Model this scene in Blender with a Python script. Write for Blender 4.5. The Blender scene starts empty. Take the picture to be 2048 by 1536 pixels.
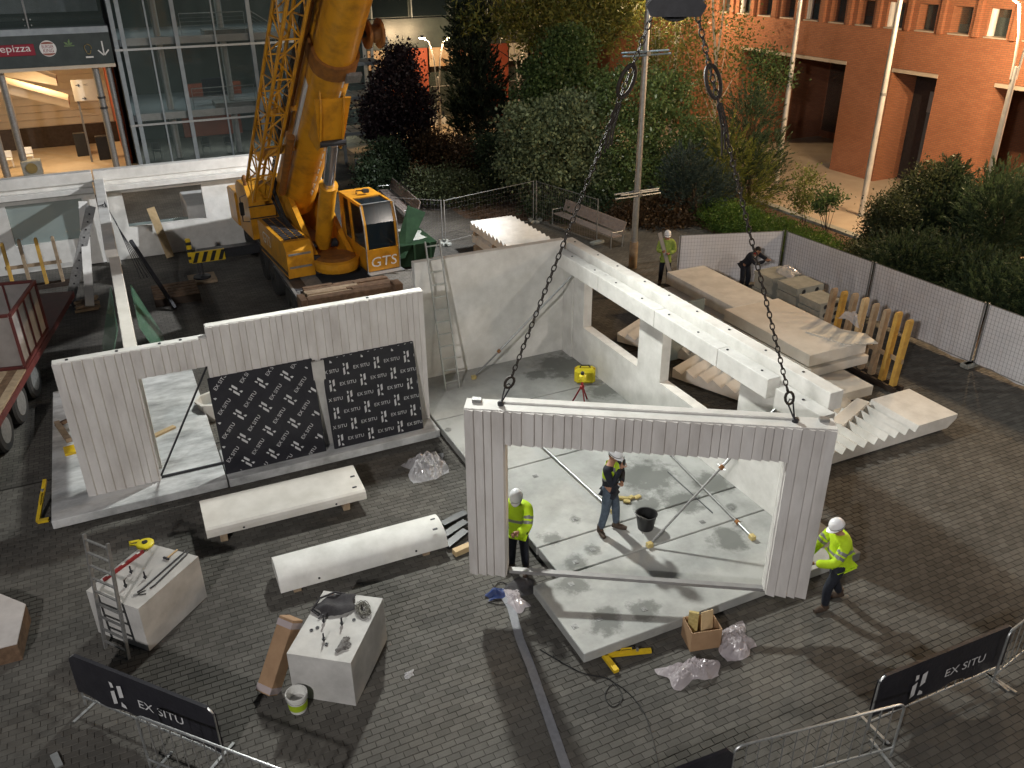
import bpy, math, random
import numpy as np
from mathutils import Vector, Matrix
random.seed(7); RNG = np.random.default_rng(11)
scene = bpy.context.scene
COL = scene.collection
# ------------------------------------------------------------------ camera
CAMZ = 10.28
FPX, PITCH, ROLL, YAW = 1707.5, 0.476182, 0.008852, 0.438118      # solved from the site's own lines
_f = np.array([math.sin(YAW) * math.cos(PITCH), math.cos(YAW) * math.cos(PITCH), -math.sin(PITCH)])
_r = np.array([math.cos(YAW), -math.sin(YAW), 0.0]); _d = np.cross(_f, _r)
_r2 = math.cos(ROLL) * _r + math.sin(ROLL) * _d; _d2 = -math.sin(ROLL) * _r + math.cos(ROLL) * _d
RM = np.array([_r2, _d2, _f])
cam_data = bpy.data.cameras.new('camera'); cam = bpy.data.objects.new('camera', cam_data); COL.objects.link(cam)
cam_data.sensor_width = 36.0; cam_data.lens = FPX / 2048 * 36.0; cam_data.clip_end = 600; cam_data.clip_start = 0.1
cam.matrix_world = Matrix(((_r2[0], -_d2[0], -_f[0], 0), (_r2[1], -_d2[1], -_f[1], 0), (_r2[2], -_d2[2], -_f[2], CAMZ), (0, 0, 0, 1)))
scene.camera = cam
# ------------------------------------------------------------------ night sky, faint sun lamp as sky glow, exposure
w = bpy.data.worlds.new('World'); scene.world = w; w.use_nodes = True
nt = w.node_tree; bg = nt.nodes['Background']
sky = nt.nodes.new('ShaderNodeTexSky'); sky.sky_type = 'NISHITA'; sky.sun_disc = False
SUN_EL, SUN_AZ = math.radians(46), math.radians(-8)      # light comes from behind the site, high, slightly left
sky.sun_elevation = SUN_EL; sky.sun_rotation = SUN_AZ
nt.links.new(sky.outputs[0], bg.inputs[0]); bg.inputs[1].default_value = 0.009
sl = bpy.data.lights.new('faint_sky_sun', 'SUN'); so = bpy.data.objects.new('faint_sky_sun', sl); COL.objects.link(so)  # very dim sun lamp kept as night sky glow, not a floodlight
sl.energy = 0.05; sl.angle = math.radians(0.6); sl.color = (0.97, 1.0, 0.93)
_ld = Vector((math.sin(SUN_AZ) * math.cos(SUN_EL), math.cos(SUN_AZ) * math.cos(SUN_EL), math.sin(SUN_EL)))
so.rotation_euler = _ld.to_track_quat('Z', 'Y').to_euler()
scene.view_settings.view_transform = 'Standard'; scene.view_settings.look = 'None'
scene.view_settings.exposure = 0.0; scene.view_settings.gamma = 1.0; scene.view_settings.use_curve_mapping = False
# ------------------------------------------------------------------ pixel -> place (2048x1536 photo pixels)
def ray(px, py): return RM.T @ np.array([(px - 1024) / FPX, (py - 768) / FPX, 1.0])
def G(px, py, z=0.0):
    d = ray(px, py); return np.array([0, 0, CAMZ]) + d * ((z - CAMZ) / d[2])
def OX(px, py, X):
    d = ray(px, py); return np.array([0, 0, CAMZ]) + d * (X / d[0])
def OY(px, py, Y):
    d = ray(px, py); return np.array([0, 0, CAMZ]) + d * (Y / d[1])
# ------------------------------------------------------------------ materials
MATS = {}
def M(name, c1, c2=None, scale=4.0, rough=0.6, metal=0.0, bump=0.0, bscale=60.0, detail=6, contrast=(0.35, 0.7), spec=0.4, rvar=0.0, coat=0.0, stretch=None):
    """noise-mottled Principled material in world space"""
    m = bpy.data.materials.new(name); m.use_nodes = True; n = m.node_tree.nodes; l = m.node_tree.links
    b = n['Principled BSDF']; b.inputs['Roughness'].default_value = rough; b.inputs['Metallic'].default_value = metal
    b.inputs['Specular IOR Level'].default_value = spec; b.inputs['Coat Weight'].default_value = coat
    geo = n.new('ShaderNodeNewGeometry')
    if c2 is None: c2 = tuple(c * 0.8 for c in c1)
    tx = n.new('ShaderNodeTexNoise'); tx.inputs['Scale'].default_value = scale; tx.inputs['Detail'].default_value = detail; tx.inputs['Roughness'].default_value = 0.62
    if stretch:
        mp = n.new('ShaderNodeMapping'); mp.inputs['Scale'].default_value = stretch; l.new(geo.outputs['Position'], mp.inputs['Vector']); l.new(mp.outputs['Vector'], tx.inputs['Vector'])
    else: l.new(geo.outputs['Position'], tx.inputs['Vector'])
    rp = n.new('ShaderNodeValToRGB'); rp.color_ramp.elements[0].position = contrast[0]; rp.color_ramp.elements[1].position = contrast[1]
    rp.color_ramp.elements[0].color = (*c2, 1); rp.color_ramp.elements[1].color = (*c1, 1)
    l.new(tx.outputs['Fac'], rp.inputs['Fac']); l.new(rp.outputs['Color'], b.inputs['Base Color'])
    if rvar:
        mr = n.new('ShaderNodeMapRange'); mr.inputs['To Min'].default_value = max(0, rough - rvar); mr.inputs['To Max'].default_value = min(1, rough + rvar)
        l.new(tx.outputs['Fac'], mr.inputs['Value']); l.new(mr.outputs['Result'], b.inputs['Roughness'])
    if bump:
        t2 = n.new('ShaderNodeTexNoise'); t2.inputs['Scale'].default_value = bscale; t2.inputs['Detail'].default_value = 4
        l.new(geo.outputs['Position'], t2.inputs['Vector'])
        bp = n.new('ShaderNodeBump'); bp.inputs['Strength'].default_value = bump; bp.inputs['Distance'].default_value = 0.02
        l.new(t2.outputs['Fac'], bp.inputs['Height']); l.new(bp.outputs['Normal'], b.inputs['Normal'])
    MATS[name] = m; return m
def emis(name, col, strength):
    m = bpy.data.materials.new(name); m.use_nodes = True; b = m.node_tree.nodes['Principled BSDF']
    b.inputs['Base Color'].default_value = (*col, 1); b.inputs['Emission Color'].default_value = (*col, 1); b.inputs['Emission Strength'].default_value = strength
    MATS[name] = m; return m
def clear(name, col, alpha, rough=0.15, spec=0.6):
    """clear sheet: mixes see-through with a glossy tinted skin"""
    m = bpy.data.materials.new(name); m.use_nodes = True; n = m.node_tree.nodes; l = m.node_tree.links
    b = n['Principled BSDF']; b.inputs['Base Color'].default_value = (*col, 1); b.inputs['Roughness'].default_value = rough
    b.inputs['Specular IOR Level'].default_value = spec; b.inputs['Alpha'].default_value = alpha
    MATS[name] = m; return m
M('precast_white', (0.77, 0.76, 0.72), (0.60, 0.59, 0.55), 2.2, 0.75, bump=0.08, bscale=90)
M('precast_rib', (0.63, 0.605, 0.575), (0.47, 0.44, 0.41), 1.6, 0.8, bump=0.2, bscale=70, detail=9, contrast=(0.30, 0.60), stretch=(1.6, 1.6, 0.45))
M('precast_cream', (0.72, 0.69, 0.63), (0.60, 0.57, 0.51), 2.0, 0.8, bump=0.1, bscale=90)
M('block_grey', (0.55, 0.54, 0.51), (0.38, 0.37, 0.35), 1.8, 0.8, bump=0.1, bscale=90)
M('concrete_old', (0.33, 0.34, 0.31), (0.22, 0.23, 0.21), 3, 0.9, bump=0.3, bscale=60)
M('crane_yellow', (0.58, 0.262, 0.013), (0.33, 0.145, 0.014), 2.6, 0.42, bump=0.04, bscale=30, detail=10, contrast=(0.28, 0.56), coat=0.2, rvar=0.15)
M('crane_rust', (0.30, 0.12, 0.02), (0.17, 0.07, 0.02), 5, 0.6)
M('dark_steel', (0.035, 0.035, 0.04), (0.02, 0.02, 0.022), 8, 0.5, bump=0.1)
M('chassis_grey', (0.06, 0.065, 0.075), (0.035, 0.035, 0.04), 4, 0.5)
M('rubber', (0.018, 0.018, 0.019), (0.03, 0.029, 0.027), 9, 0.85, bump=0.2)
M('galv', (0.50, 0.51, 0.50), (0.36, 0.37, 0.37), 14, 0.42, 0.75, rvar=0.1)
M('galv_dull', (0.30, 0.30, 0.29), (0.20, 0.20, 0.195), 14, 0.55, 0.5)
M('chrome', (0.55, 0.56, 0.60), (0.48, 0.49, 0.53), 3, 0.22, 0.95)
M('alu', (0.62, 0.63, 0.62), (0.5, 0.51, 0.5), 20, 0.35, 0.85)
M('white_paint', (0.72, 0.72, 0.70), (0.62, 0.62, 0.6), 5, 0.5)
M('pole_white', (0.66, 0.65, 0.62), (0.5, 0.49, 0.47), 2.5, 0.35, 0.35)
M('old_wood', (0.20, 0.125, 0.075), (0.10, 0.06, 0.035), 7, 0.85, bump=0.4, bscale=40)
M('new_wood', (0.60, 0.45, 0.26), (0.50, 0.36, 0.19), 9, 0.75, bump=0.2)
M('weather_wood', (0.42, 0.32, 0.21), (0.27, 0.20, 0.13), 6, 0.85, bump=0.4, bscale=50)
M('yellow_wood', (0.60, 0.36, 0.07), (0.42, 0.25, 0.06), 5, 0.75, bump=0.3)
M('cardboard', (0.36, 0.23, 0.13), (0.29, 0.18, 0.10), 4, 0.7, bump=0.1)
M('black_film', (0.012, 0.012, 0.017), (0.02, 0.02, 0.026), 3, 0.42, bump=0.25, bscale=14, spec=0.5)
M('print_white', (0.62, 0.62, 0.62), (0.5, 0.5, 0.5), 4, 0.6)
M('tool_yellow', (0.72, 0.50, 0.02), (0.6, 0.4, 0.02), 8, 0.45)
M('case_yellow', (0.80, 0.68, 0.03), (0.7, 0.58, 0.02), 6, 0.45)
M('tool_red', (0.32, 0.02, 0.02), (0.22, 0.015, 0.02), 8, 0.45)
M('chain_steel', (0.055, 0.043, 0.034), (0.025, 0.02, 0.017), 30, 0.6, 0.4, bump=0.2)
M('black_plastic', (0.015, 0.015, 0.016), (0.022, 0.022, 0.022), 10, 0.4)
M('white_plastic', (0.70, 0.70, 0.66), (0.58, 0.58, 0.54), 6, 0.4)
M('lime', (0.38, 0.50, 0.02), (0.30, 0.42, 0.02), 10, 0.5)
M('gold_wrap', (0.62, 0.50, 0.22), (0.45, 0.35, 0.13), 20, 0.35, 0.2)
M('trailer_red', (0.13, 0.028, 0.024), (0.09, 0.022, 0.02), 5, 0.55)
M('trailer_panel', (0.62, 0.58, 0.55), (0.5, 0.46, 0.43), 3, 0.55)
M('green_steel', (0.014, 0.036, 0.016), (0.008, 0.022, 0.010), 4, 0.85, spec=0.15)
M('steel_frame', (0.30, 0.34, 0.36), (0.24, 0.27, 0.29), 3, 0.45, 0.3)
M('facade_dark', (0.05, 0.065, 0.062), (0.035, 0.045, 0.045), 2, 0.35)
M('red_render', (0.30, 0.065, 0.03), (0.24, 0.05, 0.025), 1.5, 0.7)
M('warm_plaster', (0.55, 0.48, 0.38), (0.48, 0.41, 0.32), 1.0, 0.8)
M('warm_floor', (0.42, 0.34, 0.24), (0.35, 0.28, 0.19), 2.0, 0.55)
M('lintel', (0.52, 0.44, 0.36), (0.42, 0.36, 0.29), 3, 0.7)
M('door_metal', (0.14, 0.17, 0.18), (0.11, 0.13, 0.14), 2, 0.5)
M('plaza', (0.46, 0.38, 0.29), (0.36, 0.29, 0.22), 0.7, 0.8, bump=0.15, bscale=25)
M('soil', (0.13, 0.085, 0.055), (0.07, 0.045, 0.03), 3, 0.95, bump=0.6, bscale=12)
M('mesh_sheet', (0.84, 0.83, 0.84), (0.74, 0.73, 0.74), 1.2, 0.75, bump=0.3, bscale=6)
M('wire', (0.30, 0.29, 0.31), (0.22, 0.21, 0.23), 20, 0.5, 0.6)
M('bench_slat', (0.30, 0.25, 0.22), (0.22, 0.18, 0.16), 6, 0.6)
M('bark', (0.10, 0.07, 0.05), (0.05, 0.035, 0.025), 9, 0.9, bump=0.6, bscale=22)
M('birch_bark', (0.62, 0.56, 0.45), (0.16, 0.12, 0.09), 6, 0.8, bump=0.3, contrast=(0.32, 0.42))
M('skin', (0.36, 0.19, 0.12), (0.30, 0.15, 0.09), 20, 0.55)
M('hair', (0.02, 0.014, 0.01), (0.012, 0.009, 0.007), 30, 0.7)
M('helmet', (0.80, 0.81, 0.83), (0.74, 0.75, 0.77), 4, 0.28, coat=0.3)
M('hi_vis', (0.50, 0.72, 0.015), (0.42, 0.62, 0.012), 6, 0.75, bump=0.7, bscale=11)
M('vest_dull', (0.38, 0.50, 0.10), (0.24, 0.33, 0.07), 9, 0.8, bump=0.25, bscale=18)
M('reflective', (0.22, 0.22, 0.21), (0.17, 0.17, 0.165), 12, 0.35)
M('reflective_pale', (0.62, 0.62, 0.58), (0.5, 0.5, 0.47), 12, 0.4)
M('navy', (0.016, 0.019, 0.028), (0.009, 0.011, 0.018), 12, 0.85, bump=0.6, bscale=12)
M('jeans', (0.095, 0.125, 0.165), (0.05, 0.068, 0.095), 9, 0.85, bump=0.7, bscale=13)
M('boots', (0.075, 0.05, 0.033), (0.04, 0.027, 0.02), 14, 0.7)
M('red_cloth', (0.30, 0.03, 0.02), (0.25, 0.025, 0.018), 12, 0.8)
M('cloth_grey', (0.055, 0.052, 0.055), (0.035, 0.033, 0.035), 9, 0.9, bump=0.4, bscale=20)
M('rope', (0.19, 0.18, 0.15), (0.10, 0.095, 0.08), 30, 0.8)
M('glove', (0.26, 0.25, 0.24), (0.08, 0.075, 0.07), 22, 0.85, bump=0.4)
M('bar_galv', (0.34, 0.33, 0.32), (0.28, 0.275, 0.27), 6, 0.5, 0.3)
M('strap', (0.22, 0.225, 0.24), (0.17, 0.175, 0.19), 12, 0.6)
M('blue_tape', (0.02, 0.045, 0.16), (0.014, 0.03, 0.11), 9, 0.6)
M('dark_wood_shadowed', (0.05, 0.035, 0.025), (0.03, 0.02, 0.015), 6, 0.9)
M('poster', (0.42, 0.36, 0.26), (0.28, 0.16, 0.08), 1.4, 0.6)
M('sign_white', (0.66, 0.63, 0.55), (0.6, 0.57, 0.5), 3, 0.55)
M('sign_red', (0.26, 0.012, 0.03), (0.22, 0.01, 0.026), 3, 0.5)
M('sign_orange', (0.30, 0.10, 0.07), (0.26, 0.085, 0.06), 3, 0.5)
M('sign_gold', (0.22, 0.17, 0.06), (0.18, 0.14, 0.05), 3, 0.5)
M('sign_leaf', (0.16, 0.24, 0.10), (0.12, 0.2, 0.08), 3, 0.5)
M('blue_screen', (0.01, 0.015, 0.05), (0.008, 0.012, 0.04), 3, 0.3)
M('hazard_black', (0.012, 0.012, 0.012), (0.02, 0.02, 0.02), 9, 0.5)
M('bluish_steel', (0.30, 0.42, 0.52), (0.25, 0.35, 0.44), 6, 0.35, 0.5)
clear('window_glass', (0.07, 0.095, 0.09), 0.30, 0.05, 0.9)  # grey-green diffuse tint puts the hazy reflection into the pane colour
clear('cab_glass', (0.010, 0.016, 0.02), 0.78, 0.12, 0.2)
clear('green_glass', (0.16, 0.34, 0.22), 0.45, 0.08, 0.9)
clear('film_clear', (0.75, 0.74, 0.76), 0.42, 0.16, 0.9)
clear('film_pink', (0.62, 0.56, 0.58), 0.55, 0.2, 0.9)
clear('wall_glass', (0.40, 0.48, 0.46), 0.55, 0.1, 0.8)
emis('lamp_glow', (1.0, 0.80, 0.48), 28.0)
emis('white_glow', (0.9, 1.0, 0.98), 14.0)
emis('interior_fill_glow', (0.86, 1.0, 0.96), 0.6)
emis('ceiling_glow', (1.0, 0.74, 0.42), 5.0)
# ------------------------------------------------------------------ mesh builder
ROOT = {}
def meta(o, label=None, cat=None, group=None, kind=None):
    if label: o['label'] = label
    if cat: o['category'] = cat
    if group: o['group'] = group
    if kind: o['kind'] = kind
    return o
def thing(name, loc, label, cat, group=None, rz=0.0):
    o = bpy.data.objects.new(name, None); COL.objects.link(o); o.location = Vector([float(v) for v in loc]); o.rotation_euler = (0, 0, rz)
    o.empty_display_size = 0.2; ROOT[o.name] = np.array([float(v) for v in loc]); return meta(o, label, cat, group)
def copytree(o, parent=None):
    c = o.copy(); COL.objects.link(c)
    if parent is not None: c.parent = parent
    for ch in list(o.children): copytree(ch, c)
    return c
class MB:
    def __init__(s): s.v = []; s.f = []; s.mi = []; s.k = 0
    def add(s, verts, faces, k=None):
        o = len(s.v); s.v.extend([tuple(map(float, p)) for p in verts]); s.f.extend([tuple(i + o for i in f) for f in faces]); s.mi.extend([s.k if k is None else k] * len(faces)); return s
    def box(s, x0, x1, y0, y1, z0, z1, c=0.0):
        if c > 0:
            return s.cbox(((x0 + x1) / 2, (y0 + y1) / 2, (z0 + z1) / 2), (x1 - x0, y1 - y0, z1 - z0), c=c)
        v = [(x, y, z) for z in (z0, z1) for y in (y0, y1) for x in (x0, x1)]
        return s.add(v, [(0, 2, 3, 1), (4, 5, 7, 6), (0, 1, 5, 4), (2, 6, 7, 3), (0, 4, 6, 2), (1, 3, 7, 5)])
    def cbox(s, ctr, size, rot=None, c=0.0):
        """box of given size about ctr, optionally rotated by 3x3 / yaw and chamfered"""
        hx, hy, hz = [q / 2 for q in size]; c = min(c, hx * 0.9, hy * 0.9, hz * 0.9)
        if c <= 0:
            v = [(x, y, z) for z in (-hz, hz) for y in (-hy, hy) for x in (-hx, hx)]
            f = [(0, 2, 3, 1), (4, 5, 7, 6), (0, 1, 5, 4), (2, 6, 7, 3), (0, 4, 6, 2), (1, 3, 7, 5)]
        else:
            v = []; f = []
            idx = {}
            for sx in (-1, 1):
                for sy in (-1, 1):
                    for sz in (-1, 1):
                        for a in range(3):
                            p = [sx * (hx - c), sy * (hy - c), sz * (hz - c)]; h = (hx, hy, hz); sg = (sx, sy, sz); p[a] = sg[a] * h[a]
                            idx[(sx, sy, sz, a)] = len(v); v.append(tuple(p))
            for a in range(3):
                b, d = [q for q in range(3) if q != a]
                for sa in (-1, 1):
                    loop = []
                    for sb, sd in ((-1, -1), (1, -1), (1, 1), (-1, 1)):
                        k = [0, 0, 0]; k[a] = sa; k[b] = sb; k[d] = sd; loop.append(idx[(*k, a)])
                    if (sa > 0) == (a == 1): loop = loop[::-1]
                    f.append(tuple(loop))
            for a in range(3):
                b, d = [q for q in range(3) if q != a]
                for sb in (-1, 1):
                    for sd in (-1, 1):
                        k0 = [0, 0, 0]; k0[b] = sb; k0[d] = sd; k1 = list(k0); k0[a] = -1; k1[a] = 1
                        f.append((idx[(*k0, b)], idx[(*k1, b)], idx[(*k1, d)], idx[(*k0, d)]))
            for sx in (-1, 1):
                for sy in (-1, 1):
                    for sz in (-1, 1): f.append(tuple(idx[(sx, sy, sz, a)] for a in range(3)))
        if rot is not None:
            if isinstance(rot, (int, float)): R = np.array([[math.cos(rot), -math.sin(rot), 0], [math.sin(rot), math.cos(rot), 0], [0, 0, 1]])
            else: R = np.array(rot)
            v = [R @ np.array(p) for p in v]
        return s.add([np.array(p) + np.array(ctr, float) for p in v], f)
    def prism(s, pts, vec):
        """pts: closed 3D polygon, extruded along vec"""
        n = len(pts); a = [np.array(p, float) for p in pts]; b = [p + np.array(vec, float) for p in a]
        f = [tuple(range(n))[::-1], tuple(range(n, 2 * n))] + [(i, (i + 1) % n, n + (i + 1) % n, n + i) for i in range(n)]
        return s.add(a + b, f)
    def bar(s, a, b, wd, ht=None, up=(0, 0, 1)):
        """rectangular bar from a to b"""
        a = np.array(a, float); b = np.array(b, float); ht = wd if ht is None else ht
        d = b - a; L = np.linalg.norm(d); d = d / L; u = np.array(up, float)
        if abs(d @ u) > 0.98: u = np.array([1.0, 0, 0])
        sdir = np.cross(d, u); sdir /= np.linalg.norm(sdir); t = np.cross(sdir, d)
        return s.cbox((a + b) / 2, (L, wd, ht), np.array([d, sdir, t]).T)
    def tube(s, pts, r, n=8, cap=True):
        pts = [np.array(p, float) for p in pts]; m = len(pts); rs = r if isinstance(r, (list, tuple)) else [r] * m
        t0 = pts[1] - pts[0]; t0 = t0 / np.linalg.norm(t0); u = np.array([0, 0, 1.0])
        if abs(t0 @ u) > 0.9: u = np.array([1.0, 0, 0])
        u = u - t0 * (u @ t0); u /= np.linalg.norm(u); v = []; f = []
        for i, p in enumerate(pts):
            t = pts[min(i + 1, m - 1)] - pts[max(i - 1, 0)]; t = t / (np.linalg.norm(t) + 1e-9)
            u = u - t * (u @ t); u /= (np.linalg.norm(u) + 1e-9); w_ = np.cross(t, u)
            for k in range(n):
                a = 2 * math.pi * k / n; v.append(p + rs[i] * (math.cos(a) * u + math.sin(a) * w_))
        for i in range(m - 1):
            for k in range(n): f.append((i * n + k, i * n + (k + 1) % n, (i + 1) * n + (k + 1) % n, (i + 1) * n + k))
        if cap: f.append(tuple(range(n))[::-1]); f.append(tuple(range((m - 1) * n, m * n)))
        return s.add(v, f)
    def lathe(s, prof, ctr, n=20, axis='z', cap=True):
        v = []; f = []; m = len(prof)
        for r, h in prof:
            for k in range(n):
                a = 2 * math.pi * k / n; c, d = r * math.cos(a), r * math.sin(a)
                v.append({'z': (c, d, h), 'x': (h, c, d), 'y': (c, h, d)}[axis])
        fl = axis == 'y'
        for i in range(m - 1):
            for k in range(n):
                q = (i * n + k, i * n + (k + 1) % n, (i + 1) * n + (k + 1) % n, (i + 1) * n + k); f.append(q[::-1] if fl else q)
        if cap:
            f.append(tuple(range(n))[::-1] if not fl else tuple(range(n))); q = tuple(range((m - 1) * n, m * n)); f.append(q if not fl else q[::-1])
        return s.add([np.array(p) + np.array(ctr, float) for p in v], f)
    def ball(s, ctr, r, n=12, m=8):
        r = (r, r, r) if isinstance(r, (int, float)) else r; v = []; f = []
        for i in range(m + 1):
            th = math.pi * i / m
            for k in range(n): ph = 2 * math.pi * k / n; v.append((ctr[0] + r[0] * math.sin(th) * math.cos(ph), ctr[1] + r[1] * math.sin(th) * math.sin(ph), ctr[2] + r[2] * math.cos(th)))
        for i in range(m):
            for k in range(n): f.append((i * n + k, (i + 1) * n + k, (i + 1) * n + (k + 1) % n, i * n + (k + 1) % n))
        return s.add(v, f)
    def build(s, name, mats, parent=None, smooth=False, local=False, origin=None):
        me = bpy.data.meshes.new(name); V = np.array(s.v, float)
        if parent is not None:
            p = parent
            while p.parent is not None: p = p.parent
            off = np.zeros(3) if local else ROOT[p.name]
        elif local: off = np.zeros(3)
        else: off = np.array(origin, float) if origin is not None else np.array([(V[:, 0].min() + V[:, 0].max()) / 2, (V[:, 1].min() + V[:, 1].max()) / 2, V[:, 2].min()])
        me.from_pydata((V - off).tolist(), [], s.f); me.validate()
        for mt in (mats if isinstance(mats, (list, tuple)) else [mats]): me.materials.append(MATS[mt] if isinstance(mt, str) else mt)
        if len(me.polygons) == len(s.mi): me.polygons.foreach_set('material_index', s.mi)
        if smooth:
            me.polygons.foreach_set('use_smooth', [True] * len(me.polygons))
            me.set_sharp_from_angle(angle=math.radians(40))
        me.update()
        o = bpy.data.objects.new(name, me); COL.objects.link(o)
        if parent is not None: o.parent = parent
        elif not local: o.location = Vector(off.tolist()); ROOT[o.name] = off
        return o
# ------------------------------------------------------------------ lettering
_TXT = {}
def glyphs(txt):
    if txt not in _TXT:
        c = bpy.data.curves.new('t', 'FONT'); c.body = txt; c.align_x = 'LEFT'; c.resolution_u = 3
        o = bpy.data.objects.new('t', c); COL.objects.link(o); dg = bpy.context.evaluated_depsgraph_get(); me = o.evaluated_get(dg).to_mesh()
        V = np.array([tuple(v.co) for v in me.vertices]); F = [tuple(p.vertices) for p in me.polygons]
        o.evaluated_get(dg).to_mesh_clear(); bpy.data.objects.remove(o); bpy.data.curves.remove(c)
        V[:, 0] -= V[:, 0].min(); _TXT[txt] = (V, F)
    return _TXT[txt]
def put_text(mb, txt, o, u, v, h, width=None, k=None):
    """lettering on a plane: o = lower-left corner, u / v unit vectors, h = cap height"""
    V, F = glyphs(txt); sc = h / 0.69; sx = sc if width is None else width / V[:, 0].max()
    u = np.array(u, float); v = np.array(v, float); mb.add([np.array(o) + u * p[0] * sx + v * p[1] * sc for p in V], F, k)
LOGO = [[(0.0, 0.0), (0.28, 0.10), (0.28, 0.66), (0.0, 0.56)], [(0.10, 0.74), (0.30, 0.80), (0.26, 0.98), (0.06, 1.0)],
        [(0.52, 0.40), (0.82, 0.50), (0.82, 1.0), (0.52, 0.92)], [(0.50, 0.02), (0.84, 0.0), (0.80, 0.12), (0.56, 0.24)]]
def put_logo(mb, o, u, v, h, wd=None, k=None):
    wd = h * 0.72 if wd is None else wd; u = np.array(u, float); v = np.array(v, float)
    for q in LOGO: mb.add([np.array(o) + u * a * wd + v * b * h for a, b in q], [(0, 1, 2, 3)], k)
def clip_rect(mb, o, u, v, W, Hh):
    """drop print faces that leave the rectangle (o, u*W, v*Hh)"""
    V = np.array(mb.v); a = (V - np.array(o)) @ np.array(u); b = (V - np.array(o)) @ np.array(v); ok = (a > 0.01) & (a < W - 0.01) & (b > 0.01) & (b < Hh - 0.01)
    keep = [i for i, f in enumerate(mb.f) if all(ok[j] for j in f)]; mb.f = [mb.f[i] for i in keep]; mb.mi = [mb.mi[i] for i in keep]
# ================================================================== ground
def paver_material():
    m = bpy.data.materials.new('paver'); m.use_nodes = True; n = m.node_tree.nodes; l = m.node_tree.links; b = n['Principled BSDF']
    b.inputs['Roughness'].default_value = 0.82; b.inputs['Specular IOR Level'].default_value = 0.3
    at = n.new('ShaderNodeAttribute'); at.attribute_name = 'tone'
    geo = n.new('ShaderNodeNewGeometry')
    st = n.new('ShaderNodeTexNoise'); st.inputs['Scale'].default_value = 0.45; st.inputs['Detail'].default_value = 7; st.inputs['Roughness'].default_value = 0.65
    l.new(geo.outputs['Position'], st.inputs['Vector'])
    gr = n.new('ShaderNodeTexNoise'); gr.inputs['Scale'].default_value = 70; gr.inputs['Detail'].default_value = 3
    l.new(geo.outputs['Position'], gr.inputs['Vector'])
    rp = n.new('ShaderNodeValToRGB'); e = rp.color_ramp.elements; e[0].color = (0.088, 0.083, 0.073, 1); e[1].color = (0.130, 0.123, 0.108, 1)
    l.new(at.outputs['Fac'], rp.inputs['Fac'])
    sr = n.new('ShaderNodeMapRange'); sr.inputs['From Min'].default_value = 0.36; sr.inputs['From Max'].default_value = 0.60; sr.inputs['To Min'].default_value = 0.68; sr.inputs['To Max'].default_value = 1.0
    l.new(st.outputs['Fac'], sr.inputs['Value'])
    g2 = n.new('ShaderNodeMapRange'); g2.inputs['To Min'].default_value = 0.72; g2.inputs['To Max'].default_value = 1.28; l.new(gr.outputs['Fac'], g2.inputs['Value'])
    mu = n.new('ShaderNodeMath'); mu.operation = 'MULTIPLY'; l.new(sr.outputs['Result'], mu.inputs[0]); l.new(g2.outputs['Result'], mu.inputs[1])
    vm = n.new('ShaderNodeVectorMath'); vm.operation = 'SCALE'; l.new(rp.outputs['Color'], vm.inputs[0]); l.new(mu.outputs[0], vm.inputs['Scale'])
    l.new(vm.outputs[0], b.inputs['Base Color'])
    bp = n.new('ShaderNodeBump'); bp.inputs['Strength'].default_value = 0.35; bp.inputs['Distance'].default_value = 0.004; l.new(gr.outputs['Fac'], bp.inputs['Height']); l.new(bp.outputs['Normal'], b.inputs['Normal'])
    MATS['paver'] = m
paver_material()
def far_paving_material():
    m = bpy.data.materials.new('paving_far'); m.use_nodes = True; n = m.node_tree.nodes; l = m.node_tree.links; b = n['Principled BSDF']; b.inputs['Roughness'].default_value = 0.8
    geo = n.new('ShaderNodeNewGeometry'); br = n.new('ShaderNodeTexBrick'); br.inputs['Scale'].default_value = 1.0; br.inputs['Brick Width'].default_value = 0.21; br.inputs['Row Height'].default_value = 0.115; br.inputs['Mortar Size'].default_value = 0.006
    br.inputs['Color1'].default_value = (0.155, 0.145, 0.125, 1); br.inputs['Color2'].default_value = (0.105, 0.097, 0.083, 1); br.inputs['Mortar'].default_value = (0.03, 0.028, 0.025, 1)
    l.new(geo.outputs['Position'], br.inputs['Vector'])
    st = n.new('ShaderNodeTexNoise'); st.inputs['Scale'].default_value = 0.4; st.inputs['Detail'].default_value = 6; l.new(geo.outputs['Position'], st.inputs['Vector'])
    sr = n.new('ShaderNodeMapRange'); sr.inputs['From Min'].default_value = 0.36; sr.inputs['From Max'].default_value = 0.62; sr.inputs['To Min'].default_value = 0.5; l.new(st.outputs['Fac'], sr.inputs['Value'])
    vm = n.new('ShaderNodeVectorMath'); vm.operation = 'SCALE'; l.new(br.outputs['Color'], vm.inputs[0]); l.new(sr.outputs['Result'], vm.inputs['Scale']); l.new(vm.outputs[0], b.inputs['Base Color'])
    bp = n.new('ShaderNodeBump'); bp.inputs['Strength'].default_value = 0.5; bp.inputs['Distance'].default_value = 0.006; bp.invert = True; l.new(br.outputs['Fac'], bp.inputs['Height']); l.new(bp.outputs['Normal'], b.inputs['Normal'])
    MATS['paving_far'] = m
far_paving_material()
M('joint_dirt', (0.040, 0.036, 0.030), (0.024, 0.022, 0.019), 6, 0.95)
PX0, PX1, PY0, PY1 = -7.0, 20.4, 2.6, 18.4          # built pavers; the paving goes on beyond as a sheet
g = MB(); g.box(-300, 300, -60, 400, -0.3, -0.014); meta(g.build('ground', 'joint_dirt'), kind='structure')
fp = MB()
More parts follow.
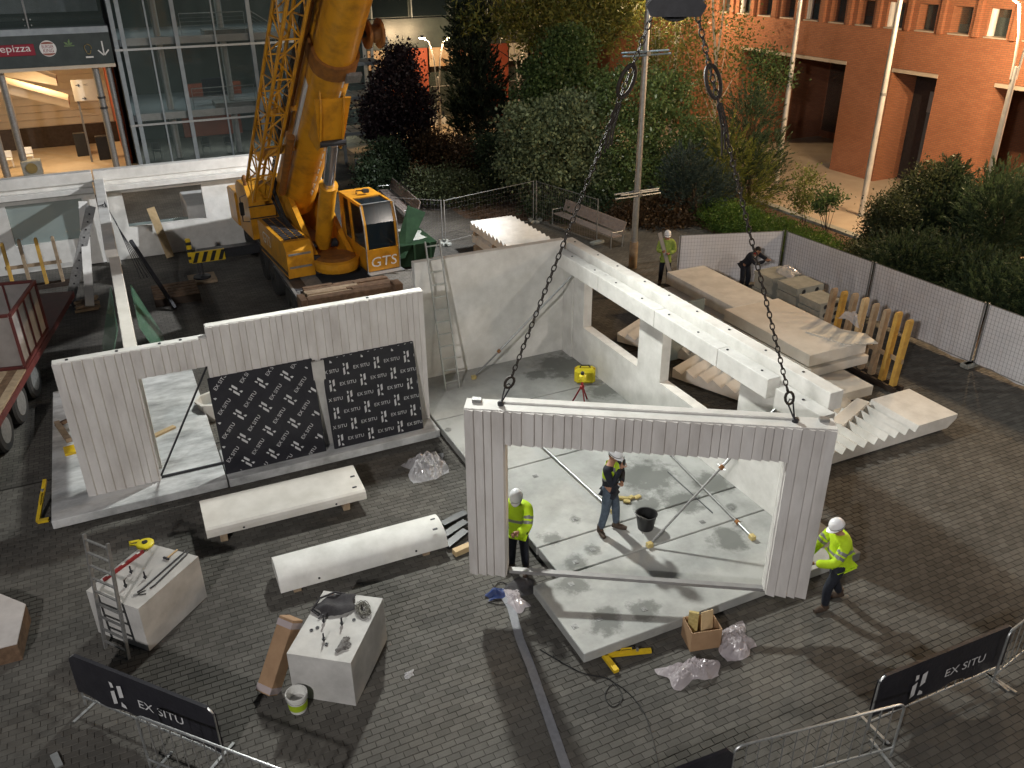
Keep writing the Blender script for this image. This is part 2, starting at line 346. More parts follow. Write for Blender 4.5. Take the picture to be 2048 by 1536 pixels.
for x0, x1, y0, y1 in ((-60, 21.6, PY1, 60), (-60, PX0, -50, PY1), (PX0, PX1, -50, PY0), (PX1, 60, -50, PY1)):
    fp.add([(x0, y0, 0), (x1, y0, 0), (x1, y1, 0), (x0, y1, 0)], [(0, 1, 2, 3)])
meta(fp.build('pavement', 'paving_far', origin=(0, 0, 0)), kind='structure')
PL, PW, GAP = 0.21, 0.115, 0.006
def paver_block(L, W, tilt, dz, rng):
    c = 0.006; hx, hy = L / 2, W / 2
    t = [(-hx + c, -hy + c), (hx - c, -hy + c), (hx - c, hy - c), (-hx + c, hy - c)]; o = [(-hx, -hy), (hx, -hy), (hx, hy), (-hx, hy)]
    V = [(x, y, dz + tilt[0] * x + tilt[1] * y) for x, y in t] + [(x, y, dz - 0.005 + tilt[0] * x + tilt[1] * y) for x, y in o] + [(x, y, -0.02) for x, y in o]
    F = [(0, 1, 2, 3)] + [(4 + i, 4 + (i + 1) % 4, (i + 1) % 4, i) for i in range(4)] + [(8 + i, 8 + (i + 1) % 4, 4 + (i + 1) % 4, 4 + i) for i in range(4)]
    return np.array(V), F
rows = int((PY1 - PY0) / PW); cols = int((PX1 - PX0) / PL)
cen = []
for j in range(rows):
    off = (j % 2) * 0.5 * PL + RNG.normal(0, 0.006); yy = PY0 + (j + 0.5) * PW
    for i in range(cols): cen.append((PX0 + (i + 0.5) * PL + (off if i < cols else 0), yy))
cen = np.array(cen)
# which ones the photo shows largest
P3 = np.c_[cen, np.zeros(len(cen))] - np.array([0, 0, CAMZ]); cc = P3 @ RM.T; sx = 1024 + FPX * cc[:, 0] / cc[:, 2]; sy = 768 + FPX * cc[:, 1] / cc[:, 2]
inside = (sx > 15) & (sx < 2033) & (sy > 15) & (sy < 1524)
order = np.argsort(np.where(inside, cc[:, 2], 1e9)); near = set(order[:300].tolist())
pav_root = meta(MB().add([(PX0, PY0, -0.012), (PX1, PY0, -0.012), (PX1, PY1, -0.012), (PX0, PY1, -0.012)], [(0, 1, 2, 3)]).build('brick_paving', 'joint_dirt', origin=(0, 0, 0)), kind='structure')
variants = []
for k in range(10):
    V, F = paver_block(PL - GAP, PW - GAP, RNG.normal(0, 0.008, 2), RNG.normal(0, 0.0012), RNG); me = bpy.data.meshes.new('paver'); me.from_pydata(V.tolist(), [], F); me.materials.append(MATS['paver'])
    a = me.attributes.new('tone', 'FLOAT', 'POINT'); a.data.foreach_set('value', [RNG.random()] * len(V)); variants.append(me)
allV = []; allF = []; tone = []; base = 0
V0, F0 = paver_block(PL - GAP, PW - GAP, (0, 0), 0, RNG); nb = len(V0); F0a = F0[:5]
for q, (x, y) in enumerate(cen):
    if q in near:
        o = bpy.data.objects.new('paver', variants[int(RNG.integers(10))]); COL.objects.link(o); o.location = (x, y, 0); o.parent = pav_root
    else:
        V = V0.copy(); tl = RNG.normal(0, 0.013, 2); V[:8, 2] += RNG.normal(0, 0.0016) + tl[0] * V[:8, 0] + tl[1] * V[:8, 1]
        allV.append(V[:8] + (x, y, 0)); allF.extend([tuple(i + base for i in f) for f in F0a]); base += 8; tone.extend([RNG.random()] * 8)
me = bpy.data.meshes.new('paver_field'); me.from_pydata(np.vstack(allV).tolist(), [], allF); me.materials.append(MATS['paver'])
a = me.attributes.new('tone', 'FLOAT', 'POINT'); a.data.foreach_set('value', tone)
o = bpy.data.objects.new('paver_field', me); COL.objects.link(o); o.parent = pav_root; meta(o, kind='stuff')
# plaza and planting ground on the right and behind
s = MB(); s.add([(25.9, -40, 0.02), (80, -40, 0.02), (80, 90, 0.02), (25.9, 90, 0.02)], [(0, 1, 2, 3)]); meta(s.build('plaza', 'plaza', origin=(30, 30, 0.02)), kind='structure')
s = MB(); s.add([(21.2, 10, 0.012), (25.6, 10, 0.012), (25.6, 60, 0.012), (21.2, 60, 0.012)], [(0, 1, 2, 3)])
s.add([(13.2, 32.6, 0.012), (21.2, 27.5, 0.012), (21.2, 46, 0.012), (13.2, 46, 0.012)], [(0, 1, 2, 3)])
meta(s.build('planting_bed', 'soil', origin=(20, 30, 0)), kind='structure')
s = MB(); s.box(25.6, 25.95, 8, 60, 0, 0.11); meta(s.build('kerb', 'concrete_old'), kind='structure')
s = MB(); s.add([(12.5, 45.5, 0.016), (40, 45.5, 0.016), (40, 60, 0.016), (12.5, 60, 0.016)], [(0, 1, 2, 3)]); s.add([(-30, 44, 0.016), (1.2, 44, 0.016), (1.2, 70, 0.016), (-30, 70, 0.016)], [(0, 1, 2, 3)])
meta(s.build('walkway', 'warm_floor', origin=(0, 50, 0)), kind='structure')
# ================================================================== floor slabs
def slab_material(name, c1, c2, wet, stains, streak=0.0):
    m = bpy.data.materials.new(name); m.use_nodes = True; n = m.node_tree.nodes; l = m.node_tree.links; b = n['Principled BSDF']; b.inputs['Roughness'].default_value = 0.7
    geo = n.new('ShaderNodeNewGeometry'); mp = n.new('ShaderNodeMapping'); mp.inputs['Scale'].default_value = (1.0, 1.0 + streak, 1); l.new(geo.outputs['Position'], mp.inputs['Vector'])
    nz = n.new('ShaderNodeTexNoise'); nz.inputs['Scale'].default_value = 0.9; nz.inputs['Detail'].default_value = 9; nz.inputs['Roughness'].default_value = 0.66; l.new(mp.outputs['Vector'], nz.inputs['Vector'])
    rp = n.new('ShaderNodeValToRGB'); e = rp.color_ramp.elements; e[0].position = 0.34; e[1].position = 0.60; e[0].color = (*c2, 1); e[1].color = (*c1, 1); l.new(nz.outputs['Fac'], rp.inputs['Fac'])
    w2 = n.new('ShaderNodeTexNoise'); w2.inputs['Scale'].default_value = 3.2; w2.inputs['Detail'].default_value = 9; w2.inputs['Roughness'].default_value = 0.68; l.new(geo.outputs['Position'], w2.inputs['Vector'])
    last = None
    for (x, y, r) in stains:
        d = n.new('ShaderNodeVectorMath'); d.operation = 'DISTANCE'; d.inputs[1].default_value = (x, y, 0.28); l.new(geo.outputs['Position'], d.inputs[0])
        ad = n.new('ShaderNodeMath'); ad.operation = 'MULTIPLY_ADD'; ad.inputs[1].default_value = r * 2.8; l.new(w2.outputs['Fac'], ad.inputs[0]); l.new(d.outputs['Value'], ad.inputs[2])
        mr = n.new('ShaderNodeMapRange'); mr.inputs['From Min'].default_value = r * 2.05; mr.inputs['From Max'].default_value = r * 2.55; mr.inputs['To Min'].default_value = 1; mr.inputs['To Max'].default_value = 0; l.new(ad.outputs[0], mr.inputs['Value'])
        if last is None: last = mr.outputs['Result']
        else:
            mx = n.new('ShaderNodeMath'); mx.operation = 'MAXIMUM'; l.new(last, mx.inputs[0]); l.new(mr.outputs['Result'], mx.inputs[1]); last = mx.outputs[0]
    mix = n.new('ShaderNodeMix'); mix.data_type = 'RGBA'; mix.inputs['B'].default_value = (*wet, 1); l.new(rp.outputs['Color'], mix.inputs['A'])
    if last is not None:
        sc = n.new('ShaderNodeMath'); sc.operation = 'MULTIPLY'; sc.inputs[1].default_value = 0.85; l.new(last, sc.inputs[0]); l.new(sc.outputs[0], mix.inputs['Factor'])
    else: mix.inputs['Factor'].default_value = 0
    l.new(mix.outputs['Result'], b.inputs['Base Color'])
    fn = n.new('ShaderNodeTexNoise'); fn.inputs['Scale'].default_value = 90; l.new(geo.outputs['Position'], fn.inputs['Vector'])
    bp = n.new('ShaderNodeBump'); bp.inputs['Strength'].default_value = 0.12; bp.inputs['Distance'].default_value = 0.01; l.new(fn.outputs['Fac'], bp.inputs['Height']); l.new(bp.outputs['Normal'], b.inputs['Normal'])
    MATS[name] = m
def zp(x, y): return 880 + x / 2.438, 720 + y / 2.438
st = []
for (x, y), r in (((1010, 570), 0.62), ((1330, 600), 0.42), ((1180, 690), 0.42), ((1000, 700), 0.35), ((655, 780), 0.13), ((745, 925), 0.16), ((660, 985), 0.22), ((640, 1095), 0.26), ((995, 1215), 0.26), ((800, 1270), 0.32), ((1410, 880), 0.36), ((530, 870), 0.2), ((600, 30), 0.7), ((800, 150), 0.4), ((470, 70), 0.3), ((1420, 720), 0.14), ((40, 340), 0.1), ((270, 300), 0.16)):
    p = G(*zp(x, y), z=0.28); st.append((p[0], p[1], r))
slab_material('slab_concrete', (0.40, 0.405, 0.385), (0.25, 0.255, 0.24), (0.125, 0.13, 0.118), st)
slab_material('slab_streaky', (0.60, 0.61, 0.60), (0.24, 0.245, 0.24), (0.2, 0.2, 0.2), [], streak=1.5)
SZ = 0.28
def slab(x0, x1, y0, y1, label, mat='slab_concrete', z0=0.09, z1=SZ, inserts=()):
    t = thing('floor_slab', ((x0 + x1) / 2, (y0 + y1) / 2, 0), label, 'floor slab', 'precast floor slabs of the pavilion')
    b = MB(); b.box(x0, x1, y0, y1, z0, z1, c=0.012); b.build('slab', mat, t)
    for (sx_, sy_) in ((x0 + 0.3, y0 + 0.35), (x1 - 0.3, y0 + 0.35), (x0 + 0.3, y1 - 0.35), (x1 - 0.3, y1 - 0.35)):
        MB().box(sx_ - 0.14, sx_ + 0.14, sy_ - 0.1, sy_ + 0.1, 0, z0 - 0.002).build('bearing_pad', 'black_plastic', t)
    for (px, py) in inserts:
        p = G(*zp(px, py), z=z1); q = MB(); q.box(p[0] - 0.05, p[0] + 0.05, p[1] - 0.05, p[1] + 0.05, z1 - 0.01, z1 + 0.006); q.box(p[0] - 0.022, p[0] + 0.022, p[1] - 0.022, p[1] + 0.022, z1, z1 + 0.012)
        q.build('lifting_insert', 'galv_dull', t)
    return t
slab(5.80, 10.95, 16.66, 19.05, 'large concrete floor slab under the ladder and the smooth back wall', inserts=((145, 195),))
slab(5.80, 10.95, 14.02, 16.63, 'concrete floor slab carrying the red tripod laser, with the yellow case at its edge', inserts=((40, 342),))
slab(5.80, 10.95, 11.35, 13.99, 'wet-stained concrete floor slab under the standing man with blue jeans', inserts=((465, 567), (655, 777), (1420, 722)))
slab(5.82, 10.95, 10.46, 11.32, 'narrow concrete floor slab strip holding the black bucket', inserts=((1280, 790), (745, 925)))
slab(5.26, 11.10, 8.62, 10.43, 'front concrete floor slab with stained lifting sockets beside the cardboard box', inserts=((660, 985), (640, 1092), (995, 1215), (775, 1262), (657, 1300)))
slab(-2.40, 0.95, 16.22, 22.3, 'streaky left floor slab seen through the open doorway', 'slab_streaky')
slab(0.98, 5.74, 16.20, 17.55, 'long floor slab strip under the two black wrapped panels', 'slab_streaky')
# ================================================================== ribbed precast panels
def fluted(mb, o, u, n, length, z0, z1, thick, openings=(), tops=(), rib=(0.11, 0.19), depth=0.022, seed=3, tilt=0.0):
    """vertical board-like ribs along u; openings (u0,u1,za,zb); tops [(u, ztop)] steps; solid prisms per rib strip"""
    rg = random.Random(seed); u_ = np.array([u[0], u[1], 0.0]); n_ = np.array([n[0], n[1], 0.0]); o = np.array(o, float)
    br = [0.0]
    while br[-1] < length - rib[1]: br.append(br[-1] + rg.uniform(*rib))
    br.append(length); ribs = list(zip(br[:-1], br[1:]))
    cuts = sorted(set([round(b, 4) for b in br] + [q for op in openings for q in op[:2]] + [t[0] for t in tops]))
    cuts = [c for c in cuts if 0 <= c <= length]
    for a, b in zip(cuts[:-1], cuts[1:]):
        if b - a < 1e-3: continue
        mid = (a + b) / 2; r0, r1 = next(r for r in ribs if r[0] - 1e-6 <= mid <= r[1] + 1e-6)
        f0 = (a - r0) / (r1 - r0); f1 = (b - r0) / (r1 - r0)
        pr = lambda f: depth * min(1.0, 0.15 + 1.1 * f) if f < 0.9 else depth * max(0.0, (1 - f) / 0.10)
        top = z1
        for tu, tz in tops:
            if mid > tu: top = tz
        iv = [(z0, top)]
        for (ua, ub, za, zb) in openings:
            if ua - 1e-6 <= mid <= ub + 1e-6:
                nv = []
                for p, q in iv:
                    if za > p: nv.append((p, min(q, za)))
                    if zb < q: nv.append((max(p, zb), q))
                iv = nv
        us = [(a, pr(f0)), (b, pr(f1))]
        k = r0 + 0.9 * (r1 - r0)
        if a < k < b: us = [(a, pr(f0)), (k, pr(0.9 - 1e-6)), (b, pr(f1))]
        for p, q in iv:
            if q - p < 1e-3: continue
            pts = [o + u_ * uu + n_ * dd + np.array([0, 0, p + tilt * uu]) for uu, dd in us] + [o + u_ * us[-1][0] - n_ * thick + np.array([0, 0, p + tilt * us[-1][0]]), o + u_ * us[0][0] - n_ * thick + np.array([0, 0, p + tilt * us[0][0]])]
            mb.prism(pts, (0, 0, q - p))
# left front wall with doorway
t = thing('ribbed_wall_panel', (2.0, 16.9, SZ), 'long ribbed off-white precast wall with a doorway and stepped top edge', 'wall panel')
b = MB(); fluted(b, (-1.71, 16.83, 0), (1, 0), (0, -1), 7.44, SZ + 0.004, 3.28, 0.2, openings=((1.41, 2.74, SZ, 2.67), (2.74, 4.95, SZ, 2.36)), tops=((2.82, 3.50),), rib=(0.12, 0.20), depth=0.034, seed=5)
b.build('ribbed_panel', 'precast_rib', t)
b = MB()
for a_, b_ in ((-1.70, 1.10), (1.12, 5.72)): b.box(a_, b_, 16.84, 17.02, 3.28 if a_ < 0 else 3.50, (3.28 if a_ < 0 else 3.50) + 0.014)
b.build('top_edge', 'precast_white', t)
for px, py in ((135, 727), (234, 706), (320, 692), (362, 686), (735, 603)):
    p = OY(px, py, 16.92); MB().lathe([(0.03, 0), (0.03, 0.03)], (p[0], 16.92, 3.28 if p[0] < 1.1 else 3.5), 10).build('lifting_socket', 'dark_steel', t)
t = thing('door_brace', (0.35, 16.86, SZ), 'thin dark steel brace bars across the open doorway of the ribbed wall', 'brace')
MB().bar((-0.29, 16.93, SZ + 0.05), (1.04, 16.93, 2.66), 0.035).build('diagonal_bar', 'dark_steel', t)
MB().bar((-0.29, 16.90, SZ + 0.03), (1.04, 16.90, SZ + 0.03), 0.04, 0.05).build('bottom_bar', 'dark_steel', t)
# black wrapped panels
def wrapped_panel(corn, label, slant, Y0):
    """corn: photo pixels TL, TR, BR, BL; panel stands on the slab and leans to the wall"""
    bl = G(*corn[3], z=SZ); br_ = G(*corn[2], z=SZ); yb = (bl[1] + br_[1]) / 2
    tl = OY(*corn[0], Y0); tr = OY(*corn[1], Y0); x0 = (bl[0] + tl[0]) / 2; x1 = (br_[0] + tr[0]) / 2; zt = (tl[2] + tr[2]) / 2
    t = thing('film_wrapped_board', ((x0 + x1) / 2, yb, SZ), label, 'wrapped board', 'black wrapped panels against the ribbed wall')
    up = np.array([0, Y0 - yb, zt - SZ]); Hh = np.linalg.norm(up); v = up / Hh; nrm = np.array([0, -v[2], v[1]]); u = np.array([1.0, 0, 0]); W = x1 - x0; o = np.array([x0, yb, SZ + 0.004])
    b = MB(); b.cbox(o + u * W / 2 + v * Hh / 2 - nrm * 0.03, (W, 0.06, Hh), np.array([u, -nrm, v]).T, c=0.012); b.build('film_face', 'black_film', t)
    pr = MB(); oo = o + nrm * 0.004
    if not slant:
        sx_, sy_ = W / 3.02, Hh * 0.152
        for j in range(-1, 9):
            for i in range(-2, 5):
                c = oo + u * (i * sx_ + (j % 2) * sx_ / 2 + 0.10) + v * (j * sy_ + 0.05); put_logo(pr, c, u, v, 0.27, 0.15); put_text(pr, 'EX SITU', c + u * 0.235 + v * 0.10, u, v, 0.075, 0.36)
    else:
        ca, sa = math.cos(math.radians(47)), math.sin(math.radians(47)); u2 = u * ca + v * sa; v2 = -u * sa + v * ca
        for j in range(-8, 12):
            for i in range(-5, 7):
                c = oo + u2 * (i * 0.80 + (j % 2) * 0.40) + v2 * (j * 0.36); put_logo(pr, c, u2, v2, 0.27, 0.15); put_text(pr, 'EX SITU', c + u2 * 0.26 + v2 * 0.10, u2, v2, 0.075, 0.38)
    clip_rect(pr, oo, u, v, W, Hh); pr.build('printed_pattern', 'print_white', t)
wrapped_panel(((415, 757), (625, 718), (652, 903), (452, 950)), 'black film panel with slanted white lettering beside the doorway', True, 16.78)
wrapped_panel(((640, 715), (830, 685), (847, 862), (668, 895)), 'black film panel with level white lettering at the right wall end', False, 16.78)
b = MB(); b.box(3.10, 3.36, 16.70, 16.76, SZ + 0.004, 2.35); meta(b.build('filler_strip', 'block_grey'), 'narrow grey upright strip between the two black wrapped panels', 'strip')
# smooth back wall
b = MB(); b.box(6.22, 10.36, 18.80, 19.0, SZ + 0.004, 3.44, c=0.008); meta(b.build('smooth_wall_panel', 'precast_white'), 'smooth white back wall panel behind the leaning aluminium ladder', 'wall panel')
# right window wall
t = thing('window_wall', (10.5, 14.2, SZ), 'long white precast wall with two window openings and beam on top', 'wall panel')
WX0, WX1 = 10.38, 10.62; Z2 = 2.80
b = MB()
for y0, y1, z0, z1 in ((9.42, 11.58, SZ + .004, 3.0), (11.58, 14.24, SZ + .004, 1.36), (11.58, 14.24, Z2, 3.0), (14.24, 15.17, SZ + .004, 3.0), (15.17, 17.75, SZ + .004, 1.36), (15.17, 17.75, Z2, 3.0), (17.75, 19.1, SZ + .004, 3.0)):
    b.box(WX0, WX1, y0, y1, z0, z1)
b.build('wall_body', 'precast_white', t)
MB().box(10.46, 10.76, 9.40, 19.12, 3.003, 3.36, c=0.01).build('parapet', 'precast_white', t)
MB().box(10.34, 10.378, 18.3, 18.79, SZ + .004, 2.79).build('corner_strip', 'precast_white', t)
ys = [18.75, 16.6, 14.2, 12.0, 10.52]
for i in range(4): MB().box(10.08, 10.376, ys[i + 1] + 0.008, ys[i], 2.80, 3.2, c=0.01).build('ledge_beam', 'precast_white', t)
MB().box(10.08, 10.376, 9.15, 10.32, 2.72, 3.12, c=0.01).build('ledge_beam', 'precast_white', t)
for k in range(18):
    yy = 9.8 + k * 0.52 + random.uniform(-0.1, 0.1); MB().lathe([(0.025, 0), (0.025, 0.012)], (10.62 if k % 2 else 10.22, yy, 3.36 if k % 2 else (3.2 if yy > 10.5 else 3.12)), 8).build('dowel_hole', 'dark_steel', t)
# ================================================================== hanging ribbed portal frame
FL = np.array([4.17, 10.65, 0.80]); FR = np.array([8.94, 7.78, 0.70]); du = FR - FL; FLEN = math.hypot(du[0], du[1]); fu = np.array([du[0], du[1]]) / FLEN; fn = np.array([fu[1], -fu[0]])
if fn[1] > 0: fn = -fn
FT = 0.34; FH = 3.17; ft = (FR[2] - FL[2]) / FLEN
def fpt(u, d, z): return np.array([FL[0] + fu[0] * u - fn[0] * d, FL[1] + fu[1] * u - fn[1] * d, FL[2] + ft * u + z])
t = thing('portal_frame', (FL + FR) / 2, 'ribbed white precast portal frame hanging from crane chains above the slab', 'portal frame')
b = MB(); fluted(b, FL, fu, fn, FLEN, 0, FH, FT, openings=((0.63, 4.92, -1, FH - 0.58),), rib=(0.11, 0.21), depth=0.055, seed=9, tilt=ft); b.build('ribbed_body', 'precast_rib', t)
b = MB(); v = [fpt(0.0, 0.012, FH), fpt(FLEN, 0.012, FH), fpt(FLEN, FT, FH), fpt(0, FT, FH)]; b.prism(v, (0, 0, 0.012)); b.build('top_face', 'precast_white', t)
b = MB(); v = [fpt(0.55, FT - 0.10, FH + .014), fpt(FLEN - 0.55, FT - 0.10, FH + .014), fpt(FLEN - 0.55, FT + 0.04, FH + .014), fpt(0.55, FT + 0.04, FH + .014)]; b.prism(v, (0, 0, 0.025)); b.build('top_rebate', 'precast_white', t)
for u in (0.1, FLEN - 0.22): b = MB(); b.prism([fpt(u, 0.2, FH + .012), fpt(u + 0.14, 0.2, FH + .012), fpt(u + 0.14, 0.3, FH + .012), fpt(u, 0.3, FH + .012)], (0, 0, 0.05)); b.build('lifting_plate', 'galv_dull', t)
for d in (0.08, 0.16, 0.24):
    MB().prism([fpt(4.90, d, 0), fpt(4.92, d, 0), fpt(4.92, d + 0.04, 0), fpt(4.90, d + 0.04, 0)], (0, 0, FH - 0.60)).build('reveal_groove', 'precast_white', t)
b = MB(); b.bar(fpt(0.5, 0.17, -0.02), fpt(5.0, 0.17, -0.02), 0.10, 0.06); b.build('temporary_bar', 'bar_galv', t)
for u in (0.55, 4.95): b = MB(); b.bar(fpt(u - 0.1, 0.17, -0.03), fpt(u + 0.1, 0.17, -0.03), 0.14, 0.02); b.build('bar_bracket', 'galv_dull', t)
# ================================================================== mobile crane
CR = thing('mobile_crane', (5.55, 28.0, 0), 'yellow mobile crane with raised telescopic boom parked behind the white walls', 'crane')
SC = np.array([5.55, 27.5, 0.0]); SA = math.radians(4.0)
def srot(mb):
    c, s_ = math.cos(SA), math.sin(SA); V = np.array(mb.v) - SC; mb.v = [tuple(np.array([c * p[0] - s_ * p[1], s_ * p[0] + c * p[1], p[2]]) + SC) for p in V]; return mb
X0, X1 = 4.18, 6.95
car = MB().box(X0 + 0.45, X1 - 0.45, 22.7, 34.3, 0.62, 1.10, c=0.02); car.box(X0, X1, 22.4, 34.4, 1.10, 1.24, c=0.02); chassis = car.build('carrier_chassis', 'chassis_grey', CR)
MB().box(X0 - 0.015, X0 + 0.07, 22.5, 34.0, 1.244, 1.30).build('deck_edge', 'galv_dull', chassis)
b = MB()
for k in range(26): b.box(X0 + 0.1, X0 + 0.95, 23.6 + k * 0.09, 23.66 + k * 0.09, 1.241, 1.262)
b.build('tread_plate', 'galv_dull', chassis)
MB().box(4.5, 6.6, 22.2, 22.75, 0.55, 1.09).build('front_bumper', 'dark_steel', CR)
for (wx, sgn) in ((X0 + 0.20, -1), (X1 - 0.20, 1)):
    for wy in (24.75, 27.3, 29.0, 32.2):
        t_ = MB().lathe([(0.36, -0.19), (0.56, -0.20), (0.62, -0.14), (0.62, 0.14), (0.56, 0.20), (0.36, 0.19)], (wx, wy, 0.62), 28, 'x').build('wheel', 'rubber', CR, smooth=True)
        MB().lathe([(0.10, 0.0), (0.16, 0.06), (0.30, 0.03), (0.35, 0.10), (0.37, 0.17)] if sgn < 0 else [(0.37, -0.17), (0.35, -0.10), (0.30, -0.03), (0.16, -0.06), (0.10, 0.0)], (wx + sgn * (0.20 if sgn > 0 else 0.19), wy, 0.62), 20, 'x').build('rim', 'galv_dull', t_, smooth=True)
        MB().box(wx - 0.25, wx + 0.25, wy - 0.72, wy + 0.72, 1.245, 1.275).build('mudguard', 'chassis_grey', CR)
# timber mats stacked on the front deck
mt = thing('timber_mats', (5.6, 22.8, 1.25), 'stack of old brown timber support mats on the crane front deck', 'timber')
b = MB().box(4.25, 6.78, 22.28, 22.56, 1.25, 1.60, c=0.015); b.build('beam', 'old_wood', mt)
MB().box(6.72, 6.98, 22.2, 22.62, 1.25, 1.66, c=0.02).build('beam', 'old_wood', mt); MB().box(4.05, 4.24, 22.25, 22.8, 1.25, 1.62, c=0.015).build('beam', 'old_wood', mt)
yy = 22.60
for k in range(6):
    wd = random.uniform(0.11, 0.19); x_a = 4.3 + random.uniform(0, 0.1); xs = [x_a, random.uniform(5.2, 5.9), 6.9 - random.uniform(0, 0.15)]
    for i in range(2): MB().box(xs[i], xs[i + 1] - 0.012, yy, yy + wd - 0.008, 1.43 + random.uniform(0, 0.02), 1.50 + random.uniform(0, 0.05), c=0.008).build('plank', ('old_wood', 'weather_wood')[random.random() < 0.25], mt)
    yy += wd
MB().box(4.3, 6.9, 22.62, yy, 1.25, 1.43).build('mat_core', 'dark_wood_shadowed', mt)
# superstructure
b = MB().lathe([(1.15, 1.25), (1.15, 1.42), (1.05, 1.46)], (5.55, 27.3, 0), 32); b.build('slewing_ring', 'dark_steel', CR)
for xa, xb in ((4.98, 5.14), (6.06, 6.22)):
    b = MB(); b.prism([(xa, 24.9, 1.47), (xa, 24.9, 1.72), (xa, 25.6, 2.05), (xa, 28.0, 3.55), (xa, 29.4, 3.6), (xa, 30.6, 2.6), (xa, 30.6, 1.47)], (xb - xa, 0, 0)); srot(b).build('side_plate', 'crane_yellow', CR)
b = MB().box(5.14, 6.06, 24.9, 30.6, 1.47, 1.62); b.lathe([(0.62, 1.47), (0.62, 1.80), (0.50, 1.86)], (5.6, 25.0, 0), 24); srot(b).build('turntable_deck', 'crane_rust', CR)
b = MB().lathe([(0.66, 1.46), (0.70, 1.60), (0.70, 1.76), (0.60, 1.80)], (5.60, 24.95, 0), 24); srot(b).build('front_nose', 'crane_yellow', CR)
# engine box at the left with lettering
eb = MB(); eb.prism([(4.12, 25.05, 1.32), (4.12, 28.25, 1.32), (4.12, 28.25, 2.38), (4.12, 25.3, 2.38), (4.12, 25.05, 2.15)], (0.82, 0, 0)); eo = srot(eb).build('engine_box', 'crane_yellow', CR)
for k in range(3):
    b = MB()
    for j in range(12): b.box(4.24 + k * 0.22, 4.42 + k * 0.22, 25.5 + j * 0.22, 25.66 + j * 0.22, 2.381, 2.40)
    srot(b).build('grille', 'dark_steel', eo)
for zz in (1.62, 2.02): b = MB().box(4.18, 4.86, 25.035, 25.05, zz, zz + 0.06); srot(b).build('handrail', 'galv_dull', eo)
b = MB().box(4.10, 4.119, 25.1, 28.2, 1.40, 1.50); srot(b).build('kick_strip', 'dark_steel', eo)
b = MB(); put_text(b, 'GTS', (4.114, 27.75, 1.78), (0, -1, 0), (0, 0, 1), 0.36, 0.92); srot(b).build('lettering', 'white_paint', eo)
b = MB().box(4.95, 5.13, 25.0, 25.15, 1.32, 1.9); srot(b).build('hydraulic_tank', 'dark_steel', CR)
# rear winch house and counterweight
b = MB(); b.prism([(4.05, 28.9, 1.5), (4.05, 30.6, 1.5), (4.05, 30.6, 3.0), (4.05, 30.2, 3.25), (4.05, 29.2, 3.25), (4.05, 28.9, 2.9)], (0.86, 0, 0)); srot(b).build('winch_house', 'crane_yellow', CR)
for zz in (2.2, 2.6): b = MB().box(4.035, 4.92, 28.885, 28.9, zz, zz + 0.035); srot(b).build('panel_seam', 'dark_steel', CR)
b = MB().box(4.0, 7.1, 30.7, 31.9, 1.5, 2.7, c=0.05); srot(b).build('counterweight', 'crane_yellow', CR)
b = MB().lathe([(0.42, -0.4), (0.42, -0.36), (0.33, -0.36), (0.33, 0.36), (0.42, 0.36), (0.42, 0.4)], (5.6, 30.2, 2.75), 20, 'x'); srot(b).build('winch_drum', 'crane_rust', CR)
b = MB().tube([(4.0, 28.85, 3.05), (3.78, 28.8, 3.0), (3.78, 28.8, 2.2), (4.0, 28.85, 2.15)], 0.018, 6); mo = srot(b).build('mirror_arm', 'dark_steel', CR)
b = MB().box(3.72, 3.86, 28.72, 28.80, 2.4, 2.85, c=0.03); srot(b).build('mirror', 'black_plastic', mo)
b = MB().lathe([(0.06, 0), (0.06, 0.12), (0.09, 0.14), (0.09, 0.26), (0.04, 0.34)], (4.12, 29.3, 3.25), 12); srot(b).build('beacon', 'crane_rust', CR)
b = MB().tube([(5.0, 28.6, 3.5), (4.7, 27.9, 3.3), (4.75, 27.2, 2.6), (4.9, 26.5, 2.1)], 0.06, 8); b.tube([(4.95, 28.8, 3.5), (4.62, 28.1, 3.2), (4.7, 27.5, 2.6), (4.88, 26.8, 2.2)], 0.045, 8); srot(b).build('hydraulic_hose', 'rubber', CR)
# operator cab
cx0, cx1, cy0, cy1, cz0, cz1 = 6.28, 7.30, 24.05, 26.2, 1.45, 3.46
cab = MB(); prof = [(cy0, cz0), (cy0 - 0.02, 2.15), (cy0 + 0.04, 2.9), (cy0 + 0.22, cz1 - 0.02)]
cab.box(cx0, cx1, cy0 + 0.02, cy1, cz0, cz0 + 0.08)
cab.prism([(cx0, cy0, cz0), (cx0, cy0 - 0.02, 2.13), (cx0, cy1, 2.13), (cx0, cy1, cz0)], (0.05, 0, 0)); cab.prism([(cx1 - .05, cy0, cz0), (cx1 - .05, cy0 - 0.02, 2.13), (cx1 - .05, cy1, 2.13), (cx1 - .05, cy1, cz0)], (0.05, 0, 0))
cab.box(cx0, cx1, cy1 - 0.35, cy1, 2.13, cz1); cab.prism([(cx0 + .05, cy0, cz0), (cx0 + .05, cy0 - 0.02, 2.13), (cx0 + .05, cy0 + 0.03, 2.13), (cx0 + .05, cy0 + 0.05, cz0)], (cx1 - cx0 - .1, 0, 0))
for xx in (cx0, cx1 - 0.07):
    for (a_, b_) in zip(prof[1:-1], prof[2:]): cab.prism([(xx, a_[0], a_[1]), (xx, b_[0], b_[1]), (xx, b_[0] + 0.09, b_[1]), (xx, a_[0] + 0.09, a_[1])], (0.07, 0, 0))
    cab.box(xx, xx + 0.07, cy0 + 0.22, cy1 - 0.35, cz1 - 0.09, cz1)
    cab.prism([(xx, cy0 + 1.05, 2.13), (xx, cy0 + 1.25, 2.13), (xx, cy0 + 1.35, cz1 - .09), (xx, cy0 + 1.15, cz1 - .09)], (0.07, 0, 0))
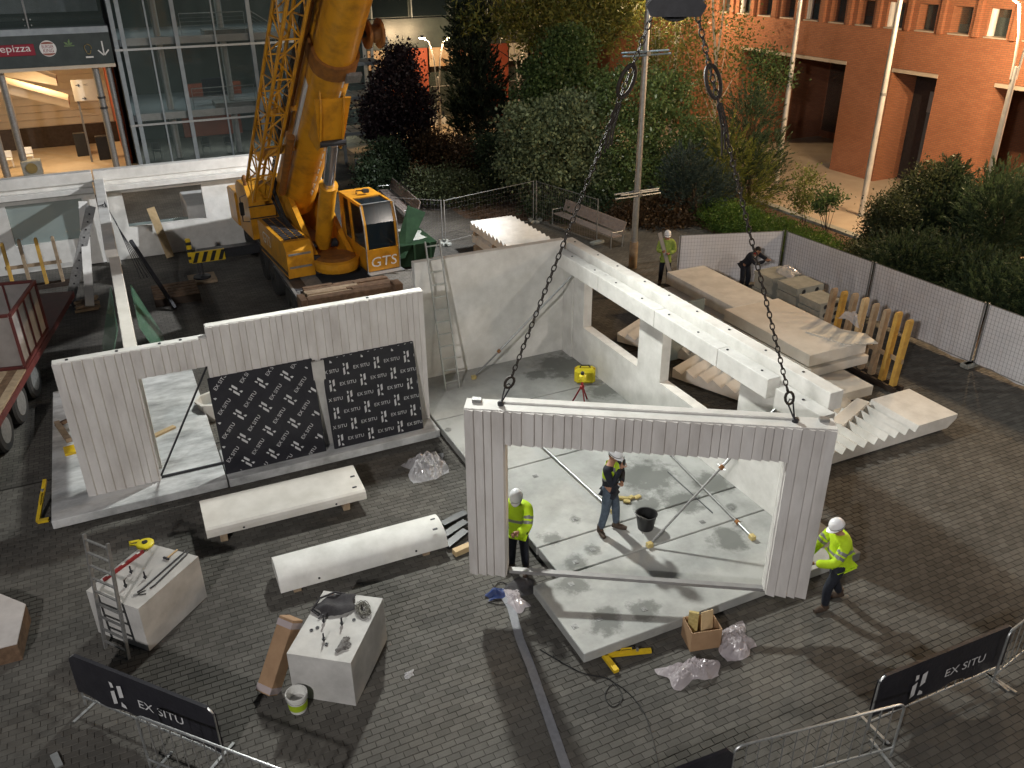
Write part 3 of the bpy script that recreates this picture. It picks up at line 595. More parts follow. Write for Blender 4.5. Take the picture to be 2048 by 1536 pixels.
cab.box(cx0 + .07, cx1 - .07, cy0 + 1.1, cy1 - 0.35, cz1 - 0.05, cz1); cabo = srot(cab).build('cab', 'crane_yellow', CR)
b = MB()
for (a_, b_) in zip(prof[1:-1], prof[2:]): b.prism([(cx0 + .07, a_[0] + .02, a_[1]), (cx0 + .07, b_[0] + .02, b_[1]), (cx0 + .07, b_[0] + 0.03, b_[1]), (cx0 + .07, a_[0] + 0.03, a_[1])], (cx1 - cx0 - .14, 0, 0))
srot(b).build('windscreen', 'cab_glass', cabo)
b = MB().box(cx0 + .07, cx1 - .07, cy0 + 0.25, cy0 + 1.09, cz1 - 0.04, cz1 - 0.03); srot(b).build('roof_glass', 'cab_glass', cabo)
for xx in (cx0 + 0.02, cx1 - 0.03):
    b = MB(); b.prism([(xx, cy0 + 0.1, 2.14), (xx, cy0 + 1.06, 2.14), (xx, cy0 + 1.15, 3.36), (xx, cy0 + 0.32, 3.36)], (0.01, 0, 0)); srot(b).build('side_window', 'cab_glass', cabo)
    b = MB(); b.prism([(xx, cy0 + 1.26, 2.14), (xx, cy1 - .36, 2.14), (xx, cy1 - .36, 3.36), (xx, cy0 + 1.36, 3.36)], (0.01, 0, 0)); srot(b).build('side_window', 'cab_glass', cabo)
b = MB()
for xx in (cx0 - 0.012, cx1 + 0.012): b.tube([(xx, p - 0.012, q) for p, q in prof], 0.018, 6)
b.tube([(cx0, prof[-1][0], cz1 + .01), (cx1, prof[-1][0], cz1 + .01)], 0.016, 6); srot(b).build('trim_rail', 'galv', cabo)
b = MB(); put_text(b, 'GTS', (cx0 + 0.10, cy0 - 0.028, cz0 + 0.14), (1, 0, 0), (0.12, -0.02, 1), 0.30, 0.82); srot(b).build('lettering', 'white_paint', cabo)
b = MB().box(cx0 - .03, cx1 + .06, cy0 - 0.28, cy0 + 0.02, cz0 - 0.06, cz0 - 0.02); srot(b).build('step', 'galv', cabo)
b = MB().box(cx0 + 0.3, cx0 + 0.75, cy0 + 0.75, cy0 + 0.95, 1.95, 2.75, c=0.06); b.box(cx0 + 0.28, cx0 + 0.77, cy0 + 0.4, cy0 + 0.9, 1.8, 1.95, c=0.05); srot(b).build('seat', 'black_plastic', cabo)
b = MB().box(cx0 + 0.2, cx1 - 0.2, cy0 + 0.12, cy0 + 0.3, 1.95, 2.2, c=0.04); srot(b).build('dashboard', 'black_plastic', cabo)
b = MB().tube([(cx0 + 0.35, cy0 + 1.5, cz1), (cx0 + 0.35, cy0 + 1.5, cz1 + 0.1), (cx0 + 0.55, cy0 + 1.35, cz1 + 0.12)], 0.02, 6); b.box(cx0 + .5, cx0 + .68, cy0 + 1.25, cy0 + 1.4, cz1 + .06, cz1 + .16); srot(b).build('roof_lamp', 'dark_steel', cabo)
# boom
BB = np.array([5.42, 28.3, 2.95]); BT = np.array([6.72, 9.2, 20.9]); bd = BT - BB; BL = np.linalg.norm(bd); bd /= BL
bs = np.cross(bd, (0, 0, 1.0)); bs /= np.linalg.norm(bs); bt = np.cross(bs, bd)          # side (towards -X), up-normal
if bs[0] > 0: bs = -bs
if bt[2] < 0: bt = -bt
def bp_(s, a, h): return BB + bd * s + bs * a + bt * h
def section(mb, s0, s1, wd, hu, hd, n=9):
    pr = [(-wd / 2, hu), (wd / 2, hu)] + [(wd / 2 * math.cos(q), -hd * 0.35 - hd * 0.65 * math.sin(q)) for q in np.linspace(0, math.pi, n)]
    mb.prism([bp_(s0, a, h) for a, h in pr], bd * (s1 - s0))
b = MB(); section(b, 0.0, 11.2, 1.06, 0.48, 0.72, 11); b.build('boom_base_section', 'crane_yellow', CR, smooth=True)
b = MB(); section(b, 11.2, 19.0, 0.92, 0.42, 0.62, 11); section(b, 19.0, BL, 0.78, 0.36, 0.52, 11); b.build('boom_extension', 'crane_yellow', CR, smooth=True)
b = MB(); section(b, 7.0, 7.5, 1.22, 0.55, 0.80, 11); b.build('boom_collar', 'crane_rust', CR, smooth=True)
b = MB().cbox(bp_(7.15, -0.35, -0.80), (0.4, 0.3, 0.1), np.array([bs, bd, bt]).T); b.build('collar_plate', 'galv_dull', CR)
b = MB()
for a in (-0.32, 0.32):
    b.prism([bp_(4.3, a, -0.45), bp_(6.6, a, -0.45), bp_(5.9, a, -0.95), bp_(5.0, a, -1.35), bp_(4.7, a, -1.3)], bs * 0.05)
b.prism([bp_(4.9, -0.34, -1.3), bp_(4.9, 0.36, -1.3), bp_(6.2, 0.5, -0.72), bp_(6.2, -0.5, -0.72)], bt * 0.04); b.build('cylinder_bracket', 'crane_yellow', CR)
for k in range(14): MB().cbox(bp_(6.8 - k * 0.42, -0.16, -0.728), (0.035, 0.26, 0.01), np.array([bs, bd, bt]).T).build('length_mark', 'white_paint', CR)
b = MB(); b.prism([bp_(0.8, 0.535, -0.25), bp_(6.2, 0.535, -0.25), bp_(6.2, 0.535, 0.05), bp_(0.8, 0.535, 0.05)], bs * 0.006); b.build('side_stripe', 'white_paint', CR)
b = MB()
ax = np.array([bs, bd, bt]).T
cw = bp_(7.9, -0.95, -0.1); pr = [(0.36, -0.2), (0.36, -0.13), (0.22, -0.13), (0.22, 0.13), (0.36, 0.13), (0.36, 0.2)]
tmp = MB().lathe(pr, (0, 0, 0), 20, 'x'); b.add([cw + bs * p[0] + bd * p[1] + bt * p[2] for p in tmp.v], tmp.f); b.build('side_sheave', 'crane_rust', CR, smooth=True)
b = MB().tube([bp_(7.9, -0.5, -0.1), cw], 0.08, 8); b.build('sheave_axle', 'dark_steel', CR)
# lift cylinder
c0 = np.array([5.62, 25.9, 1.95]); c1 = bp_(5.05, 0.0, -1.32); cm = c0 + (c1 - c0) * 0.60
MB().tube([c0, cm - (cm - c0) * 0.01], 0.25, 20).build('cylinder_barrel', 'crane_yellow', CR, smooth=True)
MB().tube([cm - (c1 - c0) * 0.02, cm + (c1 - c0) * 0.02], 0.275, 20).build('cylinder_gland', 'crane_yellow', CR, smooth=True)
MB().tube([cm, c1], 0.165, 20).build('cylinder_rod', 'chrome', CR, smooth=True)
MB().tube([c1 + bs * 0.36, c1 - bs * 0.36], 0.09, 12).build('pivot_pin', 'dark_steel', CR)
MB().tube([c0 + bs * 0.45, c0 - bs * 0.45], 0.14, 12).build('pivot_pin', 'dark_steel', CR)
# folded lattice jib on the left of the boom
jib = MB(); ja = [(1.02, 0.42), (1.52, 0.42), (1.52, -0.35), (1.02, -0.35)]
for a, h in ja: jib.tube([bp_(0.6, a, h), bp_(13.5, a, h)], 0.048, 6)
jo = jib.build('jib_chord', 'crane_yellow', CR, smooth=True)
b = MB(); nbay = 17; L0, L1 = 0.6, 13.5; ds = (L1 - L0) / nbay
for k in range(nbay):
    s0 = L0 + k * ds; s1 = s0 + ds
    for i in range(4):
        a, h = ja[i]; a2, h2 = ja[(i + 1) % 4]; p, q = (bp_(s0, a, h), bp_(s1, a2, h2)) if k % 2 else (bp_(s0, a2, h2), bp_(s1, a, h)); b.tube([p, q], 0.024, 5, cap=False)
        if k % 2 == 0: b.tube([bp_(s0, a, h), bp_(s0, a2, h2)], 0.024, 5, cap=False)
b.build('jib_lacing', 'crane_yellow', jo, smooth=True)
b = MB()
for a, h in ((0.62, 0.30), (0.78, 0.1)): b.tube([bp_(3.4, a, h), bp_(13.0, a, h)], 0.05, 6)
for k in range(13): b.tube([bp_(3.6 + k * 0.72, 0.62, 0.30), bp_(3.95 + k * 0.72, 0.78, 0.1)], 0.025, 5)
b.build('inner_jib', 'crane_rust', CR, smooth=True)
MB().bar(bp_(3.3, 0.5, -0.2), bp_(3.0, 1.6, -0.2), 0.16, 0.22).build('jib_bracket', 'crane_yellow', CR); MB().bar(bp_(4.6, 0.5, 0.2), bp_(4.5, 1.3, 0.2), 0.1, 0.14).build('jib_bracket', 'crane_yellow', CR)
b = MB().tube([bp_(1.2, 0.72, -0.5), bp_(4.2, 0.80, -0.45)], 0.11, 10); b.build('jib_cylinder', 'crane_rust', CR, smooth=True)
b = MB()
for k in range(3): b.tube([bp_(0.4 + k * .2, 0.62 + 0.05 * k, 0.52), bp_(5, 0.66 + 0.05 * k, 0.56), bp_(13, 0.62 + 0.05 * k, 0.52)], 0.022, 5)
b.build('boom_hose', 'rubber', CR)
# outrigger at the left
og = MB().box(2.15, 4.3, 29.75, 30.15, 0.72, 1.05, c=0.02); og.build('outrigger_beam', 'dark_steel', CR)
ob = MB().box(1.95, 3.05, 29.66, 29.74, 0.70, 1.08); obo = ob.build('hazard_board', 'tool_yellow', CR)
for k in range(4): MB().prism([(1.97 + k * 0.28, 29.655, 0.72), (2.10 + k * 0.28, 29.655, 0.72), (2.24 + k * 0.28, 29.655, 1.06), (2.11 + k * 0.28, 29.655, 1.06)], (0, -0.004, 0)).build('hazard_stripe', 'hazard_black', obo)
MB().box(1.86, 2.02, 29.68, 29.86, 0.72, 1.55, c=0.02).build('outrigger_leg', 'tool_yellow', CR)
for z in (0.85, 1.1, 1.35): MB().box(1.852, 2.028, 29.672, 29.868, z, z + 0.10).build('leg_stripe', 'hazard_black', CR)
MB().lathe([(0.09, 0.14), (0.09, 0.72)], (2.2, 29.9, 0), 14).build('outrigger_jack', 'chrome', CR, smooth=True)
MB().lathe([(0.30, 0.10), (0.28, 0.16), (0.12, 0.2)], (2.2, 29.9, 0), 18).build('outrigger_foot', 'dark_steel', CR)
b = MB().box(1.75, 2.65, 29.45, 30.35, 0.002, 0.10, c=0.01); meta(b.build('support_pad', 'weather_wood'), 'square timber pad under the crane outrigger foot', 'pad')
# hoist ropes, hook block, chains
HX = (fpt(0.55, 0.2, FH) + fpt(4.98, 0.2, FH)) / 2; HP = np.array([HX[0], HX[1], 9.40])
hk = thing('hook_block', HP, 'dark steel crane hook block with sheaves above the portal frame', 'hook block')
F3 = np.array([fn[0], fn[1], 0.0]); U3 = np.array([fu[0], fu[1], 0.0])
for dx in (-0.12, 0.07):
    b = MB(); pr = [(-0.30, 0.08), (0.30, 0.08), (0.36, 0.20), (0.16, 0.42), (0.10, 1.0), (-0.10, 1.0), (-0.16, 0.42), (-0.36, 0.20)]
    b.prism([HP + U3 * a + np.array([0, 0, z]) - F3 * dx for a, z in pr], F3 * 0.05); b.build('cheek_plate', 'dark_steel', hk)
for a in (-0.26, 0.26):
    for dx in (-0.06, 0.06):
        b = MB(); tm = MB().lathe([(0.05, -0.04), (0.20, -0.04), (0.22, -0.03), (0.18, 0.0), (0.22, 0.03), (0.20, 0.04), (0.05, 0.04)], (0, 0, 0), 20, 'x'); cc_ = HP + U3 * a + F3 * dx + np.array([0, 0, 0.46])
        b.add([cc_ + F3 * p[0] + U3 * p[1] + np.array([0, 0, p[2]]) for p in tm.v], tm.f); b.build('sheave', 'galv_dull', hk, smooth=True)
b = MB(); b.tube([HP + np.array([0, 0, 0.5]), HP + np.array([0, 0, 0.30])] + [HP + np.array([fu[0] * 0.16 * math.sin(q), fu[1] * 0.16 * math.sin(q), 0.16 + 0.10 * math.cos(q)]) for q in np.linspace(0, 4.2, 9)], 0.05, 8); b.build('hook', 'dark_steel', hk, smooth=True)
for a in (-0.36, -0.02, 0.02, 0.36):
    b = MB().tube([HP + np.array([fu[0] * a, fu[1] * a, 0.46]), BT + np.array([fu[0] * a, fu[1] * a, -0.3])], 0.014, 5); b.build('hoist_rope', 'dark_steel', hk)
lm = MB(); nn = 14
ring = []
for k in range(nn):
    q = 2 * math.pi * k / nn; ring.append((0.030 * math.cos(q), 0.0, 0.058 * math.sin(q)))
ring.append(ring[0]); lm.tube(ring, 0.0095, 6, cap=False)
link_me = bpy.data.meshes.new('link'); link_me.from_pydata([tuple(p) for p in lm.v], [], lm.f); link_me.materials.append(MATS['chain_steel'])
for p_ in link_me.polygons: p_.use_smooth = True
def chain(a, b, label):
    a = np.array(a); b = np.array(b); d = b - a; L = np.linalg.norm(d); d /= L; n = int(L / 0.092)
    t = thing('lifting_chain', a, label, 'chain', 'chains lifting the portal frame')
    sdir = np.cross(d, (0.3, 1, 0.1)); sdir /= np.linalg.norm(sdir); td = np.cross(d, sdir)
    for k in range(n):
        x, y = (sdir, td) if k % 2 else (td, -sdir); o = bpy.data.objects.new('link', link_me); COL.objects.link(o); o.parent = t
        pos = d * (k + 0.5) * L / n; m = Matrix(((x[0], y[0], d[0], pos[0]), (x[1], y[1], d[1], pos[1]), (x[2], y[2], d[2], pos[2]), (0, 0, 0, 1))); o.matrix_local = m
    return t
for u, sg, nm in ((0.55, -1, 'left'), (4.98, 1, 'right')):
    lp = fpt(u, 0.17, FH + 0.012); hp = HP + np.array([fu[0] * 0.26 * sg, fu[1] * 0.26 * sg, 0.12]); d = hp - lp; L = np.linalg.norm(d); d /= L
    t = chain(lp + d * 0.55, hp - d * 0.02, 'dark steel lifting chain running to the %s end of the portal frame' % nm)
    # clevis hook and wire loop on the panel
    b = MB(); sd = np.cross(d, (0, 1, 0)); sd /= np.linalg.norm(sd); b.tube([lp + d * 0.58 + sd * 0.0] + [lp + d * (0.42 - 0.10 * math.cos(q)) + sd * 0.075 * math.sin(q) for q in np.linspace(3.14, -3.0, 12)], 0.022, 6); b.build('clevis_hook', 'chain_steel', t, smooth=True)
    b = MB().tube([lp + np.array([0, 0, 0.0]), lp + d * 0.36 + sd * 0.05, lp + d * 0.40, lp + d * 0.36 - sd * 0.05, lp + sd * 0.012], 0.012, 6); b.build('wire_loop', 'dark_steel', t)
    b = MB().lathe([(0.05, 0), (0.05, 0.05), (0.03, 0.07)], lp, 10); b.build('anchor', 'dark_steel', t)
    big = lp + d * (L - 0.85); rg = [big + d * 0.21 * math.cos(q) + sd * 0.10 * math.sin(q) for q in np.linspace(0, 2 * math.pi, 17)]
    b = MB().tube(rg, 0.026, 7, cap=False); b.build('master_ring', 'chain_steel', t, smooth=True)
    sp = MB()
    for j in range(3): sp.tube([big - d * 0.28 + sd * 0.03 * (j - 1.5), big - d * 0.55 + sd * 0.04 * (j - 1.5) + np.array([0.0, 0, -0.05]), big - d * 0.66 + sd * 0.05 * (j - 1.5) + np.array([0, 0, -0.16 - 0.06 * j])], 0.015, 5)
    sp.build('spare_chain', 'chain_steel', t, smooth=True)
# ================================================================== precast pieces lying about
def stair_flight(x, y, z, rz, L, W, n, label, mat='precast_white', land=0.9, th=0.17, wide=None):
    """flight lying on its soffit: local x along the flight, saw-tooth steps up"""
    b = MB(); p = (L - land) / n; prof = [(0, 0.0), (L - 0.25, 0.0), (L, 0.2), (L, th + 0.15)]
    xx = L - land; prof.append((xx, th + 0.15))
    for k in range(n):
        x1_ = L - land - k * p; prof += [(x1_ - p * 0.28, th), (x1_ - p, th + 0.15)] if k < n - 1 else [(x1_ - p * 0.28, th), (0.0, th + 0.10)]
    b.prism([(a, 0, c) for a, c in prof], (0, W, 0))
    o = b.build('stair_flight', mat, local=True); o.location = (x, y, z); o.rotation_euler = (0, 0, rz); return meta(o, label, 'stair flight', 'precast stair flights stored on site')
stair_flight(11.2, 11.35, 0.08, 0, 5.65, 1.42, 14, 'white precast stair flight lying in front of the yellow-wood rack', land=1.25)
def flight_y(x0, x1, y0, y1, z, n, label, mat='precast_white', land=0.0):
    o = stair_flight(0, 0, 0, 0, abs(y1 - y0), x1 - x0, n, label, mat, land=max(land, 0.02), th=0.20)
    o.rotation_euler = (0, 0, -math.pi / 2); o.location = (x0, y1, z); return o
flight_y(11.75, 13.45, 24.2, 28.6, 0.85, 13, 'topmost white stair flight of the stack behind the smooth back wall')
flight_y(11.80, 13.40, 24.4, 28.6, 0.36, 15, 'lower stair flight under the topmost one in the rear stack', 'precast_cream')
for k, yy in enumerate((24.7, 26.4, 28.1)):
    for zz, h in ((0.002, 0.35), (0.728, 0.12)): meta(MB().box(11.7, 13.5, yy, yy + 0.16, zz, zz + h - 0.004, c=0.01).build('timber_bearer', 'weather_wood'), 'weathered timber bearer in the rear stack of stair flights, %s layer, %s one' % ('bottom' if zz < .1 else 'upper', ('nearest', 'middle', 'farthest')[k]), 'timber', 'timber bearers under stair flights')
stair_flight(12.25, 19.0, 0.08, math.radians(-62), 4.0, 1.45, 11, 'white stair flight seen through the far window opening', land=0.3)
stair_flight(12.35, 16.4, 0.08, math.radians(-68), 4.6, 1.5, 11, 'cream stair flight seen through the near window opening', 'precast_cream', land=0.3)
b = MB().box(12.7, 13.9, 17.3, 17.36, 0.05, 1.7); meta(b.build('glass_sheet', 'wall_glass'), 'pale glass sheet standing between the two stair flights outside the window wall', 'glass sheet')
# slab stack
for (x0, x1, y0, y1, z0, z1, lb, mt_) in ((15.15, 16.55, 17.6, 20.85, 0.74, 1.12, 'white end slab on top of the slab stack nearest the man with the plank', 'precast_white'), (14.85, 16.75, 14.2, 17.58, 0.80, 1.12, 'cream top slab of the stack with a paper sheet on its corner', 'precast_cream'),
        (14.9, 16.85, 14.15, 20.6, 0.50, 0.73, 'second slab down in the cream slab stack', 'precast_cream'), (14.4, 16.1, 13.2, 16.9, 0.20, 0.46, 'lowest slab poking out towards the front of the cream slab stack', 'precast_cream')):
    meta(MB().box(x0, x1, y0, y1, z0, z1, c=0.01).build('stacked_slab', mt_), lb, 'slab', 'precast slabs in the stack by the fence')
for k, (xx, yy) in enumerate(((14.5, 13.6), (14.5, 16.2), (14.95, 19.8))): meta(MB().box(xx, xx + 1.6, yy, yy + 0.14, 0.003, 0.195 if k < 2 else 0.495).build('timber_bearer', 'weather_wood'), 'timber bearer under the cream slab stack, %s one' % ('front', 'middle', 'rear')[k], 'timber', 'timber bearers under the slab stack')
b = MB(); pts = [(15.75, 15.35), (16.35, 15.5), (17.05, 14.55), (16.85, 13.95), (16.1, 14.3)]; b.prism([(x, y, 1.124 + 0.02 * math.sin(5 * x)) for x, y in pts], (0, 0, 0.03)); meta(b.build('foam_sheet', 'sign_white'), 'pale foam sheet lying over the corner of the cream slab stack', 'sheet')
for k, (x, y) in enumerate(((13.35, 18.5), (13.6, 17.8))):
    meta(MB().box(x, x + 0.75, y, y + 0.5, 0.003, 0.5 - 0.12 * k, c=0.015).build('concrete_upstand', 'precast_white'), ('taller' if k == 0 else 'shorter') + ' small white concrete piece beside the slab stack', 'concrete piece')
meta(MB().box(13.5, 13.85, 18.55, 18.75, 0.504, 0.62, c=0.02).build('metal_box', 'galv_dull'), 'small grey metal box on the taller white concrete piece', 'box')
# hollow core blocks
def hollow_block(x0, y0, z0, L, W, h, label):
    b = MB(); n = 2; r = h * 0.33; ny = 12
    b.box(x0 + .025, x0 + L - .025, y0 + 0.03, y0 + W, z0, z0 + h * .6); b.box(x0 - .01, x0 + L + .01, y0 + 0.03, y0 + W, z0 + h * .6, z0 + h)
    # pierced front face
    cw_ = L / n
    for k in range(n):
        cx_ = x0 + cw_ * (k + 0.5); cz_ = z0 + h / 2; oc = [(cx_ + a * cw_ / 2, cz_ + c * h / 2) for a, c in ((1, 0), (1, 1), (0, 1), (-1, 1), (-1, 0), (-1, -1), (0, -1), (1, -1))]; ci = [(cx_ + r * math.cos(q * math.pi / 4), cz_ + r * math.sin(q * math.pi / 4)) for q in range(8)]
        V = [(p[0], y0, p[1]) for p in oc] + [(p[0], y0, p[1]) for p in ci] + [(p[0], y0 + 0.028, p[1]) for p in ci]
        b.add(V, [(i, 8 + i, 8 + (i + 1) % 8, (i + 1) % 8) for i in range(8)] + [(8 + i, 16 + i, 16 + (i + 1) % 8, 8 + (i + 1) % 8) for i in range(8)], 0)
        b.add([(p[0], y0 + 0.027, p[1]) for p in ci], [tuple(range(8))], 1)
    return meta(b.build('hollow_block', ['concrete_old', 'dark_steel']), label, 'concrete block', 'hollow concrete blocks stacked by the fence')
for si, (x0, y0, n, nm) in enumerate(((17.35, 16.5, 5, 'front'), (17.40, 17.5, 5, 'middle'), (17.35, 18.5, 5, 'rear'))):
    for k in range(n):
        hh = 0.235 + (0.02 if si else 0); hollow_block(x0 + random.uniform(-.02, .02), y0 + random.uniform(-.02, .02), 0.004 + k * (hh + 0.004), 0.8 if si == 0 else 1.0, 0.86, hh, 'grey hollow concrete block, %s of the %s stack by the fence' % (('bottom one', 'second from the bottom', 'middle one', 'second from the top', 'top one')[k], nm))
# clear film heap
def crumple(name, ctr, size, mat, label, seed, n=26, sharp=0.5):
    rg = np.random.default_rng(seed); b = MB(); V = []; F = []
    ph = rg.uniform(0, 6.28, (8, 2)); fr = rg.uniform(1.2, 5.5, (8, 2)); am = rg.uniform(0.2, 1, 8) / fr.mean(1)
    for i in range(n):
        for j in range(n):
            u, v = i / (n - 1) * 2 - 1, j / (n - 1) * 2 - 1; r = math.hypot(u, v) / 1.15; e = max(0.0, 1 - r ** 2.2)
            z = sum(abs(math.sin(fr[k, 0] * u * 2 + ph[k, 0]) * math.sin(fr[k, 1] * v * 2 + ph[k, 1])) * am[k] for k in range(8)) + rg.normal(0, 0.06)
            a = math.atan2(v, u); lump = 1 + 0.25 * math.sin(2 * a + ph[0, 0]) + 0.15 * math.sin(5 * a + ph[1, 0])
            V.append((ctr[0] + u * size[0] * lump / 2, ctr[1] + v * size[1] * lump / 2, ctr[2] + 0.008 + size[2] * e * (0.35 + sharp * z)))
    for i in range(n - 1):
        for j in range(n - 1): F.append((i * n + j, (i + 1) * n + j, (i + 1) * n + j + 1, i * n + j + 1))
    b.add(V, F); return meta(b.build(name, mat), label, 'plastic film')
crumple('plastic_film', (18.1, 18.8, 1.3), (0.6, 0.8, 0.2), 'film_clear', 'crumpled clear film on top of the rear hollow block stack', 3)
crumple('plastic_film', (5.02, 15.15, 0), (0.95, 0.8, 0.42), 'film_clear', 'crumpled clear plastic film on the paving beside the slab', 5, 34, 0.8)
crumple('plastic_film', (6.72, 7.78, 0), (0.75, 0.5, 0.3), 'film_pink', 'bag of clear bubble wrap lying in front of the cardboard box', 8, 30)
crumple('plastic_film', (7.75, 8.0, 0), (0.7, 0.55, 0.28), 'film_pink', 'torn clear film lying to the right of the cardboard box', 9, 30)
# yellow timber rack
def timber_rack(x, y0, y1, n, h, label, mats, lean=0.12, rz=0.0, posts=None):
    t = thing('timber_rack', (x, (y0 + y1) / 2, 0), label, 'timber rack', 'timber post racks', rz)
    for k in range(n):
        yy = y0 + (y1 - y0) * k / (n - 1); hh = h + random.uniform(-0.08, 0.05); b = MB(); w_ = random.uniform(0.10, 0.13)
        for xx, ds_ in ((0, 0),):
            b.prism([(x - 0.035, yy - w_ / 2, 0.12), (x - 0.035, yy + w_ / 2, 0.12), (x - 0.035 + lean, yy + w_ / 2, hh - 0.05), (x - 0.035 + lean, yy + w_ / 4, hh), (x - 0.035 + lean, yy - w_ / 4, hh), (x - 0.035 + lean, yy - w_ / 2, hh - 0.05)], (0.16, 0, 0))
        b.build('post', mats[k % len(mats)], t)
    for xx in (x - 0.12, x + 0.14): MB().box(xx, xx + 0.08, y0 - 0.2, y1 + 0.2, 0.002, 0.14).build('base_rail', 'dark_wood_shadowed', t)
    MB().box(x + 0.10, x + 0.13, y0 - 0.1, y1 + 0.1, 0.75, 0.87).build('cross_rail', 'weather_wood', t)
    return t
timber_rack(17.05, 13.45, 16.0, 8, 1.95, 'row of yellow and weathered timber posts standing in a rack beside the fence', ['yellow_wood', 'yellow_wood', 'weather_wood', 'weather_wood', 'new_wood', 'weather_wood', 'yellow_wood', 'weather_wood'])
tr_ = timber_rack(0, -0.75, 0.75, 4, 1.75, 'timber post rack in the shade behind the trailer', ['weather_wood', 'yellow_wood'], rz=math.pi / 2); tr_.location = (-2.9, 31.5, 0)
crumple('plastic_film', (17.15, 15.2, 1.2), (0.2, 0.8, 0.5), 'film_clear', 'torn film clinging to the timber posts of the rack by the fence', 12, 18)
# half-round concrete benches on blocks
def shell_bench(x0, x1, y0, y1, z, label, rz, flip=False):
    L, W = x1 - x0, y1 - y0; b = MB(); ns = 12; R = W * 0.62
    ou = [(-W / 2, 0.0)] + [(-W / 2 + W * (0.5 - 0.5 * math.cos(q)) ** 0.8, 0.30 * math.sin(q) ** 0.7 + 0.05) for q in np.linspace(0.12, math.pi - 0.12, ns)] + [(W / 2, 0.0)]
    if not flip: ou = [(-W / 2, 0.10), (-W / 2 + 0.004, 0.20), (-W / 2 + 0.03, 0.255), (-W / 2 + 0.08, 0.285), (W / 2, 0.33), (W / 2, 0.20), (-W / 2 + 0.12, 0.14), (-W / 2 + 0.09, 0.10)]
    b.prism([(0, a, c) for a, c in ou], (L, 0, 0)); cx_, cy_ = (x0 + x1) / 2, (y0 + y1) / 2
    t = thing('shell_bench', (x0, cy_, z), label, 'concrete bench', 'half-round white concrete bench shells', rz)
    b.build('shell', 'precast_cream' if not flip else 'precast_white', t, smooth=flip, local=True)
    for a, c in ((L - 0.18, -W * 0.28), (L - 0.12, W * 0.1)): b = MB().cbox((a, c, 0.345 if flip else 0.288 + 0.048 * (c + W / 2 - .08) / W), (0.09, 0.035, 0.02)); b.build('fixing_slot', 'dark_steel', t, local=True)
    for a in (L * 0.22, L * 0.8): b = MB().lathe([(0.022, 0), (0.022, 0.01)], (a, -W / 2 - 0.004, 0.1 if flip else 0.15), 8, 'y'); b.build('bolt_hole', 'dark_steel', t, local=True)
    for k, a in enumerate((0.3, L - 0.4)):
        c, s_ = math.cos(rz), math.sin(rz); px, py = x0 + c * a, cy_ + s_ * a
        b = MB().cbox((px, py, z / 2), (0.14, W * 0.75, z - 0.006), rz, c=0.01); meta(b.build('support_block', 'weather_wood'), 'wrapped timber support block under the %s end of the %s white bench shell' % (('left', 'right')[k], 'front' if flip else 'rear'), 'support block', 'support blocks under the bench shells')
shell_bench(0.30, 3.42, 14.35, 15.35, 0.16, 'cream half-round concrete bench shell in front of the black panels', math.radians(-1))
shell_bench(1.25, 4.38, 12.30, 13.10, 0.16, 'bright white half-round concrete bench shell nearest the portal frame', math.radians(-1), True)
# concrete cubes
def cube_block(corners, h, label):
    b = MB(); b.prism([(c[0], c[1], 0.006) for c in corners], (0, 0, h)); return meta(b.build('concrete_cube', 'block_grey'), label, 'concrete block')
C1 = [(-0.98, 12.02), (0.06, 12.98), (-0.72, 13.78), (-1.72, 12.86)]
C2 = [(1.76, 9.44), (2.62, 10.58), (1.80, 11.18), (0.95, 10.05)]
cube_block(C1, 0.90, 'grey-white concrete block covered with tools beside the leaning ladder'); cube_block(C2, 0.88, 'grey-white concrete block with a cloth bag and gloves on top')
TZ1, TZ2 = 0.908, 0.888
def rods(cs, z, label):
    for k, p in enumerate(cs):
        q = G(*p, z=z); t = thing('anchor_bolt', (q[0], q[1], z), 'short dark anchor bolt standing on the %s, %s of three' % (label, ('nearest', 'middle', 'farthest')[k]), 'bolt', 'anchor bolts on the concrete blocks')
        MB().lathe([(0.014, 0), (0.014, 0.14), (0.008, 0.16)], q, 8).build('rod', 'dark_steel', t); MB().lathe([(0.03, 0.03), (0.03, 0.055)], q, 6).build('nut', 'dark_steel', t)
rods(((252, 1175), (291, 1158), (263, 1147)), TZ1, 'tool-covered block'); rods(((648, 1282), (684, 1250), (648, 1245)), TZ2, 'block with the cloth bag')
# red spirit level
a, c = G(208, 1163, TZ1), G(287, 1105, TZ1); t = thing('spirit_level', (a + c) / 2, 'long red spirit level lying on the tool-covered concrete block', 'spirit level')
MB().bar(a + (0, 0, .03), c + (0, 0, .03), 0.035, 0.06).build('level_body', 'tool_red', t)
for k in (0.12, 0.5, 0.88): p = a + (c - a) * k; MB().cbox(p + np.array([0, 0, .062]), (0.06, 0.03, 0.006), math.atan2((c - a)[1], (c - a)[0])).build('vial', 'white_plastic', t)
# yellow tape reel
q = G(291, 1091, TZ1); t = thing('tape_reel', (q[0], q[1], TZ1), 'yellow measuring tape reel with handle on the tool-covered block', 'tape measure')
MB().lathe([(0.13, 0.0), (0.15, 0.02), (0.15, 0.05), (0.12, 0.07)], (q[0], q[1], TZ1 + .002), 20).build('reel', 'case_yellow', t, smooth=True); MB().lathe([(0.05, 0.07), (0.05, 0.085)], (q[0], q[1], TZ1), 14).build('hub', 'black_plastic', t)
b = MB().tube([(q[0] - .13, q[1] + .03, TZ1 + .04), (q[0] - .24, q[1] + .07, TZ1 + .04), (q[0] - .25, q[1] + .16, TZ1 + .04), (q[0] - .08, q[1] + .14, TZ1 + .04)], 0.022, 8); b.build('handle', 'case_yellow', t, smooth=True)
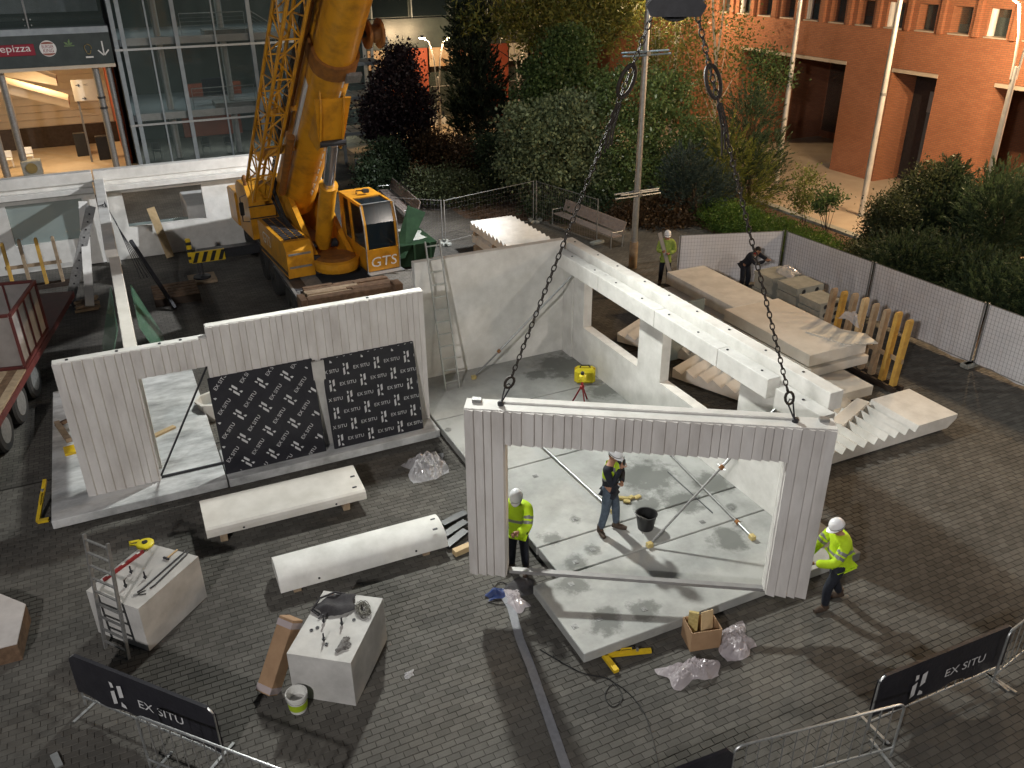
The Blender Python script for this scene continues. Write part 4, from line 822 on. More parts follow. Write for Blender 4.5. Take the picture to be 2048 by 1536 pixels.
# pipes/handles and hammer
for k, (p0, p1) in enumerate((((285, 1180), (367, 1108)), ((310, 1172), (372, 1112)))):
    a, c = G(*p0, TZ1), G(*p1, TZ1); d_ = c - a; b = MB().tube([a + (-.08, -.05, .02), a + (0, 0, .02), c + (0, 0, .02), c + (.04, .07, .02)], 0.014, 6); meta(b.build('bent_bar', 'dark_steel'), ('left' if k == 0 else 'right') + ' one of two bent steel bars on the tool-covered block', 'bar', 'bent bars on the block')
a, c = G(333, 1119, TZ1), G(355, 1101, TZ1); t = thing('hammer', (a + c) / 2, 'small wooden-handled hammer on the tool-covered block', 'hammer'); MB().tube([a + (0, 0, .02), c + (0, 0, .02)], 0.014, 8).build('handle', 'new_wood', t); dd = (c - a) / np.linalg.norm(c - a); pp = np.array([-dd[1], dd[0], 0]); MB().bar(a + (0, 0, .025) - pp * 0.06, a + (0, 0, .025) + pp * 0.06, 0.03, 0.03).build('head', 'dark_steel', t)
q = G(275, 1190, TZ1); t = thing('pliers', q, 'dark pliers at the corner of the tool-covered block', 'pliers')
for s_ in (-1, 1): MB().tube([q + (0, 0, .012), q + (.05, .03 * s_, .012), q + (.13, .045 * s_, .012)], 0.01, 6).build('handle', 'black_plastic', t)
MB().cbox(q + (-.03, 0, .014), (0.07, 0.03, 0.02)).build('jaw', 'galv_dull', t)
# bag, rope, gloves on the second block
q = G(672, 1213, TZ2)
def cloth(name, ctr, sx_, sy_, h, mat, label, cat, seed):
    rg = np.random.default_rng(seed); n = 22; V = []; F = []
    for i in range(n):
        for j in range(n):
            u, v = i / (n - 1) * 2 - 1, j / (n - 1) * 2 - 1; e = max(0, 1 - (u * u + v * v) / 1.6); z = h * e * (0.55 + 0.45 * math.sin(3 * u + 2 * v + seed) * math.cos(2.3 * v - u)) + 0.012 * rg.random()
            V.append((ctr[0] + u * sx_ / 2 * (1 + .15 * math.sin(4 * v)), ctr[1] + v * sy_ / 2 * (1 + .18 * math.sin(3 * u + 1)), ctr[2] + 0.006 + max(0, z)))
    for i in range(n - 1):
        for j in range(n - 1): F.append((i * n + j, (i + 1) * n + j, (i + 1) * n + j + 1, i * n + j + 1))
    b = MB().add(V, F); return b
t = thing('cloth_bag', (q[0], q[1], TZ2), 'crumpled dark grey cloth bag with straps on the concrete block', 'bag')
cloth('b', (q[0], q[1], TZ2), 0.62, 0.44, 0.16, '', '', '', 4).build('bag_body', 'cloth_grey', t, smooth=True)
b = MB().tube([(q[0] - .3, q[1] - .1, TZ2 + .02), (q[0] - .38, q[1] + .05, TZ2 + .03), (q[0] - .2, q[1] + .2, TZ2 + .09), (q[0] + .05, q[1] + .2, TZ2 + .12), (q[0] + .2, q[1] + .16, TZ2 + .05)], 0.018, 6); b.build('strap', 'cloth_grey', t)
q = G(727, 1222, TZ2); b = MB(); pts = []
for k in range(150):
    a = k * 0.42; rr = 0.10 + 0.03 * math.sin(k * 0.9); pts.append((q[0] + rr * math.cos(a) * 0.7 + 0.03 * math.sin(k * .13), q[1] + rr * math.sin(a) * 1.5, TZ2 + 0.012 + 0.05 * abs(math.sin(k * 0.37))))
b.tube(pts, 0.007, 5); meta(b.build('rope_coil', 'rope'), 'tangled coil of thin grey rope on the concrete block beside the cloth bag', 'rope')
q = G(686, 1296, TZ2); t = thing('work_gloves', (q[0], q[1], TZ2), 'pair of grey work gloves on the front corner of the concrete block', 'gloves')
for s_ in (0, 1):
    a0 = math.radians(20 + 25 * s_); c, sn = math.cos(a0), math.sin(a0); W2 = lambda x, y, z: (q[0] + s_ * 0.03 + c * x - sn * y, q[1] + s_ * 0.09 + sn * x + c * y, TZ2 + z)
    b = MB(); b.tube([W2(-.12, 0, .02), W2(-.05, 0, .026), W2(0.0, 0, .028), W2(.05, 0, .02)], [0.032, 0.038, 0.045, 0.035], 8)
    for f_, (yo, ln) in enumerate(((-.034, .07), (-.012, .085), (.012, .08), (.034, .06))): b.tube([W2(.03, yo * .8, .022), W2(.05 + ln * .6, yo * 1.2, .024), W2(.05 + ln, yo * 1.3, .014)], [0.014, 0.012, 0.009], 6)
    b.tube([W2(-.02, -.035, .02), W2(.01, -.07, .02), W2(.045, -.085, .014)], [0.014, 0.012, 0.009], 6); b.build('glove', 'glove', t, smooth=True)
for k, p in enumerate(((708, 1240), (635, 1256), (653, 1289), (623, 1261))):
    q = G(*p, TZ2); meta(MB().lathe([(0.03, 0.002), (0.03, 0.014), (0.014, 0.014), (0.014, 0.003)], q, 10).build('washer', 'dark_steel'), 'dark steel washer lying on the block with the cloth bag, %s' % ('nearest the rope', 'middle of the left pair', 'frontmost', 'leftmost')[k], 'washer', 'washers on the block')
# cardboard tube box leaning on the block, bucket
t = thing('cardboard_carton', (0.55, 10.4, 0), 'long taped cardboard carton leaning against the concrete block', 'carton')
a = np.array([0.28, 10.28, 0.0]); c = np.array([1.22, 11.02, 0.98]); a = G(535, 1385, 0.03); c = G(583, 1235, 0.95); d_ = c - a; L = np.linalg.norm(d_); d_ /= L; sd = np.cross(d_, (0, 0, 1)); sd /= np.linalg.norm(sd); up = np.cross(sd, d_)
MB().cbox((a + c) / 2, (L, 0.28, 0.26), np.array([d_, sd, up]).T, c=0.008).build('carton_body', 'cardboard', t)
for k in (0.06, 0.92): MB().cbox(a + d_ * L * k, (0.10, 0.285, 0.265), np.array([d_, sd, up]).T).build('packing_tape', 'film_pink', t)
q = G(600, 1425, 0); q = np.array([q[0], q[1] + 0.08, 0]); t = thing('paint_bucket', q, 'white plastic bucket with a lime-green label by the concrete block', 'bucket')
MB().lathe([(0.125, 0.0), (0.155, 0.30), (0.165, 0.30), (0.165, 0.33), (0.15, 0.33), (0.12, 0.02)], q + (0, 0, .004), 24, cap=False).build('pail', 'white_plastic', t, smooth=True); MB().lathe([(0.139, 0.06), (0.150, 0.19)], q + (0, 0, .006), 24, cap=False).build('paper_label', 'lime', t, smooth=True)
MB().lathe([(0.001, 0.17), (0.133, 0.17)], q, 24, cap=False).build('contents', 'block_grey', t); b = MB().tube([q + np.array([0.165 * math.cos(x), -0.165 * abs(math.sin(x)) * 0.9, 0.28 - 0.06 * math.sin(x)]) for x in np.linspace(0, math.pi, 9)], 0.005, 5); b.build('handle', 'galv_dull', t)
# ladders
def ladder(pb0, pb1, pt0, n, label, mat='alu', r=0.02):
    """pb0, pb1: feet; pt0: top of first stile (second is parallel)"""
    pb0, pb1, pt0 = map(lambda p: np.array(p, float), (pb0, pb1, pt0)); w_ = pb1 - pb0; pt1 = pt0 + w_
    t = thing('ladder', pb0, label, 'ladder')
    for a, c in ((pb0, pt0), (pb1, pt1)): MB().bar(a, c, 0.055, 0.03, up=w_).build('stile', mat, t)
    for k in range(n): f = (k + 0.6) / n; a = pb0 + (pt0 - pb0) * f; MB().bar(a, a + w_, 0.035, 0.025).build('rung', mat, t)
    return t
ladder((6.58, 17.98, SZ), (6.95, 17.98, SZ), (6.52, 18.76, 3.95), 12, 'tall aluminium ladder leaning against the smooth white back wall')
ladder(G(212, 1296, 0), G(258, 1318, 0), G(168, 1068, 2.0), 9, 'worn grey aluminium ladder leaning over the tool-covered block', 'galv_dull')
# props
def prop(a, c, label, mid=0.3, r=0.03):
    a = np.array(a, float); c = np.array(c, float); d_ = c - a; t = thing('push_pull_prop', a, label, 'prop'); m_ = a + d_ * mid
    MB().tube([a + d_ * 0.02, m_], r * 0.75, 10).build('inner_tube', 'galv_dull', t, smooth=True); MB().tube([m_, c - d_ * 0.02], r, 10).build('outer_tube', 'galv', t, smooth=True)
    MB().tube([m_ - d_ * 0.012, m_ + d_ * 0.012], r * 1.5, 10).build('collar', 'crane_rust', t); sd = np.cross(d_, (0, 0, 1)); sd = sd / (np.linalg.norm(sd) + 1e-9)
    MB().tube([m_ + sd * 0.12, m_ - sd * 0.12], 0.009, 6).build('handle', 'galv', t)
    for e in (a, c): MB().cbox(e + (0, 0, .0), (0.12, 0.10, 0.10), math.atan2(d_[1], d_[0]), c=0.01).build('foot_shoe', 'gold_wrap', t)
    return t
prop((7.46, 18.25, SZ + .05), (10.3, 18.1, 2.78), 'steel push-pull prop bracing the back corner of the window wall', 0.25)
prop((7.69, 10.45, SZ + .05), (10.3, 10.35, 2.75), 'steel push-pull prop bracing the near end of the window wall', 0.55)
prop((7.43, 15.7, SZ + .052), (7.63, 11.62, SZ + .052), 'galvanised prop lying on the slab behind the standing man', 0.2)
prop((9.87, 13.1, SZ + .052), (9.55, 9.8, SZ + .052), 'galvanised prop lying on the slab near the window wall', 0.85)
meta(MB().tube([(9.44, 12.4, SZ + .015), (9.39, 10.79, SZ + .015)], 0.012, 6).build('steel_rod', 'dark_steel'), 'thin dark rod lying on the slab beside the prop', 'rod')
# laser tripod and case
q = np.array([9.33, 15.91, SZ]); t = thing('laser_level', q, 'yellow rotary laser on a small red tripod on the slab', 'laser level')
for k in range(3): a0 = k * 2.094 + .4; MB().tube([q + (0.03 * math.cos(a0), 0.03 * math.sin(a0), 0.42), q + (0.22 * math.cos(a0), 0.22 * math.sin(a0), 0.01)], 0.02, 6).build('leg', 'tool_red', t)
MB().lathe([(0.05, 0.38), (0.06, 0.46), (0.03, 0.48), (0.03, 0.58), (0.055, 0.6)], q, 12).build('head', 'tool_red', t); MB().lathe([(0.075, 0.60), (0.085, 0.64), (0.085, 0.74), (0.05, 0.77)], q, 14).build('laser_body', 'case_yellow', t, smooth=True); MB().lathe([(0.045, 0.77), (0.045, 0.83), (0.02, 0.85)], q, 12).build('rotor', 'black_plastic', t)
q = np.array([9.95, 16.85, SZ]); t = thing('carrying_case', q, 'yellow plastic carrying case on the slab by the window wall', 'case')
MB().cbox(q + (0, 0, .21), (0.52, 0.34, 0.40), math.radians(-28), c=0.07).build('case_body', 'case_yellow', t); MB().cbox(q + (0, 0, .21), (0.535, 0.05, 0.415), math.radians(-28), c=0.02).build('seam', 'tool_yellow', t)
b = MB().tube([q + (-.12, .05, .40), q + (-.09, .04, .47), q + (.09, -.05, .47), q + (.12, -.06, .40)], 0.018, 6); b.build('handle', 'black_plastic', t)
# black bucket with tools
q = np.array([7.95, 10.98, SZ]); t = thing('tool_bucket', q, 'black rubber bucket full of tools on the slab beside the standing man', 'bucket')
MB().lathe([(0.15, 0.0), (0.20, 0.32), (0.215, 0.33), (0.19, 0.33), (0.14, 0.03)], q + (0, 0, .003), 22, cap=False).build('pail', 'black_plastic', t, smooth=True); MB().lathe([(0.001, 0.10), (0.155, 0.10)], q, 16, cap=False).build('contents', 'dark_steel', t)
for k in range(5): a0 = 2.6 + k * 0.25; MB().tube([q + (0.05 * k - .1, 0.02, .12), q + (0.20 * math.cos(a0) - .05, 0.22 * math.sin(a0), 0.40)], 0.012, 6).build('tool', 'galv', t)
# gold-wrapped packs, wood scraps
for k, (dx, dy, rz) in enumerate(((0, 0, -.6), (0.16, -.06, .2), (0.30, -.1, .1), (.02, -.14, -.7))):
    q = np.array([8.05 + dx, 11.98 + dy, SZ]); b = MB().cbox(q + (0, 0, .03), (0.24 if k == 0 else .14, 0.09, 0.05), rz, c=0.008); meta(b.build('wrapped_pack', 'gold_wrap'), 'gold-foil wrapped packet on the slab behind the man, %s' % ('the longest one', 'middle one', 'rightmost one', 'nearest one')[k], 'packet', 'gold packets on the slab')
b = MB().cbox((4.62, 12.16, 0.062), (0.36, 0.14, 0.12), 0.15, c=0.006); meta(b.build('timber_offcut', 'new_wood'), 'short pale timber block on the paving by the portal frame', 'timber')
b = MB().cbox((-0.05, 18.9, SZ + 0.03), (0.55, 0.13, 0.05), 0.5); meta(b.build('timber_board', 'new_wood'), 'short pale board on the streaky slab behind the doorway', 'timber')
# dark ratchet bags beside the frame
b = MB()
for k in range(3): a, c = G(885 + 4 * k, 1052 + 22 * k, .03), G(932, 1030 + 18 * k, .03); meta(MB().bar(a + (0, 0, .03), c + (0, 0, .05), 0.16, 0.07).build('rubber_strip', 'black_plastic'), 'dark rubber strip on the paving left of the portal frame, %s' % ('far one', 'middle one', 'near one')[k], 'rubber strip', 'rubber strips by the bench shell')
# cardboard box with boards
q = G(1408, 1290, 0); bx, by = q[0], q[1] + .1; rz = math.radians(-14); t = thing('open_carton', (bx, by, 0), 'open cardboard box with wrapped boards sticking out on the paving', 'box')
Rz = np.array([[math.cos(rz), -math.sin(rz), 0], [math.sin(rz), math.cos(rz), 0], [0, 0, 1]]); LP = lambda x, y, z: np.array([bx, by, 0]) + Rz @ np.array([x, y, z])
for (x0, x1, y0, y1) in ((-.26, .26, -.2, -.185), (-.26, .26, .185, .2), (-.26, -.245, -.185, .185), (.245, .26, -.185, .185)): MB().cbox(LP((x0 + x1) / 2, (y0 + y1) / 2, .2), (x1 - x0, y1 - y0, .39), Rz).build('side_panel', 'cardboard', t)
MB().cbox(LP(0, 0, .012), (.5, .38, .012), Rz).build('bottom_panel', 'cardboard', t)
MB().bar(LP(-.17, .0, .05), LP(-.12, .10, .56), 0.16, 0.06).build('wrapped_board', 'gold_wrap', t); MB().bar(LP(.08, -.05, .05), LP(.11, .10, .54), 0.24, 0.02, up=(0, 1, .3)).build('loose_flap', 'new_wood', t)
# yellow clamps
def clamp(a, c, e, label):
    a, c, e = map(np.array, (a, c, e)); t = thing('screw_clamp', a, label, 'clamp'); MB().bar(a, c, 0.07, 0.06).build('arm', 'tool_yellow', t); MB().bar(a, e, 0.09, 0.06).build('jaw', 'tool_yellow', t); m_ = a + (c - a) * .35
    MB().tube([m_ + (0, 0, .03), m_ + (0, 0, .10), m_ + (c - a) * .22 + (0, 0, .10), m_ + (c - a) * .22 + (0, 0, .03)], 0.014, 6).build('handle', 'tool_yellow', t); MB().lathe([(0.025, 0), (0.025, 0.07)], a + (c - a) * .7, 8).build('screw', 'galv', t)
clamp((5.66, 8.66, .05), (6.4, 8.42, .05), (5.66, 8.28, .05), 'yellow screw clamp tool lying at the front slab corner')
clamp((-2.70, 16.72, .05), (-2.50, 17.7, .40), (-2.50, 16.70, .05), 'yellow screw clamp standing against the left slab edge')
t = thing('wall_shoe', (-2.0, 19.4, SZ), 'yellow wall shoe with timber wedges on the left slab behind the ribbed wall', 'bracket'); MB().cbox((-1.9, 18.95, SZ + .035), (0.5, 0.35, 0.06), .1).build('base_plate', 'tool_yellow', t); MB().bar((-2.28, 20.3, SZ + .1), (-2.0, 19.0, SZ + .25), 0.12, 0.10).build('wedge', 'weather_wood', t); MB().bar((-2.3, 20.2, SZ + .08), (-1.7, 20.0, SZ + .35), 0.1, 0.08).build('wedge', 'old_wood', t)
# concrete tub behind the doorway
q = np.array([1.15, 19.7, 0]); t = thing('mortar_tub', q, 'square pale mortar tub behind the open doorway', 'tub')
b = MB(); b.lathe([(0.28, 0.0), (0.36, 0.45), (0.40, 0.46), (0.40, 0.50), (0.33, 0.50), (0.25, 0.05)], q + (0, 0, .004), 8, cap=False); b.build('tub_body', 'precast_cream', t); MB().cbox(q + (0.05, 0, .34), (0.3, 0.24, 0.02), .4).build('trowel_tray', 'galv', t)
# bundled strap, cable, foil mess under the frame
pts = [G(1000, 1180, 0), G(1022, 1215, 0), G(1040, 1280, 0), G(1062, 1335, 0), G(1095, 1430, 0), G(1135, 1545, 0)]; b = MB()
for k in range(len(pts) - 1): b.bar(pts[k] + (0, 0, .012), pts[k + 1] + (0, 0, .012), 0.14, 0.012)
meta(b.build('webbing_strap', 'strap'), 'flat grey webbing strap running along the paving towards the viewer', 'strap')
def cable(pix, r, label, mat='black_plastic'):
    P_ = [G(*p, 0) + (0, 0, r + .004) for p in pix]; out = []
    for k in range(len(P_) - 1):
        for f in np.linspace(0, 1, 6)[:-1]:
            p0 = P_[max(k - 1, 0)]; p1, p2 = P_[k], P_[k + 1]; p3 = P_[min(k + 2, len(P_) - 1)]; out.append(0.5 * ((2 * p1) + (p2 - p0) * f + (2 * p0 - 5 * p1 + 4 * p2 - p3) * f * f + (3 * p1 - p0 - 3 * p2 + p3) * f ** 3))
    out.append(P_[-1]); meta(MB().tube(out, r, 6).build('cable', mat), label, 'cable')
cable(((1080, 1300), (1160, 1345), (1220, 1360), (1245, 1395), (1225, 1415), (1210, 1390), (1235, 1370), (1290, 1430), (1320, 1545)), 0.008, 'thin dark cable looping over the paving in front of the slab')
cable(((985, 1170), (1005, 1200), (980, 1195), (1000, 1165), (1030, 1185), (1010, 1210), (975, 1205)), 0.008, 'tangled thin cable on the paving under the left leg of the frame')
b = crumple('plastic_film', (4.95, 10.5, 0), (0.35, 0.5, 0.12), 'film_pink', 'crumpled film scrap under the left leg of the portal frame', 21, 16)
meta(cloth('c', (4.70, 10.78, 0), 0.35, 0.25, 0.14, '', '', '', 2).build('blue_cloth', 'blue_tape', smooth=True), 'blue cloth bundle on the paving under the left leg of the frame', 'cloth')
meta(cloth('c', (5.18, 10.75, 0), 0.5, 0.45, 0.12, '', '', '', 6).build('dark_bag', 'cloth_grey', smooth=True), 'dark grey sack on the paving between the frame leg and the slab', 'sack')
crumple('plastic_film', G(818, 1350, 0), (0.16, 0.12, 0.05), 'film_clear', 'small scrap of clear film on the paving in the foreground', 31, 10)
# ================================================================== crowd barriers
def barrier(a, c, label, banner=None, h=1.05, group='crowd barriers along the front', nbar=14):
    """a, c: ground ends; banner None or True"""
    a = np.array([a[0], a[1], 0.0]); c = np.array([c[0], c[1], 0.0]); d_ = c - a; L = np.linalg.norm(d_); d_ /= L; nrm = np.array([d_[1], -d_[0], 0.0]); t = thing('crowd_barrier', (a + c) / 2, label, 'barrier', group); Z = lambda p, z: p + np.array([0, 0, z])
    r = 0.019; zb = 0.18; cr = 0.12; loop = [Z(a, 0.02), Z(a, h - cr)]
    for q in np.linspace(0, math.pi / 2, 5)[1:]: loop.append(Z(a + d_ * cr * (1 - math.cos(q)), h - cr + cr * math.sin(q)))
    for q in np.linspace(0, math.pi / 2, 5): loop.append(Z(c - d_ * cr * (1 - math.sin(q)), h - cr + cr * math.cos(q)))
    loop += [Z(c, 0.02)]; MB().tube(loop, r, 8).build('frame_tube', 'galv', t, smooth=True); MB().tube([Z(a, zb), Z(c, zb)], r * 0.85, 8).build('bottom_rail', 'galv', t, smooth=True)
    for k in range(1, nbar): p = a + d_ * L * k / nbar; MB().tube([Z(p, zb), Z(p, h)], 0.008, 5).build('bar', 'galv_dull', t)
    for p in (a + d_ * 0.10, c - d_ * 0.10): MB().bar(Z(p - nrm * 0.32, .015), Z(p + nrm * 0.32, .015), 0.045, 0.02).build('foot', 'galv', t)
    if banner:
        n = 24; V = []; F = []
        for s_ in (-1, 1):
            base = len(V)
            for i in range(n + 1):
                f = i / n; top = h + 0.02 - 0.10 * max(0, (0.04 - f) / 0.04) - 0.10 * max(0, (f - 0.96) / 0.04); bot = 0.30 + 0.035 * math.sin(f * 9 + L) + 0.03 * math.sin(f * 23)
                for z_, o_ in ((bot, 0.035), (0.6, 0.035 + 0.008 * math.sin(f * 17)), (top, 0.026)): p = Z(a - d_ * 0.02 + d_ * (L + 0.04) * f, z_) + nrm * s_ * o_; V.append(p)
            for i in range(n):
                for j in range(2): q = (base + i * 3 + j, base + (i + 1) * 3 + j, base + (i + 1) * 3 + j + 1, base + i * 3 + j + 1); F.append(q if s_ < 0 else q[::-1])
        for i in range(n): F.append((i * 3 + 2, (i + 1) * 3 + 2, (n + 1) * 3 + (i + 1) * 3 + 2, (n + 1) * 3 + i * 3 + 2))
        bo = MB().add(V, F).build('banner', 'black_film', t, smooth=True)
        toward = nrm if nrm @ (np.array([0, 0, 0]) - (a + c) / 2) > 0 else -nrm; u = d_ if np.cross(d_, (0, 0, 1)) @ toward > 0 else -d_; o0 = a if u is d_ else c
        oo = o0 + toward * 0.052; b = MB(); put_logo(b, Z(oo + u * L * banner[0], 0.40), u, (0, 0, 1), 0.46, 0.30); b.build('printed_emblem', 'print_white', bo); b = MB(); put_text(b, 'EX SITU', Z(oo + u * L * banner[1], 0.56), u, (0, 0, 1), 0.15, L * 0.31); b.build('lettering', 'print_white', bo)
    return t
def bar_px(p, q, label, banner=None): barrier(G(*p, 1.07), G(*q, 1.07), label, banner)
bar_px((138, 1306), (424, 1418), 'crowd barrier with black printed banner at lower left', (0.28, 0.48))
bar_px((270, 1428), (600, 1552), 'plain galvanised crowd barrier at the bottom left edge')
bar_px((1762, 1354), (2026, 1247), 'crowd barrier with black printed banner at lower right', (0.25, 0.50))
bar_px((1470, 1492), (1812, 1404), 'plain galvanised crowd barrier at the bottom right')
bar_px((1190, 1600), (1464, 1495), 'black banner barrier poking in at the bottom edge', (0.2, 0.45))
bar_px((2020, 1262), (2190, 1130), 'crowd barrier cut by the right picture edge')
meta(MB().bar(G(120, 1536, 0) + (0, 0, .02), G(108, 1510, 0) + (0, 0, .02), 0.1, 0.03).build('barrier_foot', 'galv'), 'loose galvanised barrier foot at the bottom left', 'foot')
# leaning cardboard sheet at the left edge
t = thing('timber_crate', (-3.2, 13.4, 0), 'low plywood crate with dark rim at the left picture edge', 'crate'); b = MB(); pc = [(-4.3, 14.5), (-3.22, 14.25), (-2.76, 13.70), (-2.86, 12.72), (-3.4, 12.75)]; b.prism([(x, y, 0.004) for x, y in pc], (0, 0, 0.33)); b.build('crate_side', 'old_wood', t); MB().prism([(x * 0.995 - 0.016, y * 0.995 + .067, 0.337) for x, y in pc], (0, 0, 0.02)).build('lid', 'trailer_panel', t)
# ================================================================== trailer at the left
TR = thing('flatbed_trailer', (-3.4, 20.5, 0), 'flatbed trailer with dark red steel cage panels at the left edge', 'trailer', None, 0)
ta = math.radians(11.5); tu = np.array([math.sin(ta), math.cos(ta), 0]); tn = np.array([math.cos(ta), -math.sin(ta), 0]); TO = np.array([-2.76, 22.0, 0.0])       # along, outwards, near lower cage corner
def TP(s, o, z): return TO + tu * s + tn * o + np.array([0, 0, z])
def tbox(s0, s1, o0, o1, z0, z1): return MB().prism([TP(s0, o0, z0), TP(s0, o1, z0), TP(s1, o1, z0), TP(s1, o0, z0)], (0, 0, z1 - z0))
tbox(-5.0, 5.5, -2.4, 0.0, 0.95, 1.13).build('frame', 'trailer_red', TR)
for k in range(12): tbox(-5.0, -0.08, -2.4 + k * 0.2, -2.4 + k * 0.2 + 0.19, 1.134, 1.18).build('deck_plank', ('weather_wood', 'old_wood')[k % 3 == 1], TR)
for s_ in (-1.9, -0.55, 0.8):
    for o_ in (-0.32, -2.08):
        c = TP(s_, o_, 0.52); b = MB(); tm = MB().lathe([(0.30, -0.16), (0.47, -0.16), (0.52, -0.11), (0.52, 0.11), (0.47, 0.16), (0.30, 0.16)], (0, 0, 0), 24, 'x'); b.add([c + tn * p[0] + tu * p[1] + np.array([0, 0, p[2]]) for p in tm.v], tm.f); wo = b.build('wheel', 'rubber', TR, smooth=True)
        b = MB(); tm = MB().lathe([(0.08, 0.05), (0.2, 0.02), (0.29, 0.10), (0.31, 0.165)], (0, 0, 0), 20, 'x'); b.add([c + tn * p[0] + tu * p[1] + np.array([0, 0, p[2]]) for p in tm.v], tm.f); b.build('rim', 'galv_dull', wo, smooth=True)
def cage(s0, s1, o0, o1, z0, z1, n, along, dz=0.0):
    P0 = (lambda f, z: TP(s0 + (s1 - s0) * f, o0, z)) if along else (lambda f, z: TP(s0, o0 + (o1 - o0) * f, z))
    for f in [k / n for k in range(n + 1)][:None if along else -1]: MB().bar(P0(f, z0 + .04), P0(f, z1 - .04), 0.07 if f in (0, 1) else 0.045).build('cage_upright', 'trailer_red', TR)
    for z in (z0 + dz, z1 + dz): MB().bar(P0(0, z), P0(1 if along else 0.982, z), 0.075 - dz).build('cage_rail', 'trailer_red', TR)
    off = (tn * -0.03) if along else (tu * 0.03); b = MB().add([P0(0, z0) + off, P0(1, z0) + off, P0(1, z1) + off, P0(0, z1) + off], [(0, 1, 2, 3)]); b.prism([P0(0, z0) + off, P0(1, z0) + off, P0(1, z1) + off, P0(0, z1) + off], off * 0.3); b.build('cage_panel', 'trailer_panel', TR)
cage(0, 2.4, -0.04, -0.04, 1.20, 2.55, 4, True); cage(0.0, 0, -2.36, -0.04, 1.20, 2.55, 4, False, 0.004); cage(2.4, 0, -2.36, -0.04, 1.20, 2.55, 3, False, 0.004)
b = tbox(0.05, 2.35, -2.3, -0.1, 1.19, 1.24); b.build('load_floor', 'trailer_panel', TR)
meta(MB().cbox(TP(-1.2, -1.0, 1.26), (0.5, 0.3, 0.15), 0.5).build('lashing_gear', 'tool_yellow'), 'yellow lashing gear on the trailer deck', 'lashing gear')
# ================================================================== rear-left pavilion walls
t = thing('rear_window_wall', (1.0, 33.5, 0), 'white rear pavilion wall with a large window opening left of the crane', 'wall panel')
def wall_open(mb, x0, x1, y0, y1, z0, z1, ops):
    xs = sorted({x0, x1, *[q for o_ in ops for q in o_[:2]]})
    for a, c in zip(xs[:-1], xs[1:]):
        hit = [o_ for o_ in ops if o_[0] <= (a + c) / 2 <= o_[1]]
        if not hit: mb.box(a, c, y0, y1, z0, z1)
        for o_ in hit:
            if o_[2] > z0: mb.box(a, c, y0, y1, z0, o_[2])
            if o_[3] < z1: mb.box(a, c, y0, y1, o_[3], z1)
b = MB(); wall_open(b, -0.55, 7.5, 33.4, 33.6, 0.02, 2.95, [(0.28, 3.0, 1.17, 2.45)]); b.build('wall_body', 'precast_white', t)
MB().box(-0.5, 7.5, 33.36, 33.7, 2.953, 3.32, c=0.01).build('parapet', 'precast_white', t); MB().box(-0.3, 7.4, 33.12, 33.395, 2.62, 2.80, c=0.01).build('ledge_beam', 'precast_white', t)
t = thing('rear_corner_wall', (-2.2, 33.5, 0), 'white rear pavilion wall with a framed opening at the far left', 'wall panel')
b = MB(); wall_open(b, -4.6, -0.6, 33.42, 33.6, 0.02, 2.95, [(-3.45, -1.05, 1.0, 2.42)]); b.build('wall_body', 'precast_white', t); MB().box(-4.6, -0.55, 33.34, 33.7, 2.953, 3.32, c=0.01).build('parapet', 'precast_white', t); MB().box(-4.6, -0.6, 33.16, 33.415, 2.62, 2.8, c=0.01).build('ledge_beam', 'precast_white', t)
MB().box(-3.45, -1.05, 33.5, 33.52, 1.0, 2.42).build('pane', 'wall_glass', t)
meta(MB().box(-4.7, 6.0, 34.2, 34.26, 0.02, 1.1).build('low_panel', 'wall_glass'), 'pale low sheet standing behind the rear pavilion walls', 'sheet')
t = thing('cross_beam_wall', (-0.3, 26, 0), 'white beam wall running from the rear wall towards the doorway panel', 'beam')
MB().box(-0.52, -0.22, 24.6, 33.35, 2.7, 3.05, c=0.01).build('beam', 'precast_white', t); MB().box(-0.46, -0.20, 17.25, 24.58, 2.5, 2.85, c=0.01).build('beam', 'precast_cream', t); MB().box(-0.44, -0.24, 24.2, 24.5, 0.02, 2.49).build('support', 'precast_white', t); MB().box(-0.44, -0.24, 32.8, 33.1, 0.02, 2.69).build('support', 'precast_white', t); MB().box(-0.44, -0.24, 17.3, 17.6, SZ + .004, 2.49).build('support', 'precast_cream', t)
for k, nm in enumerate(('left', 'right')):
    sg = -1 if k == 0 else 1; xt = -0.62 if k == 0 else -0.10; b = MB(); b.prism([(xt + sg * 0.55, 25.5, 0.05), (xt + sg * 0.55, 22.4, 0.05), (xt, 22.4, 1.6), (xt, 25.5, 1.7)], (0.03, 0, 0.01)); meta(b.build('glass_sheet', 'green_glass'), 'large green-tinted glass pane on the %s of the cross beam' % nm, 'glass sheet', 'green glass panes by the cross beam')
t = thing('perforated_strut', (-2.0, 28.6, 0), 'perforated steel strut leaning against the rear-left beam', 'strut'); a, c = np.array([-2.0, 29.3, 0.05]), np.array([-0.72, 30.2, 2.9]); MB().bar(a, c, 0.28, 0.06, up=(0, 1, 0)).build('strut_body', 'galv_dull', t)
for k in range(12): p = a + (c - a) * (0.06 + k * 0.078); MB().cbox(p + np.array([0.0, -0.035, 0.01]), (0.05, 0.02, 0.05)).build('bolt_hole', 'dark_steel', t)
b = MB().bar((-1.40, 28.7, 0.1), (-0.95, 30.8, 2.9), 0.26, 0.18, up=(0, 1, 0)); meta(b.build('white_column', 'precast_white'), 'slim white precast column leaning beside the perforated strut', 'column')
